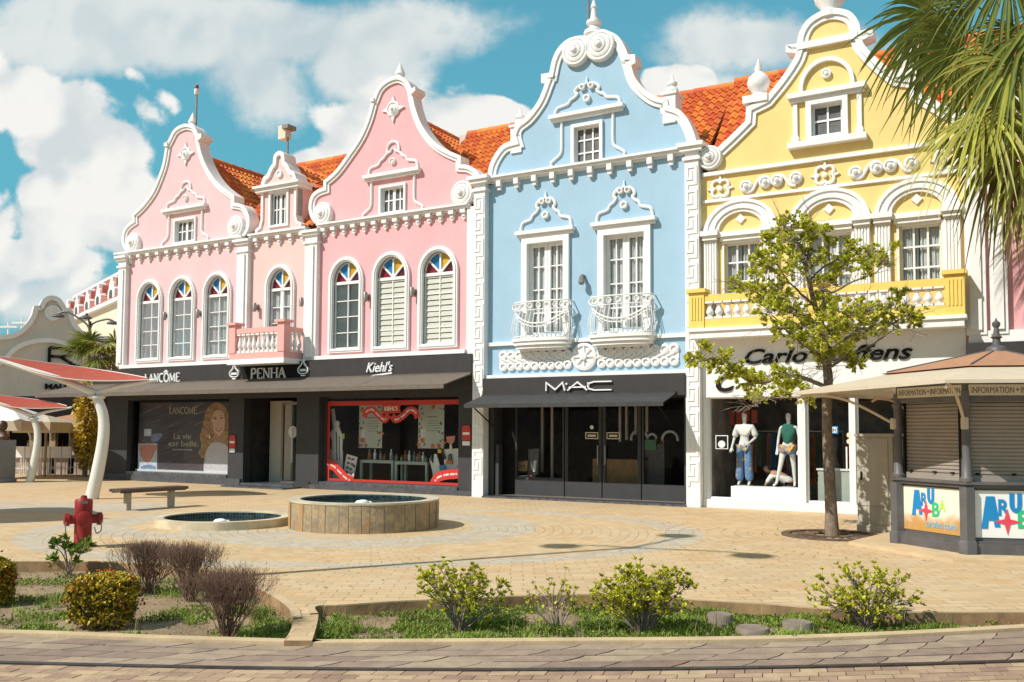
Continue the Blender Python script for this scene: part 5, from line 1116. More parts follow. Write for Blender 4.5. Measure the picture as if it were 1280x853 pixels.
for i in range(6):
    m = MB(); p = kc(i, KR - .04, 0); m.lathe((p[0], p[1], 1.10), [(.10, 0), (.10, .05), (.075, .08), (.07, .3), (.062, .35), (.06, 1.1), (.09, 1.16), (.06, 1.2), (.06, 1.34)], 12); q = kc(i, KR - .02, 0); m.k = 0
    m.lathe((q[0], q[1], .2), [(.115, 0), (.115, .82)], 6); m.lathe((q[0], q[1], .02), [(.14, 0), (.14, .2), (.12, .23)], 6); m.build('post', 'kiosk_grey', kt, smooth='auto')
    m = MB(); kbox(m, i, .08, L - .08, .24, 1.01, -.12, -.05); m.build('panel_frame', 'kiosk_grey', kt)
    pm = MB(); kbox(pm, i, .14, L - .12, .29, .975, -.05, -.038); pan = pm.build('logo_panel', 'poster_sand' if i == 0 else 'white_paint', kt)
    nsl = 22; m = MB()
    for k in range(nsl):
        z0 = 1.14 + k * (1.25 / nsl); p_, X_, N_ = kface(i); pt = lambda x, y, z: tuple(p_ + X_ * x + N_ * y + Vector((0, 0, z))); h_ = 1.25 / nsl
        P = [(-.16, 0), (-.145, h_ * .3), (-.145, h_ * .7), (-.165, h_ * .98), (-.165, h_)]; vs = [pt(x, y, z0 + z) for x in (.26, L - .09) for y, z in P]; m.add(vs, [(j, 5 + j, 6 + j, j + 1) for j in range(4)])
    kbox(m, i, .26, L - .09, 1.10, 1.19, -.17, -.13); sh = m.build('roller_shutter', 'shutter', kt, smooth='auto', fix=False)
    for xa, xb in ((.10, .26), (L - .09, L - .05)): m = MB(); kbox(m, i, xa, xb, 1.10, 2.4, -.2, -.13); m.build('shutter_guide', 'black', kt)
    for x in (.36, L * .5, L - .22): 
        m = MB(); kbox(m, i, x, x + .05, 1.20, 1.225, -.14, -.10); m.build('shutter_bolt', 'black', sh)
    m = MB(); kbox(m, i, .06, L - .06, 2.37, 2.53, -.02, .0); fz = m.build('frieze_sign', 'sign_beige', kt)
    if i in (0, 5):
        def on_face(mb, fn, y):                                     # 2-d art on the face, seen from outside: x runs from the left edge
            t2 = MB(0.); fn(t2); p_, X_, N_ = kface(i); p2 = p_ + X_ * L
            for v in t2.v: q = p2 - X_ * v[0] + N_ * (y - v[1]) + Vector((0, 0, v[2])); mb.v.append(tuple(q))
            mb.f += t2.f; mb.mi += t2.mi; mb.t += t2.t
        m = MB(); on_face(m, lambda b: (text_mesh(b, 'INFORMATION', .10, 2.405, .095, .58, 0, .004), b.disc(.725, 2.455, 0, [(.018, 0), (.018, .004)], 8), text_mesh(b, 'INFORMATION', .77, 2.405, .095, .58, 0, .004)), .0); m.build('lettering', 'kiosk_grey', fz)
        sc = 1.0 if i == 0 else 1.18; x0 = .30 if i == 0 else .2; z0 = .52 if i == 0 else .42
        P_ = -.036
        def put(nm, fn): mm = MB(); on_face(mm, fn, P_); mm.build('logo_letter', nm, pan)
        def slabA(b):
            X_ = lambda q: (x0 + q[0] * sc, z0 + q[1] * sc); b.poly([X_(q) for q in ((0, 0), (.06, .40), (.16, .40), (.22, .02), (.155, .02), (.145, .10), (.085, .10), (.075, 0))], 0, .006)
        put('logo_blue', slabA); put('logo_blue', lambda b: text_mesh(b, 'R', x0 + .20 * sc, z0 + .17 * sc, .20 * sc, .13 * sc, 0, .007, bold=.03)); put('logo_blue', lambda b: b.strip(cr([(x0 + (.33) * sc, z0 + .44 * sc), (x0 + .335 * sc, z0 + .26 * sc), (x0 + .40 * sc, z0 + .20 * sc), (x0 + .465 * sc, z0 + .26 * sc), (x0 + .47 * sc, z0 + .44 * sc)], 4), cr([(x0 + (.385) * sc, z0 + .44 * sc), (x0 + .385 * sc, z0 + .28 * sc), (x0 + .40 * sc, z0 + .26 * sc), (x0 + .415 * sc, z0 + .28 * sc), (x0 + .42 * sc, z0 + .44 * sc)], 4), 0, .008))
        put('logo_green', lambda b: text_mesh(b, 'B', x0 + .42 * sc, z0 + .02 * sc, .22 * sc, .15 * sc, 0, .006, bold=.03)); put('logo_lime', lambda b: text_mesh(b, 'A', x0 + .56 * sc, z0 + .11 * sc, .17 * sc, .13 * sc, 0, .007, bold=.03))
        def star(b): c_ = (x0 + .30 * sc, z0 + .09 * sc); b.poly([(c_[0] + r * sc * math.cos(a), c_[1] + r * sc * math.sin(a)) for k in range(4) for r, a in ((.16, k * math.pi / 2), (.045, k * math.pi / 2 + math.pi / 4))], 0, .010)
        put('logo_red', star)
        if i == 0: put('logo_sky', lambda b: text_mesh(b, 'aruba.com', .60, .37, .10, .60, 0, .006, bold=.01))
# roof: per-corner radius as measured, droop to the eave
RAD = [2.39, 3.02, 2.75, 2.6, 2.6, 2.42]; EZ = [2.56, 2.48, 2.5, 2.5, 2.5, 2.56]; AP = Vector((.13, 0, 3.12))
ev = [Vector((kc(i, RAD[i], 0)[0], kc(i, RAD[i], 0)[1], EZ[i])) for i in range(6)]; fr_ = .53
def sag(a, b, t, s=.05): return a.lerp(b, t) - Vector((0, 0, s * math.sin(math.pi * t)))
cb, rb = MB(), MB()
for i in range(6):
    a, b = ev[i], ev[(i + 1) % 6]; N = 10; g1 = [sag(a, b, k / N, -.03 * 0) for k in range(N + 1)]
    ra, rb_ = sag(AP, a, fr_, .02), sag(AP, b, fr_, .02); g2_ = [ra.lerp(rb_, k / N) for k in range(N + 1)]
    cb.add([tuple(q) for q in g1 + g2_], [(k, k + 1, N + 2 + k, N + 1 + k) for k in range(N)])
    low = [q - Vector((0, 0, .05)) for q in g1]; cb.add([tuple(q) for q in g1 + low], [(k, k + 1, N + 2 + k, N + 1 + k) for k in range(N)])
    up = [q + Vector((0, 0, .03)) for q in g2_]; ext = [q + (q - AP) * .06 - Vector((0, 0, .0)) for q in up]; rb.add([tuple(q) for q in ext] + [tuple(AP + Vector((0, 0, .04)))], [(k, k + 1, N + 1) for k in range(N)])
cb.build('canvas_eave', 'canvas_cream', kt, smooth='auto'); rb.build('canvas_top', 'canvas_rust', kt)
m = MB()
for i in range(6): m.tube([AP + Vector((0, 0, .04)), sag(AP, ev[i], fr_, .02) + Vector((0, 0, .04))], .014, 5)
m.build('ridge_seam', 'kiosk_grey', kt)
m = MB(); m.lathe(tuple(AP), [(.17, -.02), (.15, .06), (.07, .10), (.055, .2), (.09, .23), (.05, .26), (.035, .38), (.06, .42), (.06, .46), (.02, .50), (.005, .54)], 14); m.build('finial', 'kiosk_grey', kt, smooth='auto')
for i in range(6):
    m = MB(); p = Vector(kc(i, KR, 1.95)); q = ev[i] + Vector((0, 0, -.08)); mid_ = p.lerp(q, .45) + Vector((0, 0, .18)); m.tube(cr([p, mid_, p.lerp(q, .8) + Vector((0, 0, .12)), q.lerp(p, .05)], 5), .022, 6); m.lathe(kc(i, KR + .02, 1.87), [(.05, 0), (.06, .02), (.06, .16), (.05, .18)], 6); m.build('roof_brace', 'canvas_cream', kt, smooth='auto')
# ---- sail canopies on bent white posts
mat('sail_red', (.46, .08, .045), .7, .08, 3, .05, 30, trans=.12); mat('steel_white', (.72, .69, .62), .5, .04, 3, dirt=.2, dirtcol=(.5, .45, .37))
def canopy(label, base, scale=1., first=None):
    t = thing('sail_canopy', label, 'canopy', base, 0, 'red sail canopies over the plaza')
    B = Vector(base); loc = lambda x, y, Y: at(x, y, Y) - B
    return t, loc
def build_canopy():
    base = G(114, 624); t, loc = canopy('nearer red sail canopy on a bent white post behind the hydrant', base); Y = base.y
    post = cr([Vector((0, 0, -.05)), loc(122, 590, Y), loc(129, 550, Y), loc(129, 520, Y), loc(121, 497, Y)], 5)
    m = MB(); n = len(post); m.tube(post, [.17 - .05 * i / (n - 1) for i in range(n)], 16); m.build('post', 'steel_white', t, smooth='auto')
    top = loc(120, 492, Y); m = MB(); m.lathe(tuple(loc(121, 499, Y)), [(.16, 0), (.2, .02), (.2, .07), (.12, .1)], 16); m.build('collar', 'steel_white', t, smooth='auto')
    R1, L1 = loc(196, 475, Y + .4), loc(-6, 449, Y - .3); RB, LB = loc(184, 472.5, Y + .9), loc(-6, 445.5, Y + .3); RF, LF = loc(186, 475, Y + .3), loc(-6, 447, Y - .2)
    m = MB()
    for a, r0 in ((R1, .075), (L1, .095)): m.tube(cr([top, top.lerp(a, .35) + Vector((0, 0, .05)), top.lerp(a, .7) + Vector((0, 0, .02)), a], 4), [r0 * (1 - .45 * k / 12) for k in range(13)], 10)
    m.build('beam', 'steel_white', t, smooth='auto')
    N, Mv = 18, 8; V = top + Vector((.0, .0, .1)); m = MB(); g = []
    for j in range(Mv + 1):
        tj = j / Mv
        for i in range(N + 1):
            ti = i / N; lo = LF.lerp(RF, ti); hi = LB.lerp(RB, ti); q = lo.lerp(hi, tj); dip = math.sin(math.pi * ti) ; q = q + Vector((0, dip * (1.3 * tj - .5 * (1 - tj)), 0)); q.z += -.28 * dip * (1 - tj) - .05 * dip * math.sin(math.pi * tj) + .04 * dip * tj; g.append(tuple(q))
    m.add(g, [(j * (N + 1) + i, j * (N + 1) + i + 1, (j + 1) * (N + 1) + i + 1, (j + 1) * (N + 1) + i) for j in range(Mv) for i in range(N)]); m.build('sail', 'sail_red', t, smooth='full')
    m = MB(); m.tube([g[i] for i in range(N + 1)], .016, 6); m.tube([g[Mv * (N + 1) + i] for i in range(N + 1)], .016, 6); m.build('edge_rope', 'steel_white', t); return t, base
can, cbase = build_canopy()
for px, py, lab, sc in ((37, 603, 'farther red sail canopy on a bent white post in front of the bar stools', .82),):
    c = clone(can, None, G(px, py)); c['label'] = lab; c.scale = (sc, sc, sc)
c = clone(can, None, (-12.9, 16.5, 0)); c.scale = (1.2, 1.6, 1.05); c['label'] = 'red sail canopy outside the left edge that shades the paving beside the low fountain'
# ---- street lamps
def street_lamp(label, base, H, arms, hr=.4):
    t = thing('street_lamp', label, 'street lamp', base, 0, 'street lamps with round hooded heads')
    m = MB(); m.tube([(0, 0, -.1), (0, 0, .8), (0, 0, H)], [.13, .10, .06], 12); m.lathe((0, 0, 0), [(.2, 0), (.2, .1), (.13, .3)], 12); m.build('post', 'kiosk_grey', t, smooth='auto')
    for dx_, dy_, dz_ in arms:
        m = MB(); e = Vector((dx_, dy_, 0)); m.tube(cr([Vector((0, 0, H - .5)), Vector((0, 0, H - .1)) + e * .12, Vector((0, 0, H + dz_ + .3 * hr / .4)) + e * .7, Vector((0, 0, H + dz_ + .2 * hr / .4)) + e], 5), .04, 8); a = m.build('arm', 'kiosk_grey', t, smooth='auto')
        m = MB(); m.lathe((dx_, dy_, H + dz_), [(.02, .55 * hr), (.3 * hr, .5 * hr), (.85 * hr, .25 * hr), (hr, .0), (.9 * hr, -.07 * hr), (.25 * hr, -.15 * hr)], 16); m.build('lamp_head', 'kiosk_grey', a, smooth='auto')
    return t
SH = Vector((SUN_T.x / -SUN_T.z, SUN_T.y / -SUN_T.z)); HL = 10.5; lp = Vector((-7.35, 9.25)); arms = []
for px, py in ((700, 683), (845, 670), (940, 695)): g_ = G(px, py).xy - SH * HL - lp; arms.append((g_.x, g_.y, 0))
street_lamp('tall street lamp with three hooded heads left of the planting bed', (lp.x, lp.y, 0), HL, arms, .32)
YL = 38.5; pL = at(112, 420, YL); HLm = at(112, 402, YL).z; arms = [tuple((at(x, y, YL) - Vector((pL.x, YL, HLm)))) for x, y in ((73, 396), (114, 400), (141, 405))]
street_lamp('street lamp with three grey hooded heads rising behind the left palm', (pL.x, YL, 0), HLm, [(a[0], a[1] - (.0, .5, 0)[i], a[2]) for i, a in enumerate(arms)], .25)
# ---- plinth with bust
mat('plinth_grey', (.19, .19, .195), .6, .1, 4, .1, 30); mat('bronze', (.10, .055, .035), .45, .3, 8, metal=.5); p = G(4, 604); pt_ = thing('monument_plinth', 'dark grey block plinth at the left edge carrying a bronze bust', 'plinth', (p.x - .35, p.y + .3, 0), R_(-28))
m = MB(); m.bx(-.42, .42, -.3, .4, -.05, .14); m.bx(-.38, .38, -.26, .36, .14, 1.44); m.build('plinth_block', 'plinth_grey', pt_)
bt_ = thing('bronze_bust', 'bronze bust standing on the dark grey plinth', 'statue', (p.x - .25, p.y + .3, 1.44), R_(-28)); m = MB(); m.lathe((0, 0, 0), [(.26, 0), (.30, .12), (.20, .22), (.09, .27), (.09, .32)], 14, sy=.6); m.build('shoulders', 'bronze', bt_, smooth='auto'); m = MB(); m.lathe((0, 0, .30), [(.05, 0), (.12, .05), (.155, .17), (.14, .28), (.08, .34), (.01, .36)], 14); m.lathe((0, -.14, .44), [(.03, 0), (.035, .05), (.01, .1)], 6); m.build('head', 'bronze', bt_, smooth='auto')
# ================================================================== buildings, bar and umbrellas on the left
# white gabled building
bl = at(0, 560, 42.); an = R_(34); t = thing('white_gabled_building', 'large white building with a curved gable and dark letters, left of the rose house', 'building', (bl.x, bl.y, 0), an)
BX, BN = Vector((math.cos(an), math.sin(an), 0)), Vector((math.sin(an), -math.cos(an), 0)); BO = Vector((bl.x, bl.y, 0))
def BF(x, y, w_=0.):
    d = ray(x, y); k = (BO + BN * w_ - CAMP).dot(BN) / d.dot(BN); q = CAMP + d * k - BO; return (q.dot(BX), q.z)
cb_ = lambda q, w_=0.: BF(q[0] / 4.0615, 330 + q[1] / 4.0615, w_)
O = cr([BF(-60, 424), cb_((0, 368)), cb_((60, 362)), cb_((105, 338)), cb_((145, 298)), cb_((167, 262))], 5) + [cb_((178, 221)), cb_((205, 219))] + cr([cb_((205, 219)), cb_((218, 190)), cb_((242, 172)), cb_((270, 169)), cb_((300, 182)), cb_((325, 217))], 4) + [cb_((330, 229)), cb_((358, 232))] + cr([cb_((360, 240)), cb_((372, 285)), cb_((395, 325)), cb_((430, 355)), cb_((500, 372))], 5) + [cb_((560, 378))]
m = MB(); m.poly([(O[0][0] - 6, 2.5)] + [(O[0][0] - 6, O[0][1])] + O + [(O[-1][0], 2.5)], -.4, 0); m.box(O[0][0] - 6, O[-1][0], 2.5, O[0][1] - .3, -12, -.4); m.build('wall', 'grey_render', t)
m = MB(); m.strip(offset(O, -.06), offset(O, .16), -.45, .12); m.build('gable_coping', 'white_trim', t, smooth='auto')
A_ = cr([BF(-20, 458), cb_((0, 490)), cb_((60, 430)), cb_((120, 397)), cb_((200, 380)), cb_((280, 382)), cb_((350, 405)), cb_((430, 470))], 5)
m = MB(); m.strip(A_, offset(A_, .2), 0, .15); u, v = cb_((268, 250)); m.disc(u, v, 0, [(.36, 0), (.36, .1), (.28, .12), (.24, .06), (.01, .06)], 18); m.build('arch_moulding', 'white_trim', t, smooth='auto')
m = MB(); (u0, v0), (u1, v1) = BF(55, 456), BF(56.5, 434.5); serif(m, 'R', u0 - .1, v0, v1 - v0, .82 * 1.9, -.05, .1, .16, .09); m.build('lettering', 'black', t)
m = MB(); (u0, v0), (u1, v1) = BF(56, 486.5), BF(56, 479.5); text_mesh(m, 'MALL', u0, v0, v1 - v0, (v1 - v0) * 3.9, -.05, .1, bold=.03); m.build('lettering', 'black', t)
m = MB(); m.box(O[0][0] - 6, O[-1][0], -.1, 2.5, -6, -5); m.box(O[0][0] - 6, O[-1][0], 2.3, 2.5, -6, .3); m.build('arcade', 'black', t)
# pink roofed building along the side street
rp = at(148, 400, 50.); va = ray(-214, 540); va.z = 0; va.normalize(); an2 = math.atan2(-va.y, -va.x); t = thing('long_pink_roofed_building', 'long cream building with pink roof and white dormers behind the rose house', 'building', (rp.x, rp.y, 0), an2)
CX, CN = Vector((math.cos(an2), math.sin(an2), 0)), Vector((math.sin(an2), -math.cos(an2), 0)); CO = Vector((rp.x, rp.y, 0))
def CF(x, y, w_=0.):
    d = ray(x, y); k = (CO + CN * w_ - CAMP).dot(CN) / d.dot(CN); q = CAMP + d * k - CO; return (q.dot(CX), q.z)
(ua, ve), (ub, ve2), (uc_, vr) = CF(92, 400), CF(150, 374), CF(147.7, 332.5); ve = (ve + ve2) / 2; ua2 = CF(83.5, 385)[0] - 1.5
m = MB(); m.box(ua2, ub + 8, 0, ve, -8, 0); m.build('wall', 'cream_wall', t); mat('roof_pink', (.62, .27, .18), .85, .12, 3, .2, 20, tint=.1)
m = MB(); dpt = 2.2; m.hexa([m.P(ua2, ve, 0.15), m.P(ub + 8, ve, .15), m.P(ub + 8, ve, -8), m.P(ua2, ve, -8), m.P(ua2, vr, -dpt * .35), m.P(ub + 8, vr, -dpt * .35), m.P(ub + 8, vr, -7.5), m.P(ua2, vr, -7.5)])
for k in range(10): z = ve + (vr - ve) * k / 10; wz = .15 + (-dpt * .35 - .15) * k / 10; m.box(ua2, ub + 8, z, z + .05, wz - .1, wz + .05)
rf = m.build('roof', 'roof_pink', t)
m = MB(); m.box(ua2, ub + 8, ve - .15, ve + .05, -.1, .3); m.box(ua2, ub + 8, vr - .05, vr + .1, -dpt * .35 - .5, -dpt * .35 + .15); m.build('cornice', 'white_trim', t)
for px, pw in ((86, 4.5), (97.5, 5), (110.5, 5.5), (124, 6), (140.5, 7), (157, 8)):
    u = CF(px, 385)[0]; hw = (CF(px + pw, 380)[0] - CF(px - pw, 380)[0]) / 2 * .6; hh = (vr - ve) * .74; m = MB()
    P = [(-1, 0), (-1, .42), (-.72, .50), (-.62, .66), (-.42, .74), (-.36, .92), (-.15, 1.), (.15, 1.), (.36, .92), (.42, .74), (.62, .66), (.72, .5), (1, .42), (1, 0)]; m.poly([(u + a * hw, ve + .1 + b * hh) for a, b in P], -.3, .1); d_ = m.build('dormer', 'white_paint', t)
    m = MB(); m.poly(arch(u - hw * .42, u + hw * .42, ve + .25, ve + hh * .35, ve + hh * .5, 8), .09, .13); m.build('window', 'slate_dark', d_); m = MB(); m.box(u + hw * 1.25, u + hw * 1.62, ve + .8, ve + hh * .85, -.8, .12); m.build('roof_vent', 'roof_pink', t)
m = MB()
for px, py in ((10, 414), (26.5, 409)): q = at(px, 420, 60.); z1 = at(px, py - 4, 60.).z; m.tube([(q.x, 60, q.z - 2), (q.x, 60, z1 + .35)], .06, 6); m.bx(q.x - .6, q.x + .6, 59.9, 60.1, z1, z1 + .12); 
mm = m; 
o_ = mm.build('roof_antenna', 'white_paint'); tag(o_, 'pair of thin white antennas above the left building', 'antenna')
# open air bar
YB = 37.5; p0 = at(14, 595, YB); p1 = at(124, 595, YB); t = thing('open_air_bar', 'open air bar with timber posts, pale counter and dark interior under cream awnings', 'bar', ((p0.x + p1.x) / 2, YB, 0)); cx = (p0.x + p1.x) / 2; hw = (p1.x - p0.x) / 2
mat('timber_light', (.40, .28, .16), .7, .15, 5); mat('counter_panel', (.42, .31, .27), .7, .15, 5)
zb = lambda y: at(60, y, YB).z
m = MB(); m.bx(-hw - 2, hw + 2, 1.3, 1.6, 0, 3.2); m.bx(-hw - 2, hw + 2, -.2, 2.4, zb(540), zb(538)); m.build('back_wall', 'black', t)
m = MB(); m.bx(-hw - 2, hw + 1, -.1, .35, 0, zb(569)); m.k = 1; m.bx(-hw - 2.1, hw + 1.1, -.25, .45, zb(569), zb(567)); m.build('counter', ['counter_panel', 'coping_stone'], t)
for px in (42, 67, 91): x = at(px, 550, YB).x - cx; m = MB(); m.bx(x - .12, x + .12, -.1, .14, 0, zb(538)); m.build('post', 'timber_light', t)
for px, e in ((29, 42), (58, 67), (82, 91)):
    a, b = at(px, 538, YB), at(e - 1.5, 549, YB); m = MB(); m.tube(cr([a - Vector((cx, YB, 0)) + Vector((0, -.2, 0)), (a + b) / 2 - Vector((cx, YB, 0)) + Vector((.12, -.2, .1)), b - Vector((cx, YB, 0)) + Vector((0, -.1, 0))], 4), .05, 6); m.build('brace', 'canvas_cream', t)
m = MB(); random.seed(3)
for k in range(26): x = ru(-hw, hw); h_ = ru(.15, .45); m.k = random.choice((0, 1, 2)); m.lathe((x, 1.1, zb(565) + ru(0, .2)), [(.06, 0), (.06, h_ * .6), (.02, h_ * .75), (.02, h_)], 6)
m.build('bottle_shelf', ['logo_blue', 'cream_wall', 'stain_red'], t)
# bar stools
st = thing('bar_stool', 'white high backed bar stool in front of the bar counter', 'bar stool', (0, 0, 0), 0, 'bar stools at the counter'); m = MB(); m.bx(-.21, .21, -.02, .40, .68, .74); m.build('seat', 'white_paint', st); m = MB(); m.bx(-.21, .21, -.06, 0., .70, 1.13); m.build('backrest', 'white_paint', st)
for a in (-.19, .19):
    for b in (-.02, .37): m = MB(); m.tube([(a, b, 0), (a * .95, b * .95, .68)], .018, 6); m.build('leg', 'steel_white', st)
m = MB(); m.bx(-.19, .19, -.03, -.01, .25, .28); m.bx(-.19, .19, .35, .37, .3, .33); m.build('footrest', 'steel_white', st)
L_ = ['white high backed bar stool %s' % s for s in ('nearest the dark plinth', 'second from the dark plinth', 'just left of the far bent canopy post', 'hidden partly behind the far bent canopy post', 'just right of the far bent canopy post', 'in the middle of the bar counter', 'nearest the leafy green column')]
for i, px in enumerate((22, 29, 36.5, 45, 55, 70, 83.5)):
    q = G(px, 594.5); s_ = st if i == 0 else clone(st); s_.location = (q.x, YB - 1.2, 0); s_.rotation_euler = (0, 0, R_(-8 + 5 * (i % 3))); s_['label'] = L_[i]
# cream bar awning and umbrellas
def hip(name, label, cat, x0, x1, y0, y1, ze, zp, mt, val=.3, group=None, pole=True):
    cx_, cy_ = (x0 + x1) / 2, (y0 + y1) / 2; t = thing(name, label, cat, (cx_, cy_, 0), 0, group); a, b = (x1 - x0) / 2, (y1 - y0) / 2; m = MB()
    c4 = [(-a, -b, ze), (a, -b, ze), (a, b, ze), (-a, b, ze)]; rl = max(0, a - b); rd = [(-rl, 0, zp), (rl, 0, zp)]
    m.add(c4 + rd, [(0, 1, 5, 4), (1, 2, 5), (2, 3, 4, 5), (3, 0, 4)]); m.build('canopy', mt, t); m = MB(); d4 = [(p[0], p[1], p[2] - val) for p in c4]; m.add(c4 + d4, [(k, (k + 1) % 4, 4 + (k + 1) % 4, 4 + k) for k in range(4)]); m.build('valance', 'canvas_cream', t)
    if pole: m = MB(); m.tube([(0, 0, 0), (0, 0, zp)], .05, 8); m.build('pole', 'timber_light', t)
    return t
zz = lambda y, Y: at(60, y, Y).z
x_ = lambda px, Y: at(px, 530, Y).x
hip('bar_awning', 'long terracotta and cream awning roof over the bar counter', 'awning', x_(48, 36.), x_(128, 36.), 35.6, 40.5, zz(527, 36.), zz(513, 38.), 'canvas_rust', .38, None, False)
hip('market_umbrella', 'white market umbrella with a peaked top left of the far canopy post', 'umbrella', x_(-42, 34.), x_(52, 34.), 32.6, 36., zz(527, 34.), zz(505, 34.), 'white_paint', .35, 'market umbrellas at the bar')
tag(hip('market_umbrella', 'long low cream umbrella joining the bar awning', 'umbrella', x_(30, 34.8), x_(76, 34.8), 34.0, 36.2, zz(528, 34.8), zz(519, 34.8), 'canvas_cream', .4, 'market umbrellas at the bar'), None)
# dark cloth roof edge behind: shade structure joining the perfume shop
# ================================================================== vegetation
random.seed(11)
mat('bark', (.20, .155, .115), .9, .25, 9, .5, 30); mat('twig', (.27, .215, .17), .9, .2, 9)
mat('leaf', (.56, .56, .06), .45, .12, 3, tint=.6, trans=.42); mat('leaf_lime', (.52, .50, .03), .5, .1, 3, tint=.55, trans=.28); mat('leaf_bush', (.17, .24, .03), .5, .12, 3, tint=.6, trans=.25)
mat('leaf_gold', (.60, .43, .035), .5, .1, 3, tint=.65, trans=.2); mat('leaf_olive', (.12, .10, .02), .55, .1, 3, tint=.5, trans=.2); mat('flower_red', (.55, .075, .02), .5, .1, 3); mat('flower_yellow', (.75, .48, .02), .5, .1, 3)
mat('weed', (.24, .33, .035), .6, .12, 2, tint=.55, trans=.25); mat('weed_dry', (.36, .29, .13), .8, .12, 2, tint=.4, trans=.15); mat('dry_twig', (.20, .115, .08), .9, .2, 6, tint=.4)
mat('palm_green', (.19, .215, .036), .38, .12, 2, tint=.5, trans=.3); mat('palm_yellow', (.38, .37, .06), .45, .1, 2, tint=.45, trans=.25); mat('palm_dead', (.34, .23, .12), .8, .15, 2, tint=.4, trans=.2); mat('palm_trunk', (.23, .17, .12), .9, .2, 6, .6, 14)
def rvec(): 
    while 1:
        v = Vector((ru(-1, 1), ru(-1, 1), ru(-1, 1)))
        if .05 < v.length < 1: return v.normalized()
def leaf(m, p, d, n, L, wd_, t, fold=.2):
    s = d.cross(n); s = s.normalized() if s.length > 1e-5 else d.orthogonal().normalized(); n = s.cross(d)
    a = p; b = p + d * L * .45 + s * wd_ - n * L * .04 + n * fold * wd_; c = p + d * L - n * L * .12; e = p + d * L * .45 - s * wd_ - n * L * .04 + n * fold * wd_; f = p + d * L * .5
    m.add([a, b, c, e, f], [(0, 1, 4), (1, 2, 4), (4, 2, 3), (0, 4, 3)], t)
def rosette(m, p, ax, k, L, wd_, spread=.75):
    for _ in range(k):
        d = (ax + rvec() * spread).normalized(); n = (rvec() + Vector((0, 0, 1.2))).normalized(); leaf(m, p, d, n, L * ru(.7, 1.15), wd_ * ru(.75, 1.15), min(1, max(0, ru(.1, .9))))
# ---- the street tree
TB = Vector((TREE.x, TREE.y, 0)); TY = TREE.y
cT = lambda cx_, cy_, dy_=0.: at(860 + cx_ / 3.28, 260 + cy_ / 3.28, TY + dy_) - TB
tt = thing('street_tree', 'slender leaning street tree with loose yellow green leaves growing from the iron grate', 'tree', TB)
trunk = [Vector((0, 0, -.1)), at(1039, 640, TY) - TB, at(1036, 580, TY) - TB, at(1033.5, 520, TY) - TB, cT(575, 700), cT(560, 600), cT(546, 470, .05), cT(520, 400, .05), cT(496, 300, 0), cT(480, 240, 0), cT(450, 150, -.05), cT(425, 70, -.1)]
rad = [.135, .105, .095, .088, .08, .066, .056, .046, .038, .03, .02, .01]
m = MB(); P = cr([tuple(q) for q in trunk], 4); R2 = []
for i in range(len(P)): t = i / 4; a = int(min(t, len(rad) - 2)); R2.append((rad[a] + (rad[a + 1] - rad[a]) * (t - a)) * ru(.94, 1.06))
m.tube(P, R2, 10); m.build('trunk', 'bark', tt, smooth='full')
limbs = [([(546, 470, .05), (560, 380, -.1), (545, 335, -.2), (600, 345, -.3), (660, 310, -.3), (760, 270, -.35), (815, 215, -.4)], .035), ([(560, 600, 0), (620, 560, .3), (700, 500, .4), (800, 495, .45), (900, 440, .5), (935, 440, .5)], .04), ([(546, 480, 0), (480, 440, .3), (400, 400, .4), (300, 360, .45), (180, 300, .5)], .034),
    ([(573, 740, 0), (480, 700, -.4), (400, 690, -.6), (270, 720, -.8), (190, 660, -.9), (130, 620, -1.), (15, 632, -1.1)], .042), ([(570, 660, 0), (640, 620, -.4), (760, 560, -.6), (850, 500, -.7), (985, 520, -.8)], .028), ([(520, 400, 0), (450, 340, -.4), (380, 260, -.5), (350, 150, -.5)], .025), ([(496, 300, 0), (560, 240, .4), (650, 200, .5), (740, 190, .5)], .024),
    ([(560, 610, 0), (470, 560, -.5), (380, 480, -.7), (330, 420, -.8)], .026), ([(480, 240, 0), (500, 150, .3), (510, 50, .3)], .018), ([(573, 760, 0), (520, 740, .5), (440, 760, .7), (300, 790, .9), (250, 830, 1.)], .024), ([(560, 600, 0), (600, 500, -.6), (680, 440, -.8), (840, 400, -.9)], .024)]
skel = [Vector(q) for q in P]; lm = []
for pts, r0 in limbs:
    q = cr([tuple(cT(*p)) for p in pts], 5); q = [Vector(v) + rvec() * .012 for v in q]; n = len(q); lm.append((q, [r0 * (1 - .8 * i / (n - 1)) for i in range(n)])); skel += q
for q, r in lm: mm = MB(); mm.tube(q, r, 7); mm.build('limb', 'bark', tt, smooth='full')
blobs = [(390, 70, 45), (470, 60, 40), (520, 110, 42), (440, 140, 60), (330, 130, 25), (370, 180, 52), (480, 190, 52), (570, 90, 25), (290, 200, 30), (330, 240, 62), (440, 240, 50), (545, 200, 30), (575, 150, 20), (670, 170, 46), (640, 220, 50), (740, 190, 46), (800, 210, 40), (720, 250, 40), (600, 260, 50), (560, 300, 40), (850, 160, 12), (200, 310, 40), (260, 330, 40), (310, 360, 55), (270, 265, 20),
    (380, 340, 60), (330, 420, 60), (420, 430, 62), (480, 480, 55), (560, 390, 50), (600, 450, 62), (680, 430, 60), (640, 500, 52), (740, 420, 52), (760, 480, 52), (830, 420, 50), (870, 360, 36), (900, 440, 46), (830, 480, 42), (700, 520, 42), (560, 520, 60), (450, 540, 50), (20, 625, 32), (70, 570, 22), (110, 640, 42), (150, 600, 26), (160, 680, 40), (220, 670, 36), (270, 720, 52), (330, 690, 42), (400, 690, 52), (380, 740, 50), (440, 730, 42), (300, 770, 40), (490, 790, 28), (690, 640, 38), (560, 620, 36), (520, 560, 45), (930, 470, 30), (640, 590, 40), (380, 500, 40)]
lv, tw = MB(), MB()
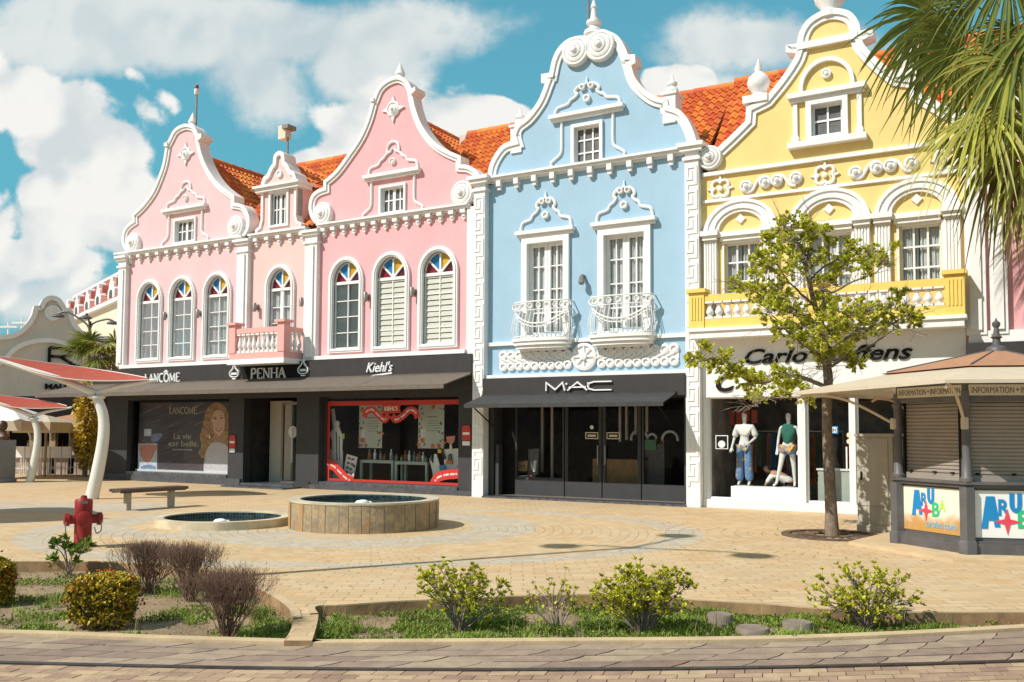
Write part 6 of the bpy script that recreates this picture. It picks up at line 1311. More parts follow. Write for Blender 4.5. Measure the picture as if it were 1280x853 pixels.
for bx_, by_, br in blobs:
    cnear = cT(bx_, by_); j = min(skel, key=lambda s: (s.x - cnear.x) ** 2 + (s.z - cnear.z) ** 2); dep = j.y + ru(-.35, .35); c = cT(bx_, by_, dep); j = min(skel, key=lambda s: (s - c).length); R = br / 3.28 / 70.5 * 1.08
    mid = j.lerp(c, .5) + rvec() * .08; tw.tube(cr([tuple(j), tuple(mid), tuple(c)], 3), [.012, .011, .010, .009, .008, .007, .006], 5)
    for _ in range(int(8 + (br / 12) ** 1.75 * 1.15)):
        e = c + Vector(rvec()) * R * ru(.35, 1.05) * 1.0; e.y += ru(-.25, .25); ax = ((e - c).normalized() + Vector((0, 0, .7)) + rvec() * .3).normalized(); b = c.lerp(e, .3) + rvec() * .04
        tw.tube([tuple(c), tuple(b), tuple(e)], [.006, .005, .003], 4, cap=False)
        rosette(lv, e, ax, random.choice((11, 12, 13)), .092, .027); rosette(lv, b.lerp(e, .5), ax, 7, .085, .025, 1.1)
for _ in range(260):                                                # bare grey twigs among the leaves
    s = random.choice(skel[40:]); d = (Vector((ru(-1, 1), ru(-.8, .8), ru(-.25, .7)))).normalized(); L = ru(.2, .75); q = [s]
    for k in range(4): d = (d + rvec() * .35).normalized(); q.append(q[-1] + d * L / 4)
    tw.tube([tuple(v) for v in q], [.007, .006, .005, .004, .003], 4, cap=False)
    for k in (2, 3): e = q[k] + (d + rvec() * .8).normalized() * L * .35; tw.tube([tuple(q[k]), tuple(e)], [.004, .002], 4, cap=False)
tw.build('twigs', 'twig', tt, fix=False); lv.build('crown', 'leaf', tt, fix=False)
# ---- fan palms
def frond(m, hub, axis, side, R, spread=115, n=38, droop=.35, tints=(.2, .8), wid=.034, fold=.35):
    axis = axis.normalized(); side = (side - axis * side.dot(axis)).normalized(); nor = axis.cross(side).normalized()
    for i in range(n):
        a = R_(-spread + 2 * spread * i / (n - 1) + ru(-1.5, 1.5)); d = axis * math.cos(a) + side * math.sin(a); L = R * (1 - .25 * abs(a / R_(spread)) ** 2) * ru(.9, 1.06); d = (d + nor * (.16 * (1 if i % 2 else -1)) * .35).normalized(); s = nor.cross(d).normalized()
        N = 7; vs = []; w0 = max(wid * .35, L * .5 * math.tan(R_(2 * spread / n)) * .53); dr = droop * ru(.7, 1.4); tv = ru(*tints); bend = rvec() * .05
        for k in range(N + 1):
            t = k / N; p = hub + d * L * t + Vector((0, 0, -dr * L * t ** 2.6)) + bend * t * t * L; wk = (w0 * t / .45 if t < .45 else w0 * (1 - ((t - .45) / .55) ** 1.3)) + .003
            vs += [p - s * wk + nor * fold * wk * .5, p - nor * fold * wk * .5, p + s * wk + nor * fold * wk * .5]
        m.add(vs, [q for k in range(N) for q in ((3 * k, 3 * k + 1, 3 * k + 4, 3 * k + 3), (3 * k + 1, 3 * k + 2, 3 * k + 5, 3 * k + 4))], tv)
def palm(name, label, base, top, fr, trunk_r, dead=0):
    B = Vector(base); t = thing(name, label, 'palm tree', B); T = Vector(top) - B; m = MB(); n = 26; P = [Vector((T.x * (k / n) ** 1.3, T.y * (k / n) ** 1.3, T.z * k / n - .1 * (k == 0))) for k in range(n + 1)]; m.tube(P, [trunk_r * (1.15 - .25 * k / n) * (1 + .05 * (k % 2)) for k in range(n + 1)], 14); m.build('trunk', 'palm_trunk', t, smooth='full')
    for hub, axis, side, R, sp, nn, dr, mt in fr:
        h = Vector(hub) - B; m = MB(); frond(m, h, Vector(axis), Vector(side), R, sp, nn, dr); pm = m.build('frond', mt, t, fix=False); q = MB(); mid = T.lerp(h, .5) + Vector((0, 0, .12)); q.tube(cr([tuple(T), tuple(mid), tuple(h)], 4), [.03, .028, .026, .024, .022, .02, .018, .016, .014], 6); q.build('frond_stalk', 'palm_yellow' if mt != 'palm_dead' else 'palm_dead', pm)
    if dead:
        m = MB()
        for _ in range(dead):
            a = ru(0, 6.28); r = ru(.1, .55); p = T + Vector((r * math.cos(a), r * math.sin(a), ru(-.5, .1))); L = ru(.8, 1.9); d = Vector((math.cos(a) * .25, math.sin(a) * .25, -1)).normalized(); s = d.orthogonal().normalized(); s = (s * math.cos(a) + d.cross(s) * math.sin(a)); q0 = p; vs = []; N = 5; cv_ = rvec() * .16
            for k in range(N + 1): u = k / N; c = p + d * L * u + cv_ * u * u; wk = .02 * (1 - u) + .003; vs += [c - s * wk, c + s * wk]
            m.add(vs, [(2 * k, 2 * k + 1, 2 * k + 3, 2 * k + 2) for k in range(N)], ru(.1, .9))
        m.build('dead_skirt', 'palm_dead', t, fix=False)
    return t
PY_ = 16.8; H_ = lambda x, y, d_=0.: at(x, y, PY_ + d_)
def ax(dx_, dy_, dep=0.): return (dx_, dep, -dy_)                    # image direction (right, down) to world
FRS = [(H_(1165, 20, .1), ax(-.85, .25, .2), ax(.3, .9, .3), 1.5, 110, 40, .5, 'palm_green'), (H_(1268, 80, -1.3), ax(-.6, .6, -.4), ax(.6, .8, -.2), 1.6, 120, 44, .5, 'palm_yellow'), (H_(1203, 60, -.7), ax(-.8, .45, -.1), ax(.5, .8, .2), 1.62, 125, 46, .42, 'palm_green'), (H_(1228, 142, -1.), ax(-.75, .55, -.3), ax(.2, .35, -.9), 1.62, 100, 44, .5, 'palm_yellow'), (H_(1222, 8, -.2), ax(-.95, .0, -.2), ax(.1, .5, .8), 1.75, 100, 42, .42, 'palm_green'),
    (H_(1262, -28, -.9), ax(-.5, .75, -.3), ax(.9, .5, .1), 1.75, 110, 40, .5, 'palm_green'), (H_(1285, 40, -1.1), ax(-.35, .8, -.5), ax(.9, .3, -.1), 1.7, 115, 40, .6, 'palm_green'), (H_(1278, 150, -1.1), ax(-.55, .8, -.4), ax(.8, .5, -.3), 1.5, 105, 42, .5, 'palm_yellow'),
    (H_(1250, 178, -.6), ax(-.3, .95, -.1), ax(.9, .2, .3), 1.55, 90, 36, .5, 'palm_green'), (H_(1240, 100, .5), ax(-.6, .7, .4), ax(.6, .5, -.5), 1.5, 110, 36, .5, 'palm_green'), (H_(1330, 20, -1.), ax(.3, .6, -.7), ax(1, 0, .2), 1.6, 115, 36, .5, 'palm_green'), (H_(1375, 90, -.3), ax(.9, .3, -.3), ax(.2, .8, .5), 1.6, 110, 36, .5, 'palm_green'),
    (H_(1320, -50, .2), ax(.1, -.9, .1), ax(1, 0, .1), 1.6, 110, 36, .4, 'palm_green'), (H_(1375, 170, -.5), ax(.6, .8, -.2), ax(.8, -.4, .3), 1.6, 105, 34, .6, 'palm_green'), (H_(1312, 190, -1.), ax(-.1, .9, -.4), ax(1, .1, .1), 1.7, 100, 38, .5, 'palm_yellow'), (H_(1290, 205, -.8), ax(-.2, 1., -.1), ax(1, .2, .3), 1.4, 80, 26, .4, 'palm_dead'), (H_(1262, 195, -.3), ax(-.2, 1., .0), ax(.8, .2, .6), 1.45, 70, 22, .4, 'palm_dead')]
random.seed(21)
palm('fan_palm', 'tall fan palm hanging in from the right edge with brown dead fronds beneath', (9.75, 17.1, 0), H_(1312, 105), FRS, .2, 150)
random.seed(5); PY2 = 36.; c2 = at(129, 445, PY2); FR2 = []
for k in range(24):
    a = 2 * math.pi * k / 17 * 2.618; el = ru(-.35, .9); d = Vector((math.cos(a) * math.cos(el), math.sin(a) * math.cos(el), math.sin(el))); s = d.cross(Vector((0, 0, 1))) + rvec() * .4; FR2.append((c2 + d * ru(.55, .85), d, s, ru(.95, 1.2), 112, 30, .3, 'palm_green' if k % 3 else 'palm_yellow'))
palm('fan_palm', 'small bushy fan palm beside the left end of the rose house', (c2.x - .2, PY2, 0), c2, FR2, .16, 40)
# ---- leafy column by the bar
p = at(107, 560, 35.2); p.z = 0; m = MB(); t = thing('climbing_plant', 'yellow green climbing plant covering a post beside the bar', 'plant', p)
for _ in range(1500):
    z = ru(1.2, 3.6) if rnd() < .85 else ru(.3, 1.2); r = .42 * (1 - .25 * abs(z - 2.4)) * ru(.4, 1.1); a = ru(0, 6.28); q = Vector((r * math.cos(a), r * math.sin(a), z)); rosette(m, q, Vector((math.cos(a), math.sin(a), -.3)), 2, .13, .045, .9)
m.build('leaves', 'leaf_gold', t, fix=False); m = MB(); m.tube([(0, 0, 0), (0, 0, 3.4)], .1, 8); m.build('post', 'bark', t)
# ---- shrubs
def bush_leafy(name, label, px, py, z0, half_px, top_px, kind, seed, group=None, n=26, leaves=11, L=.046, lean=0., dens=1., mt='leaf_lime', cat='shrub'):
    random.seed(seed); b = G(px, py, z0); S = FPX / b.y; hw = half_px / S; H = (py - top_px) / S; t = thing(name, label, cat, b, 0, group); st_, lv = MB(), MB()
    for k in range(n):
        a = 2 * math.pi * k / n + ru(-.3, .3); rr = hw * ru(.15, 1.) ** .8 ; e = Vector((rr * math.cos(a) + lean * H, rr * math.sin(a) * .75, H * ru(.38, 1.) * (1 - .3 * (rr / hw) ** 2))); mid = e * .5 + Vector((0, 0, .06)) + rvec() * .05; q = [Vector(v) for v in cr([(0 + ru(-.03, .03), ru(-.03, .03), -.03), tuple(mid), tuple(e)], 4)]
        st_.tube(q, [.011 - .008 * i / (len(q) - 1) for i in range(len(q))], 5)
        for j in range(int(7 * dens) + 1):
            f = q[random.randint(3, len(q) - 1)]; d = (f - mid * .3).normalized(); g = f + (d + rvec() * .9).normalized() * ru(.05, .15); st_.tube([f, g], [.004, .002], 4, cap=False); rosette(lv, g, (d + Vector((0, 0, .6))).normalized(), leaves, L, L * .24, .9)
        rosette(lv, q[-1], (e.normalized() + Vector((0, 0, .5))).normalized(), leaves + 3, L * 1.1, L * .27, .8)
    st_.build('stems', 'twig', t, fix=False); lv.build('foliage', mt, t, fix=False); return t
ZB = -.13; GS = 'loose yellow green shrubs in the front bed'
bush_leafy('shrub', 'loose rounded yellow green shrub nearest to the path between the beds', 572, 790, ZB, 62, 704, 0, 31, GS, 30, 11, dens=1.3, lean=.03)
bush_leafy('shrub', 'sparse half bare shrub with few leaves between the two fuller shrubs', 698, 792, ZB, 44, 726, 0, 32, GS, 13, 7, .04, dens=.5)
t = bush_leafy('shrub', 'widest and densest yellow green shrub in the middle of the bed', 803, 795, ZB, 60, 708, 0, 33, GS, 44, 11, .046, dens=1.8)
bush_leafy('shrub', 'spreading yellow green shrub at the right end of the bed', 1083, 787, ZB, 68, 711, 0, 34, GS, 32, 10, .046, dens=1.4, lean=-.05)
bush_leafy('oleander', 'leafy green oleander with narrow leaves in front of the red hydrant', 86, 716, -.1, 30, 668, 0, 35, None, 8, 8, .10, dens=.55, mt='leaf_bush')
def clipped(label, px, py, half_px, top_px, seed, dep=.9):
    random.seed(seed); b = G(px, py, ZB); S = FPX / b.y; hw, H = half_px / S, (py - top_px) / S; t = thing('clipped_shrub', label, 'shrub', b, 0, 'clipped golden shrubs in the left bed'); lv, gr, fl, st_ = MB(), MB(), MB(), MB()
    for k in range(5200):
        u = rvec(); u.z = abs(u.z); sq = max(abs(u.x), abs(u.y), abs(u.z)); k_ = .55 + .45 * (1 / max(sq, .6)); r = ru(.72, 1.02); q = Vector((u.x * hw * k_ * .86, u.y * hw * dep * k_ * .86, .0)) * r; z = H * (.28 + .72 * u.z * k_ * .80) * (r * .5 + .5)
        tp = max(0, 1 - z / (H * .5)); q *= 1 - .45 * tp; z -= H * .22 * ru(0, 1) * (u.z < .25); q.z = min(max(z, .04), H * 1.02) + .04 * NZ.noise((q.x * 7, q.y * 7, z * 7))
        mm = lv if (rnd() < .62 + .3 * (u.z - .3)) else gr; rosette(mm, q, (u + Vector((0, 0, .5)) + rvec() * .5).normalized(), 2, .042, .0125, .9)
    for k in range(26): u = rvec(); u.z = abs(u.z); q = Vector((u.x * hw, u.y * hw * dep, H * (.35 + .68 * u.z))); rosette(fl, q, u, 7, .03, .010, 1.)
    for k in range(26): a = ru(0, 6.28); st_.tube([(ru(-.05, .05), ru(-.05, .05), -.03), (hw * .6 * math.cos(a), hw * .6 * math.sin(a), H * .6)], [.012, .005], 5)
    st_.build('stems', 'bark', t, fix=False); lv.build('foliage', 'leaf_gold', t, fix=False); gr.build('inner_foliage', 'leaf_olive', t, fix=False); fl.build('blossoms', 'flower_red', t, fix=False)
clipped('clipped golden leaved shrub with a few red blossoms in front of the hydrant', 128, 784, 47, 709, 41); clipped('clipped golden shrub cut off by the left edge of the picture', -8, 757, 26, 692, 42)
def dry(label, px, py, half_px, top_px, seed, lean=0.):
    random.seed(seed); b = G(px, py, ZB); S = FPX / b.y; hw, H = half_px / S, (py - top_px) / S; t = thing('dry_shrub', label, 'shrub', b, 0, 'bare brown shrubs in the left bed'); m = MB()
    def grow(p, d, L, r, lev):
        q = [p]; n = 3
        for k in range(n): d = (d + rvec() * .18 + Vector((0, 0, .10))).normalized(); q.append(q[-1] + d * L / n)
        m.tube([tuple(v) for v in q], [r * (1 - .35 * k / n) for k in range(n + 1)], 5 if lev < 2 else 4, cap=False, tint=ru(.2, .9))
        if lev >= 5 or q[-1].z > H * ru(.86, 1.0): return
        for k in range(random.choice((2, 3, 3)) if lev < 4 else 2): grow(q[-1], (d + rvec() * (.55 if lev < 2 else .7) + Vector((0, 0, .15))).normalized(), L * ru(.62, .85), r * .66, lev + 1)
    for k in range(44): a = ru(0, 6.28); o_ = ru(.1, 1.35) ; d = Vector((math.cos(a) * o_ * hw / H * 1.0 + lean, math.sin(a) * o_ * hw / H * .8, 1)).normalized(); grow(Vector((ru(-.05, .05), ru(-.05, .05), -.03)), d, H * ru(.33, .45), .0066, 0)
    m.build('branches', 'dry_twig', t, fix=False)
dry('bare brown shrub farthest back beside the blue box', 186, 741, 42, 681, 51); dry('bare brown shrub in the middle of the three dry ones', 240, 752, 40, 684, 52); dry('largest bare brown shrub nearest to the curved kerb', 285, 799, 48, 716, 53)
random.seed(77)
# ---- weeds and grass of the beds (nobody could count it)
wg, wd2, wl = MB(), MB(), MB()
def blade(m, p, h, lean_, w_, t): d = Vector((lean_[0], lean_[1], 0)); s = d.cross(Vector((0, 0, 1))); s = s.normalized() * w_ if s.length > 1e-5 else Vector((w_, 0, 0)); a = p; b = p + Vector((0, 0, h * .6)) + d * h * .25; c = p + Vector((0, 0, h * .92)) + d * h * .8; m.add([a - s, a + s, b + s * .8, b - s * .8, c], [(0, 1, 2, 3), (3, 2, 4)], t)
cnt = 0
for _ in range(70000):
    x = ru(-7.2, 6.6); yk = fr_y(x); y = yk + .10 + 4.2 * rnd() ** 1.6 if x < -1.8 else yk + .08 + ru(0, 1.9)
    if inside(x, y, edge): continue
    nz = NZ.noise((x * 1.1, y * 1.5, 5)) + .5 * NZ.noise((x * 3.4, y * 3.4, 9)); left = x < -1.85
    th = .12 if left else -.30
    if not left and x > 3.6: th = -.05
    if left and y - yk < .28: th -= .42
    if nz + ru(-.12, .12) < th: continue
    p = Vector((x, y, soil_z(x, y) - .005)); cnt += 1; k = rnd(); hh = ru(.025, .085) * (1.1 if not left else .9) * (.6 + 1.7 * max(0, NZ.noise((x * 2.1, y * 2.1, 21)) + .25)); tv = min(1, max(0, .5 + .6 * NZ.noise((x * 1.7, y * 1.7, 33)) + ru(-.35, .35)))
    if k < .55: 
        for j in range(2): blade(wg, p + Vector((ru(-.012, .012), ru(-.012, .012), 0)), hh, (ru(-1, 1) * .7, ru(-1, 1) * .7), .0042, tv)
    elif k < .88: rosette(wl, p + Vector((0, 0, hh * .5)), Vector((0, 0, 1)), 4, .034, .010, 1.1)
    else: blade(wd2, p, hh * 1.2, (ru(-1, 1), ru(-1, 1)), .003, tv)
for _ in range(9000):                                               # dry litter on the bare soil
    x = ru(-7.2, 6.6); y = fr_y(x) + (ru(.08, 1.9) if x > -1.8 else ru(.08, 4.5))
    if inside(x, y, edge): continue
    p = Vector((x, y, soil_z(x, y) - .004)); blade(wd2, p, ru(.02, .06), (ru(-1, 1) * 1.5, ru(-1, 1) * 1.5), .0028, rnd())
for _ in range(60):
    x = ru(-6.8, 5.5); y = fr_y(x) + ru(.1, 1.2) if x > -1.8 else fr_y(x) + ru(.2, 3.)
    if inside(x, y, edge): continue
    p = Vector((x, y, soil_z(x, y)))
    for j in range(3): blade(wd2, p, ru(.15, .32), (ru(-1, 1) * .4, ru(-1, 1) * .4), .0022, rnd())
tag(wg.build('grass', 'weed', fix=False), kind='stuff'); tag(wl.build('ground_cover', 'leaf_bush', fix=False), kind='stuff'); tag(wd2.build('dry_grass', 'weed_dry', fix=False), kind='stuff')
# sand heap and pebbles
m = MB(); 
for _ in range(2600):
    x = ru(-6.8, 6.); y = fr_y(x) + (ru(.05, 1.1) if x > -1.8 else ru(.05, 4.5))
    if inside(x, y, edge): continue
    r = ru(.006, .02); z = soil_z(x, y); m.lathe((x, y, z), [(r, -.005), (r * .9, r * .4), (r * .4, r * .8)], 5)
tag(m.build('pebbles', 'concrete', fix=False), kind='stuff')

m = MB()                                                             # fallen leaves and litter on the paving
for _ in range(420):
    x, y = (TREE.x + random.gauss(0, 2.2), TREE.y + random.gauss(0, 1.8)) if rnd() < .5 else (ru(-9, 9), ru(10.5, 21))
    if not inside(x, y, edge) or y > 19.5 - .573 * x * .8 + 4: continue
    leaf(m, Vector((x, y, .012)), Vector((ru(-1, 1), ru(-1, 1), .05)).normalized(), Vector((0, 0, 1)), ru(.04, .09), .018, rnd())
tag(m.build('fallen_leaves', 'weed_dry', fix=False), kind='stuff')
# ================================================================== what stands in the shop windows
random.seed(99)
c3 = lambda q, w_: F(130 + q[0] / 4.489, 450 + q[1] / 4.489, w_)
c4 = lambda q, w_: F(380 + q[0] / 4.267, 440 + q[1] / 4.267, w_)
c5 = lambda q, w_: F(590 + q[0] / 4.266, 440 + q[1] / 4.266, w_)
c6 = lambda q, w_: F(850 + q[0] / 3.048, 400 + q[1] / 3.048, w_)
def at_w(u, w_, v=0.): return W(u, w_, v)
# ---- perfume poster
def streaks():
    m = bpy.data.materials.new('poster_dusk'); m.use_nodes = True; t = NT(m.node_tree); b = t.n['Principled BSDF']; oc = t.node('ShaderNodeTexCoord').outputs['Object']; x, _, z = t.sep(oc)
    r = t.m('SUBTRACT', z, t.m('MULTIPLY', x, .28)); s = t.m('SUBTRACT', t.noise(t.comb(t.m('MULTIPLY', r, 9.), t.m('MULTIPLY', x, .5), 0), 1.6, 4, .6), .5)
    c = t.mix(t.ramp(s, -.18, .25), (.03, .025, .029), (.10, .085, .09)); k = t.ramp(t.m('ADD', s, t.m('MULTIPLY', t.noise(oc, 2, 3, .5), .2)), .20, .30); c = t.mix(t.m('MULTIPLY', k, .55), c, (.50, .46, .46))
    c = t.mix(t.ramp(z, 2.7, 1.2, 0, .35), c, (.16, .13, .15)); t.put(b.inputs['Base Color'], c); b.inputs['Roughness'].default_value = .35; MATS['poster_dusk'] = m
streaks()
mat('hair_blond', (.40, .235, .105), .6, .5, 9, dirt=.8, dirtcol=(.60, .42, .22)); mat('skin_tone', (.72, .45, .33), .55, .06, 6); mat('skin_shadow', (.48, .27, .18), .6, .06, 6); mat('sequin_white', (.62, .58, .60), .45, .25, 45); mat('perfume_pink', (.62, .24, .18), .3, .1, 5); mat('perfume_glass', (.60, .64, .72), .25, .15, 6); mat('perfume_blue', (.20, .27, .42), .35, .2, 6); mat('lip_red', (.32, .05, .05), .5, .1, 5); mat('lettering_gold', (.50, .44, .34), .5, .1, 5)
o = -12.4; wp = -.36; t = thing('perfume_poster', 'dark poster with perfume bottle and smiling blond woman in the rose house window', 'poster', W(o, 0), ANG)
m = MB(o); m.box(-14.85, -9.95, .36, 2.78, wp - .05, wp); m.build('backing', 'poster_dusk', t)
def pp(pts, name, mt, lift=.004, sm=True, cv=c3):
    m = MB(o); P = [cv(q, wp) for q in pts]; P = cr(P + [P[0]], 4)[:-1] if sm else P; m.poly(P, wp, wp + lift); return m.build(name, mt, t)
pp([(192, 470), (298, 470), (298, 640), (190, 640)], 'bottle', 'perfume_glass', .004, False); pp([(200, 478), (292, 478), (285, 520), (262, 565), (240, 575), (218, 560), (203, 520)], 'liquid', 'perfume_pink', .008); pp([(205, 600), (245, 588), (290, 600), (285, 628), (245, 612), (210, 628)], 'bottle_base', 'perfume_blue', .008)
pp([(228, 428), (262, 428), (262, 462), (228, 462)], 'bottle_neck', 'slate_dark', .006, False); pp([(226, 388), (266, 388), (266, 428), (226, 428)], 'bottle_cap', 'perfume_glass', .006, False); pp([(266, 430), (285, 414), (328, 416), (318, 440), (292, 460), (268, 456)], 'bow', 'perfume_blue', .009)
pp([(588, 262), (625, 240), (665, 250), (690, 285), (698, 340), (698, 640), (640, 640), (580, 560), (552, 552), (532, 520), (548, 480), (538, 430), (552, 380), (565, 310)], 'hair', 'hair_blond', .006)
pp([(600, 318), (620, 288), (650, 282), (672, 300), (680, 345), (672, 395), (650, 425), (622, 415), (603, 375)], 'face', 'skin_tone', .010); pp([(622, 405), (668, 400), (672, 470), (700, 490), (640, 500), (608, 478)], 'neck', 'skin_shadow', .008)
pp([(572, 520), (600, 472), (640, 462), (668, 470), (697, 498), (697, 642), (568, 642)], 'dress', 'sequin_white', .012)
pp([(624, 381), (645, 386), (666, 377), (652, 400), (634, 399)], 'lips', 'lip_red', .0115); pp([(630, 385), (646, 389), (661, 381), (650, 394), (637, 394)], 'teeth', 'white_paint', .0125); pp([(615, 330), (626, 325), (634, 331), (625, 335)], 'eye', 'slate_dark', .012); pp([(652, 326), (662, 321), (669, 327), (661, 331)], 'eye', 'slate_dark', .012); pp([(641, 332), (647, 360), (639, 366), (648, 368)], 'nose', 'skin_shadow', .012); pp([(612, 322), (624, 315), (636, 319), (625, 319)], 'eyebrow', 'hair_blond', .0125); pp([(650, 317), (661, 311), (670, 315), (661, 315)], 'eyebrow', 'hair_blond', .0125); pp([(590, 300), (612, 268), (628, 275), (612, 310), (604, 350), (606, 400), (596, 430), (584, 380)], 'hair_lock', 'hair_blond', .0135); pp([(668, 285), (684, 300), (688, 350), (680, 400), (672, 395), (680, 345), (675, 305)], 'hair_lock', 'hair_blond', .0135); pp([(603, 350), (612, 352), (618, 400), (640, 422), (625, 418), (608, 390)], 'cheek_shade', 'skin_shadow', .0115); pp([(590, 420), (596, 422), (598, 440), (590, 442)], 'earring', 'white_paint', .012)
def plet(txt, x0, x1, yb, hp, mt='lettering_gold', fn=None):
    (u0, v), (u1, _), (_2, v1) = c3((x0, yb), wp), c3((x1, yb), wp), c3((x0, yb - hp), wp); m = MB(o)
    if fn: fn(m, txt, u0, v, v1 - v, u1 - u0)
    else: text_mesh(m, txt, u0, v, v1 - v, u1 - u0, wp, wp + .006)
    m.build('lettering', mt, t)
plet('LANCOME', 366, 522, 303, 36, fn=lambda m, s, u, v, h, w_: serif(m, s, u, v, h, w_, wp, wp + .006, .17, .09)); plet('La vie', 392, 488, 444, 34); plet('est belle.', 362, 532, 484, 34); plet('le parfum nouveau', 388, 494, 506, 9, 'white_paint')
m = MB(o); m.box(-14.9, -9.95, .33, .40, wp, wp + .06); m.build('bottom_rail', 'white_paint', t)
# ---- entrance display
o = -7.8; mat('wood_brown', (.22, .105, .035), .5, .25, 4, .1, 20); mat('wood_oak', (.34, .19, .065), .5, .25, 4, .1, 20)
t = thing('shop_counter', 'brown wooden counter seen through the perfume shop entrance', 'counter', W(-8.0, -1.9, .1), ANG); m = MB(); m.bx(-.35, .5, 0, .5, 0, .95); m.build('counter_body', 'wood_brown', t); m = MB(); m.bx(-.4, .55, -.05, .55, .95, 1.0); m.build('counter_top', 'wood_oak', t)
t = thing('potted_plant', 'leafy green plant in a tall pot inside the perfume shop entrance', 'plant', W(-7.45, -2.3, .1), ANG); m = MB(); m.lathe((0, 0, 0), [(.2, 0), (.26, .9), (.22, .9)], 14); m.build('pot', 'slate_dark', t); m = MB()
for _ in range(70): d = (rvec() + Vector((0, 0, .9))).normalized(); leaf(m, Vector((0, 0, .95)) + d * ru(.1, .5), d, rvec(), .38, .05, rnd())
m.build('leaves', 'leaf', t, fix=False)
m = MB(); 
t = thing('display_shelf', 'white shelf unit stacked with boxes inside the perfume shop entrance', 'shelf', W(-7.2, -3.4, .1), ANG)
for k in range(5): m.bx(-.9, .6, 0, .35, .25 + k * .45, .28 + k * .45)
m.bx(-.93, -.9, 0, .35, 0, 2.3); m.bx(.6, .63, 0, .35, 0, 2.3); m.build('shelf_frame', 'white_paint', t); m = MB()
for k in range(5):
    for j in range(7): m.k = random.randrange(4); x = -.8 + j * .2; m.bx(x, x + ru(.07, .15), .05, .25, .28 + k * .45, .28 + k * .45 + ru(.1, .3))
m.build('boxes', ['perfume_pink', 'perfume_blue', 'cream_wall', 'logo_lime'], t)
m = MB(-7.8); u, v = c3((1060, 405), -.85); m.disc(u, v, -.845, [(.2, 0), (.2, .004), (.16, .004), (.16, .006), (.12, .006), (.005, .006)], 20); x_s = m.build('round_sticker', 'white_paint', bpy.data.objects['door'])
# ---- cosmetics window
o = -3.2; mint = mat('mint_paint', (.34, .43, .36), .55, .06, 4); mat('poster_mint', (.52, .56, .49), .6, .06, 3); mat('news_white', (.70, .69, .66), .7, .12, 16); mat('flower_orange', (.6, .16, .03), .6, .2, 8)
def wposter(label, x0, x1, y0, y1, seed):
    random.seed(seed); w_ = -1.0; (u0, va), (u1, vb) = c4((x0, y1), w_), c4((x1, y0), w_); uc, vc = (u0 + u1) / 2, (va + vb) / 2; t = thing('hanging_poster', label, 'poster', W(uc, w_, vc), ANG, 'hanging posters in the cosmetics window'); hw, hh = (u1 - u0) / 2, (vb - va) / 2
    m = MB(); m.bx(-hw, hw, 0, .02, -hh, hh); m.build('sheet', 'poster_mint', t); m = MB()
    for k in range(26):
        s = random.choice((-1, 1)); x = s * hw * ru(.55, .95); z = random.choice((ru(.6, .95), ru(-.95, -.6), ru(-.4, .2))) * hh; m.k = random.randrange(3); q = Vector((x, -.006, z)); d = Vector((ru(-1, 1), 0, ru(-1, 1))).normalized(); leaf(m, q, d, Vector((0, -1, 0)), ru(.08, .2), .035, .5, 0)
    for k in range(3): m.k = 2; m.lathe((ru(-.9, .9) * hw, -.004, random.choice((ru(.7, .9), ru(-.9, -.8))) * hh), [(.07, 0), (.07, .005), (.005, .006)], 10, 'w')
    m.build('printed_flowers', ['leaf', 'leaf_olive', 'flower_orange'], t, fix=False); m = MB(); m.bx(-hw * .8, -hw * .45, -.008, 0, -hh * .75, -hh * .15); m.k = 1; m.bx(-hw * .78, -hw * .47, -.012, 0, -hh * .75, -hh * .55); m.build('printed_bottle', ['news_white', 'flower_orange'], t)
    m = MB()
    for k in range(5): wd_ = hw * ru(.35, .6); z = hh * (.2 - k * .11); m.bx(-wd_ + .1, wd_ + .1, -.005, 0, z, z + .018)
    m.bx(-hw * .3, hw * .45, -.005, 0, hh * .35, hh * .40); m.build('printed_lines', 'mint_dark', t)
mat('mint_dark', (.20, .24, .21), .6, .05, 4)
wposter('left of two hanging flower printed posters behind the red ribbon', 292, 418, 278, 512, 1); wposter('right of two hanging flower printed posters behind the red ribbon', 608, 748, 270, 514, 2)
# red ribbons on the glass
sw = [q for q in bpy.data.objects['gabled_house.002'].children if q.name.startswith('shop_window')][0]; wr = -.25
def ribbon(pts, hw, name='ribbon', txt=True):
    P = cr([c4(q, wr) for q in pts], 6); m = MB(o); m.strip(offset(P, hw), offset(P, -hw), wr, wr + .004); r = m.build(name, 'red_vinyl', sw); m = MB(o)
    n = len(P)
    for i in range(int(n * .15), int(n * .85)):
        if i % 5 == 4: continue
        a, b = Vector(P[i]), Vector(P[min(i + 1, n - 1)]); d = (b - a); d = d.normalized() * .03 if d.length else Vector((.03, 0)); s = Vector((-d.y, d.x)) * 1.0; c = (a + b) / 2; m.add([m.P(*(c - d * .8 - s), wr + .006), m.P(*(c - d * .2 - s), wr + .006), m.P(*(c - d * .2 + s), wr + .006), m.P(*(c - d * .8 + s), wr + .006), m.P(*(c + d * .1 - s), wr + .006), m.P(*(c + d * .7 - s), wr + .006), m.P(*(c + d * .7 + s * .6), wr + .006), m.P(*(c + d * .1 + s * .6), wr + .006)], [(0, 1, 2, 3), (4, 5, 6, 7)])
    m.build('ribbon_lettering', 'white_paint', r)
ribbon([(322, 350), (335, 318), (365, 308), (400, 340), (430, 362), (452, 335)], .105); ribbon([(470, 340), (490, 362), (530, 340), (560, 312), (592, 318), (606, 352)], .105); ribbon([(98, 600), (150, 605), (190, 640), (225, 675), (262, 690)], .14); ribbon([(690, 705), (715, 670), (760, 655), (800, 652), (828, 650)], .14)
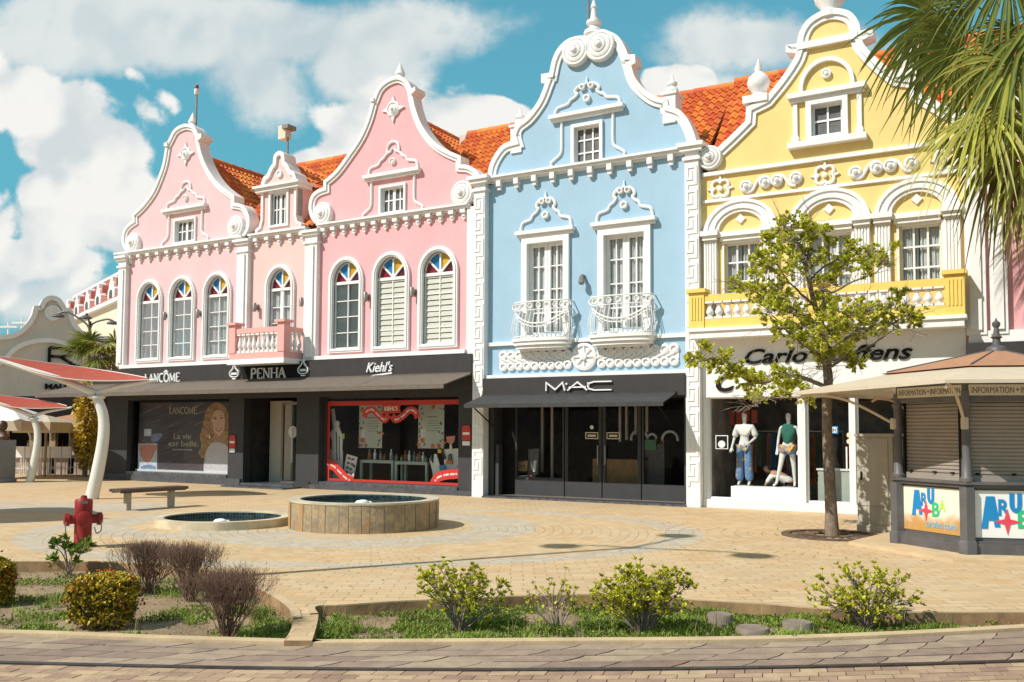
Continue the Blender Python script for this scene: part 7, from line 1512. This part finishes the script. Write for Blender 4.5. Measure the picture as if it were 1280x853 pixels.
m = MB(o); P = [c4(q, wr) for q in ((412, 280), (520, 277), (512, 300), (518, 325), (418, 332), (425, 305))]; m.poly(P, wr, wr + .007); r = m.build('ribbon_banner', 'red_vinyl', sw); m = MB(o); (u0, v0), (u1, _), (_2, v1) = c4((430, 314), wr), c4((500, 310), wr), c4((430, 292), wr); text_mesh(m, "KIEHL'S", u0, v0, v1 - v0, u1 - u0, wr + .005, wr + .012, bold=.02, slope=.02); m.build('ribbon_lettering', 'white_paint', r)
# display tables
def dtable(label, x0, x1, y0, y1):
    w_ = -.75; (u0, va), (u1, vb) = c4((x0, y1), w_), c4((x1, y0), w_); uc = (u0 + u1) / 2; hw = (u1 - u0) / 2; t = thing('display_table', label, 'table', W(uc, w_, .15), ANG, 'mint display tables'); H = vb - .15
    m = MB(); m.bx(-hw, hw, -.05, .5, H - .09, H); m.build('tabletop', 'mint_paint', t)
    for x in (-hw, hw - .07):
        for y in (-.05, .43): m = MB(); m.bx(x, x + .07, y, y + .07, 0, H - .09); m.build('leg', 'mint_paint', t)
    return uc, hw, H + .15, w_
T1 = dtable('left mint green display table behind the cosmetics window', 302, 480, 580, 690); T2 = dtable('right mint green display table behind the cosmetics window', 488, 662, 588, 695)
mat('bottle_glass', (.30, .28, .25), .3, .2, 6); mat('amber', (.30, .11, .02), .3, .2, 6); k_ = 0
for uc, hw, zt, w_ in (T1, T2):
    for k in range(9):
        x = uc - hw * .85 + hw * 1.7 * k / 8; h_ = ru(.14, .34); m = MB(); m.lathe((0, 0, 0), [(.045, 0), (.05, h_ * .6), (.02, h_ * .72), (.022, h_)], 10); q = m.build('cosmetics_bottle', ('bottle_glass', 'amber', 'white_paint', 'mint_dark')[k % 4], loc=W(x, w_ - .15 - ru(0, .2), zt), smooth='auto'); k_ += 1
        tag(q, ('small glass bottle on the left mint display table', 'small glass bottle on the right mint display table')[uc > T1[0] + .1], 'bottle', 'bottles on the left mint table' if uc < T1[0] + .1 else 'bottles on the right mint table')
# paper statue cutout, news sheet, product board
def cut(name, label, cat, parts, w_, cv=c4, base=None):
    u, v = cv(base, w_); t = thing(name, label, cat, W(u, w_, .2), ANG)
    for nm, mt, pts, lift in parts:
        m = MB(u); P = [cv(q, w_) for q in pts]; P = [(a, b - .2) for a, b in P]; m.poly(P, lift - .03, lift); m.build(nm, mt, t)
    return t
cut('paper_cutout', 'tall black and white paper cutout of a robed torch bearer in the red framed window', 'cutout', [('pedestal', 'news_white', [(135, 520), (205, 525), (205, 680), (130, 678)], 0), ('robe', 'news_white', [(148, 590), (152, 470), (135, 440), (160, 405), (182, 385), (196, 420), (208, 450), (200, 590)], .02), ('torch_arm', 'news_white', [(146, 305), (160, 303), (172, 400), (156, 410)], .01), ('head', 'news_white', [(168, 392), (165, 374), (180, 366), (192, 376), (188, 396)], .03), ('robe_fold', 'slate_dark', [(172, 430), (178, 428), (182, 580), (175, 580)], .024), ('robe_fold', 'slate_dark', [(188, 450), (193, 450), (194, 585), (189, 585)], .024), ('shadow_line', 'slate_dark', [(150, 530), (198, 540), (198, 546), (150, 536)], .006), ('shadow_line', 'slate_dark', [(150, 600), (165, 620), (150, 660), (146, 630)], .006), ('tablet', 'logo_lime', [(204, 440), (216, 436), (216, 462), (204, 468)], .02)], -.55, base=(170, 690))
cut('news_sheet', 'leaning white sheet printed with bold black shapes beside the paper cutout', 'paper sheet', [('sheet', 'news_white', [(228, 545), (284, 562), (264, 672), (206, 660)], 0)] + [('print', 'slate_dark', [(a, b), (a + ru(10, 18), b + 4), (a + ru(6, 16), b + ru(12, 20)), (a - 4, b + ru(8, 14))], .004) for a, b in ((235, 560), (254, 566), (232, 585), (252, 592), (226, 610), (246, 618), (262, 600), (222, 636), (244, 644))], -.5, base=(240, 690))
cut('product_board', 'white board with bottle and blue jar at the right of the red framed window', 'display board', [('board', 'news_white', [(742, 520), (826, 515), (826, 640), (742, 660)], -.05), ('hand', 'news_white', [(668, 570), (690, 600), (694, 545), (706, 545), (722, 600), (742, 640), (720, 690), (690, 690), (685, 640)], .0), ('bottle', 'slate_dark', [(772, 545), (786, 545), (788, 580), (768, 580)], .02), ('bottle_label', 'flower_orange', [(760, 580), (792, 580), (792, 598), (758, 598)], .02), ('jar', 'logo_blue', [(722, 608), (752, 602), (756, 634), (728, 640)], .03), ('flower', 'flower_yellow', [(715, 520), (735, 522), (732, 540), (716, 540)], .02), ('stem', 'leaf_olive', [(735, 530), (742, 528), (758, 570), (750, 574)], .015), ('cup', 'perfume_pink', [(758, 452), (806, 448), (800, 480), (784, 494), (764, 482)], 0), ('cup_stem', 'news_white', [(778, 490), (786, 490), (790, 520), (776, 520)], 0)], -.5, base=(760, 700))
# ---- boutique
o = 3.05
t = thing('wooden_counter', 'long oak fronted counter behind the boutique glass doors', 'counter', W(c5((780, 640), -1.6)[0], -1.6, .05), ANG); (ua, _), (ub, vb), (_2, va) = c5((635, 640), -1.6), c5((912, 575), -1.6), c5((780, 700), -1.6); hw = (ub - ua) / 2; m = MB(); m.bx(-hw, hw, 0, .6, 0, vb - .05); m.build('counter_front', 'wood_oak', t); m = MB(); m.bx(-hw - .03, hw + .03, -.04, .64, vb - .05, vb); m.build('counter_top', 'black', t)
for i, (cx_, cy_, r, lab) in enumerate(((892, 455, .24, 'largest of the three white ring lamps behind the boutique glass'), (960, 452, .12, 'smallest of the three white ring lamps behind the boutique glass'), (1056, 458, .22, 'white ring lamp nearest the right edge of the boutique'))):
    u, v = c5((cx_, cy_), -1.9); t = thing('ring_lamp', lab, 'ring lamp', W(u, -1.9, .05), ANG, 'white ring lamps in the boutique'); m = MB(); m.tube([(r * math.cos(R_(a)), 0, v - .1 + r * math.sin(R_(a))) for a in range(-10, 191, 10)], .035, 8); m.build('ring', 'white_paint', t); m = MB(); m.tube([(0, .05, 0), (0, .05, v - .1)], .015, 6); m.build('stand', 'black', t)
mat('box_green', (.10, .26, .15), .5, .1, 5); u, v = c5((940, 495), -1.7); t = thing('green_box', 'green display box on the dark counter end in the boutique', 'box', W(u, -1.7, v - .15), ANG); m = MB(); m.bx(-.2, .22, 0, .25, 0, .28); m.build('box_body', 'box_green', t); m = MB(); m.bx(-.27, -.15, -.1, .05, -.26, -.02); m.build('small_box', 'box_green', t)
u, v = c5((960, 600), -1.75); t = thing('makeup_stand', 'dark cosmetics stand at the right end of the boutique counter', 'display stand', W(u, -1.75, .05), ANG); m = MB(); m.bx(-.3, .35, 0, .5, 0, v + .5); m.build('stand_body', 'slate_dark', t)
for k in range(8): m = MB(); m.lathe((-.2 + .07 * k, .1, v + .5), [(.02, 0), (.02, .1), (.01, .12)], 8); m.build('lipstick', ('lip_red', 'perfume_pink', 'black')[k % 3], t)
mat('mirror_strip', (.42, .37, .31), .3, .1, 4)
for i, (cx_, y0, y1) in enumerate(((372, 300, 640), (425, 300, 690), (765, 300, 480), (800, 300, 470), (850, 300, 440), (880, 300, 440), (910, 300, 430))):
    u, v0 = c5((cx_, y1), -1.4); _2, v1 = c5((cx_, 290), -1.4); m = MB(); m.bx(-.035, .035, 0, .06, v0, min(2.68, v1)); tag(m.build('door_profile', 'mirror_strip', loc=W(u, -1.4 - .3 * (i > 1), 0), rotz=ANG), 'tall pale upright metal strip behind the boutique glass', 'metal strip', 'pale upright strips in the boutique')
t = thing('window_stand', 'small black stand holding a framed picture and boxes in the left boutique window', 'display stand', W(c5((300, 680), -.9)[0], -.9, .05), ANG)
u0_ = c5((300, 680), -.9)[0]
for nm, mt, pts, lift in (('shelf', 'white_paint', [(246, 660), (345, 655), (345, 672), (246, 690)], .15), ('back_panel', 'slate_dark', [(300, 520), (355, 515), (350, 660), (300, 660)], 0), ('picture', 'wood_oak', [(256, 585), (304, 580), (300, 636), (252, 636)], .1), ('bow_shape', 'slate_dark', [(266, 600), (278, 606), (292, 598), (290, 616), (276, 612), (268, 618)], .11), ('tube', 'lip_red', [(286, 665), (345, 652), (346, 660), (290, 676)], .2), ('card', 'news_white', [(330, 580), (345, 580), (340, 640), (328, 640)], .02)):
    m = MB(u0_); P = [c5(q, -.9) for q in pts]; m.poly([(a, b - .05) for a, b in P], lift - .06, lift); m.build(nm, mt, t)
# ---- figures
def figure(name, parent, J, E, mt, sub=2):
    """one continuous skin over the joints J = {key: (x, y, z, r)} and edges E (first joint is the root)"""
    keys = list(J); me = bpy.data.meshes.new(name); me.from_pydata([J[k][:3] for k in keys], [(keys.index(a), keys.index(b)) for a, b in E], []); ob = bpy.data.objects.new(name, me); COL.objects.link(ob); ob.parent = parent
    sk = ob.modifiers.new('skin', 'SKIN'); sk.use_smooth_shade = True; sl = me.skin_vertices[0].data
    for i, k in enumerate(keys): r = J[k][3]; r = r if isinstance(r, tuple) else (r, r); sl[i].radius = r; sl[i].use_root = (i == 0)
    sb = ob.modifiers.new('subdivision', 'SUBSURF'); sb.levels = sb.render_levels = sub; me.materials.append(MATS[mt]); return ob
mat('mannequin_white', (.70, .69, .66), .35, .03, 4); mat('blouse_white', (.74, .72, .68), .8, .06, 12); mat('top_green', (.015, .12, .09), .8, .12, 10); mat('hair_dark', (.02, .015, .012), .5, .2, 10); mat('belt_tan', (.4, .25, .12), .6, .1, 6)
def denim(name, base, k):
    m = bpy.data.materials.new(name); m.use_nodes = True; t = NT(m.node_tree); b = t.n['Principled BSDF']; oc = t.node('ShaderNodeTexCoord').outputs['Object']; n = t.noise(oc, 5.5, 2, .5); n2 = t.noise(t.vadd(oc, (4, 2, 9)), 13, 2, .5)
    c = t.mix(t.ramp(t.noise(oc, 20, 4, .6), .3, .7), base, tuple(v * 1.6 for v in base)); fl = t.mix(t.ramp(n2, .45, .55), (.62, .10, .03), (.66, .42, .05)); c = t.mix(t.m('MULTIPLY', t.ramp(n, k, k + .06), t.ramp(n2, .42, .5)), c, fl); t.put(b.inputs['Base Color'], c); b.inputs['Roughness'].default_value = .85; MATS[name] = m
denim('denim_floral', (.09, .17, .30), .57); denim('shorts_floral', (.10, .20, .34), .47)
CORE = [('pel', 'waist'), ('waist', 'chest'), ('chest', 'neck'), ('neck', 'jaw'), ('jaw', 'head'), ('head', 'crown'), ('pel', 'hipL'), ('hipL', 'kneeL'), ('kneeL', 'ankL'), ('ankL', 'toeL'), ('pel', 'hipR'), ('hipR', 'kneeR'), ('kneeR', 'ankR'), ('ankR', 'toeR'), ('chest', 'shL'), ('shL', 'elL'), ('elL', 'wrL'), ('wrL', 'paL'), ('chest', 'shR'), ('shR', 'elR'), ('elR', 'wrR'), ('wrR', 'paR')]
def fingers(J, E, s, d):
    x, y, z, _ = J['pa' + s]; w0 = Vector(J['wr' + s][:3]); dr = (Vector((x, y, z)) - w0).normalized(); sd = dr.cross(Vector(d)).normalized()
    for i, (o_, L) in enumerate(((-.027, .055), (-.009, .066), (.009, .062), (.026, .048))):
        a = Vector((x, y, z)) + sd * o_ + dr * .02; b = a + dr * L * .5; c = b + (dr + Vector(d) * .4).normalized() * L * .5; k = 'f%s%d' % (s, i); J[k + 'a'] = (*a, .010); J[k + 'b'] = (*b, .009); J[k + 'c'] = (*c, .007); E += [('pa' + s, k + 'a'), (k + 'a', k + 'b'), (k + 'b', k + 'c')]
    a = w0.lerp(Vector((x, y, z)), .5) + sd * -.035; b = a + (dr - sd * .6).normalized() * .05; J['t' + s + 'a'] = (*a, .012); J['t' + s + 'b'] = (*b, .009); E += [('wr' + s, 't' + s + 'a'), ('t' + s + 'a', 't' + s + 'b')]
def headbits(t, J, mt, hair=None):
    h = Vector(J['head'][:3]); m = MB(); m.lathe(tuple(h + Vector((0, -.085, -.01))), [(.012, -.03), (.018, -.02), (.008, .03)], 6); m.build('nose', mt, t, smooth='auto')
def mannequin(label, u, w_, z, J, parts, s=1.):
    t = thing('mannequin', label, 'mannequin', W(u, w_, z), ANG, 'mannequins in the fashion window'); t.scale = (s, s, s); E = list(CORE); fingers(J, E, 'L', (0, -1, 0)); fingers(J, E, 'R', (0, -1, 0)); figure('body', t, J, E, 'mannequin_white'); headbits(t, J, 'mannequin_white')
    for nm, keys, ed, mt, grow in parts: figure(nm, t, {k: (*J[k][:3], grow[k] if k in grow else J[k][3] * 1.2) for k in keys}, ed, mt)
    m = MB(); m.lathe((0, .1, -.005), [(.17, 0), (.17, .012), (.02, .014)], 20); m.build('stand', 'mirror_strip', t); return t
J1 = dict(pel=(0, 0, .98, (.14, .10)), waist=(.0, 0, 1.14, (.105, .08)), chest=(.01, 0, 1.36, (.14, .10)), neck=(.01, 0, 1.53, .045), jaw=(.01, -.02, 1.61, .055), head=(.01, -.02, 1.68, (.072, .085)), crown=(.01, .0, 1.77, .055), hipL=(-.09, 0, .92, .095), kneeL=(-.11, -.01, .51, .06), ankL=(-.13, .02, .09, .036), toeL=(-.13, -.12, .025, .03), hipR=(.09, 0, .92, .095), kneeR=(.10, -.03, .51, .06), ankR=(.12, .0, .09, .036), toeR=(.13, -.14, .025, .03),
    shL=(-.17, 0, 1.43, .05), elL=(-.25, .02, 1.16, .038), wrL=(-.30, -.05, .92, .026), paL=(-.31, -.08, .86, (.036, .02)), shR=(.19, 0, 1.43, .05), elR=(.28, .03, 1.18, .038), wrR=(.16, -.13, 1.04, .026), paR=(.10, -.16, 1.02, (.036, .02)))
u1 = F(931, 605, -.55)[0]; mannequin('mannequin in an off shoulder white blouse and wide flowered jeans', u1, -.55, .52, J1, [
    ('blouse', ['chest', 'waist', 'shL', 'elL', 'shR', 'elR'], [('chest', 'waist'), ('chest', 'shL'), ('shL', 'elL'), ('chest', 'shR'), ('shR', 'elR')], 'blouse_white', dict(chest=(.175, .13), waist=(.135, .11), shL=.085, elL=.085, shR=.085, elR=.085)),
    ('jeans', ['pel', 'hipL', 'kneeL', 'ankL', 'hipR', 'kneeR', 'ankR'], [('pel', 'hipL'), ('hipL', 'kneeL'), ('kneeL', 'ankL'), ('pel', 'hipR'), ('hipR', 'kneeR'), ('kneeR', 'ankR')], 'denim_floral', dict(pel=(.155, .12), hipL=.112, hipR=.112, kneeL=.10, kneeR=.10, ankL=.115, ankR=.115))], 1.0)
J2 = dict(pel=(0, 0, .98, (.135, .10)), waist=(.02, 0, 1.14, (.10, .08)), chest=(.03, 0, 1.36, (.135, .10)), neck=(.03, 0, 1.53, .045), jaw=(.03, -.02, 1.61, .055), head=(.03, -.02, 1.68, (.072, .085)), crown=(.03, .0, 1.77, .055), hipL=(-.09, 0, .92, .092), kneeL=(-.15, -.10, .51, .058), ankL=(-.24, -.12, .09, .034), toeL=(-.29, -.24, .025, .03), hipR=(.09, 0, .92, .092), kneeR=(.13, .05, .51, .058), ankR=(.14, .10, .09, .034), toeR=(.16, -.03, .025, .03),
    shL=(-.15, 0, 1.43, .048), elL=(-.22, .04, 1.15, .036), wrL=(-.24, -.02, .90, .025), paL=(-.24, -.05, .83, (.036, .02)), shR=(.21, 0, 1.43, .048), elR=(.28, .04, 1.15, .036), wrR=(.27, -.04, .90, .025), paR=(.26, -.07, .83, (.036, .02)))
u2 = F(985, 605, -.55)[0]; mannequin('striding mannequin in a dark green sleeveless top and flowered denim shorts', u2, -.55, .52, J2, [
    ('top', ['chest', 'waist', 'pel', 'shL', 'shR', 'neck'], [('chest', 'waist'), ('waist', 'pel'), ('chest', 'shL'), ('chest', 'shR'), ('chest', 'neck')], 'top_green', dict(waist=(.14, .12), pel=(.13, .11), chest=(.18, .14), shL=.07, shR=.07, neck=.03)),
    ('shorts', ['pel', 'hipL', 'kneeL', 'hipR', 'kneeR'], [('pel', 'hipL'), ('hipL', 'kneeL'), ('pel', 'hipR'), ('hipR', 'kneeR')], 'shorts_floral', dict(pel=(.17, .14), hipL=.135, hipR=.135))], 1.0)
# shorten the shorts to mid thigh
for ob in bpy.data.objects:
    if ob.name.startswith('shorts'):
        for v in ob.data.vertices:
            if .45 < v.co.z < .55: top_ = .92; k = .42; x0, y0 = (-.09, 0) if v.co.x < 0 else (.09, 0); v.co.x = x0 + (v.co.x - x0) * k; v.co.y = y0 + (v.co.y - y0) * k; v.co.z = top_ + (v.co.z - top_) * k
        sl = ob.data.skin_vertices[0].data
        for i, v in enumerate(ob.data.vertices):
            if v.co.z < .85: sl[i].radius = (.14, .14)
# kneeling person between the mannequins
up = F(968, 608, -1.1)[0]; t = thing('person', 'person kneeling on the window floor in a white shirt, reaching forward between the mannequins', 'person', W(up, -1.1, .2), ANG)
JP = dict(pel=(.42, .05, .32, (.15, .13)), waist=(.30, .03, .46, (.13, .12)), chest=(.06, 0, .60, (.15, .12)), neck=(-.08, -.01, .66, .05), jaw=(-.14, -.03, .66, .06), head=(-.19, -.03, .71, .09), crown=(-.22, -.02, .79, .06), hipL=(.44, -.08, .28, .10), kneeL=(.16, -.14, .10, .075), ankL=(.55, -.16, .06, .05), toeL=(.66, -.16, .04, .04), hipR=(.46, .16, .28, .10), kneeR=(.20, .22, .10, .075), ankR=(.58, .22, .06, .05), toeR=(.69, .22, .04, .04),
    shL=(.0, -.17, .58, .055), elL=(-.14, -.22, .36, .042), wrL=(-.26, -.20, .16, .03), paL=(-.31, -.20, .09, (.036, .022)), shR=(.02, .17, .58, .055), elR=(-.12, .22, .36, .042), wrR=(-.24, .18, .16, .03), paR=(-.29, .18, .09, (.036, .022)))
E = list(CORE); fingers(JP, E, 'L', (-1, 0, 0)); fingers(JP, E, 'R', (-1, 0, 0)); figure('body', t, JP, E, 'skin_shadow')
figure('shirt', t, {k: (*JP[k][:3], r) for k, r in dict(chest=(.18, .145), waist=(.16, .145), pel=(.17, .15), shL=.075, elL=.06, shR=.075, elR=.06).items()}, [('chest', 'waist'), ('waist', 'pel'), ('chest', 'shL'), ('shL', 'elL'), ('chest', 'shR'), ('shR', 'elR')], 'blouse_white')
figure('trousers', t, {k: (*JP[k][:3], r) for k, r in dict(pel=(.165, .14), hipL=.12, kneeL=.09, ankL=.065, hipR=.12, kneeR=.09, ankR=.065).items()}, [('pel', 'hipL'), ('hipL', 'kneeL'), ('kneeL', 'ankL'), ('pel', 'hipR'), ('hipR', 'kneeR'), ('kneeR', 'ankR')], 'black')
figure('hair', t, dict(a=(-.175, -.02, .75, .095), b=(-.13, -.01, .72, .085), c=(-.10, 0, .66, .05)), [('a', 'b'), ('b', 'c')], 'hair_dark')
# ---- clothes rail, window desk, small notices
t = thing('clothes_rail', 'clothes rail with many coloured garments behind the mannequins', 'clothes rail', W(8.0, -2.2, .1), ANG); m = MB(); m.tube([(-1.35, 0, 0), (-1.35, 0, 1.75), (1.2, 0, 1.75), (1.2, 0, 0)], .02, 6); m.build('rail', 'mirror_strip', t)
cols = ['flower_red', 'denim_floral', 'flower_orange', 'box_green', 'slate_dark', 'perfume_pink', 'logo_blue', 'leaf_olive', 'lip_red', 'shorts_floral', 'blouse_white', 'stain_red']
for k in range(20):
    x = -1.25 + k * .125; L = ru(.7, 1.25); m = MB(); m.add([(x - .02, -.2, 1.62), (x + .02, .2, 1.62), (x + .03, .05, 1.70), (x - .03, -.05, 1.70), (x - .03, -.24, 1.62 - L), (x + .04, .24, 1.62 - L), (x + .05, -.05, 1.6 - L * .9), (x - .05, -.1, 1.62 - L)], [(0, 1, 2, 3), (0, 4, 5, 1), (3, 6, 7, 2), (4, 7, 6, 5)]); m.build('garment', cols[k % 12], t, fix=False)
t = thing('red_garment_display', 'bright red garments hanging high at the back left of the fashion window', 'garment', W(F(925, 522, -2.)[0], -2., 2.2), ANG); m = MB()
for k in range(6): x = -.7 + k * .2; m.bx(x, x + .14, 0, .1, -.05 - ru(0, .15), .2)
m.build('garments', 'flower_red', t)
u, v = c6((595, 625), -1.0); t = thing('sales_desk', 'pale green glass sales desk inside the fashion shop door', 'desk', W(u, -1.0, .1), ANG); mat('desk_pale', (.40, .44, .38), .3, .05, 4); m = MB(); m.bx(-.42, .40, 0, .5, 0, .82); m.build('desk_body', 'desk_pale', t); m = MB(); m.bx(-.45, .43, -.03, .53, .82, .86); m.build('desk_top', 'white_paint', t)
t = thing('dressed_torso', 'dark dressed torso form hanging inside the fashion shop door', 'dress form', W(9.0, -1.6, 1.0), ANG); m = MB(); m.lathe((0, 0, 0), [(.22, 0), (.15, .3), (.2, .55), (.17, .7), (.05, .76)], 14, sy=.6); m.build('bodice', 'slate_dark', t, smooth='auto'); m = MB(); m.lathe((.55, .2, -.1), [(.25, 0), (.16, .35), (.2, .6), (.05, .8)], 14, sy=.6); m.build('jacket', 'lip_red', t, smooth='auto')
H5d = [q for q in bpy.data.objects if q.name.startswith('gabled_house') and 'lemon' in q.get('label', '')][0]; dr5 = [q for q in H5d.children if q.name.startswith('door')][0]; o = 9.25
(u0, v0), (u1, v1) = c6((546, 434), -.06), c6((602, 405), -.06); m = MB(o); m.box(u0, u1, v0, v1, -.075, -.06); m.k = 1; m.box(u0 + .03, u1 - .03, v0 + .025, v1 - .025, -.061, -.057); m.k = 2; text_mesh(m, 'OPEN', u0 + .05, v0 + .05, v1 - v0 - .1, u1 - u0 - .1, -.058, -.054, bold=.02); m.build('open_sign', ['logo_blue', 'white_paint', 'black'], dr5)
wn5 = [q for q in H5d.children if q.name.startswith('shop_window')][0]; (u0, v0), (u1, v1) = c6((135, 492), -.05), c6((182, 440), -.05); m = MB(o); m.box(u0, u1, v0, v1, -.09, -.06); m.k = 1; m.box(u0 + .02, u1 - .02, v0 + .02, v1 - .02, -.062, -.056); m.k = 2; m.disc((u0 + u1) / 2, (v0 + v1) / 2 - .05, -.056, [(.09, 0), (.09, .004), (.01, .004)], 12); m.build('notice_card', ['white_paint', 'black', 'white_paint'], wn5)
for k, (px, py, r) in enumerate(((1061.5, 544, .06), (1061.5, 552, .06))): u, v = F(px, py, -.05); m = MB(o); m.disc(u, v, -.058, [(r, 0), (r, .004), (.01, .004)], 12); m.build('round_sticker', 'cream_wall', dr5)
for px, py, s in ((1148, 545, .16), (1149, 577, .22)):
    u, v = F(px, py, -.05); m = MB(o); m.box(u - s, u + s, v - s * .45, v + s * .45, -.06, -.052); m.build('notice_card', 'white_paint', [q for q in H5d.children if q.name.startswith('shop_window')][1])
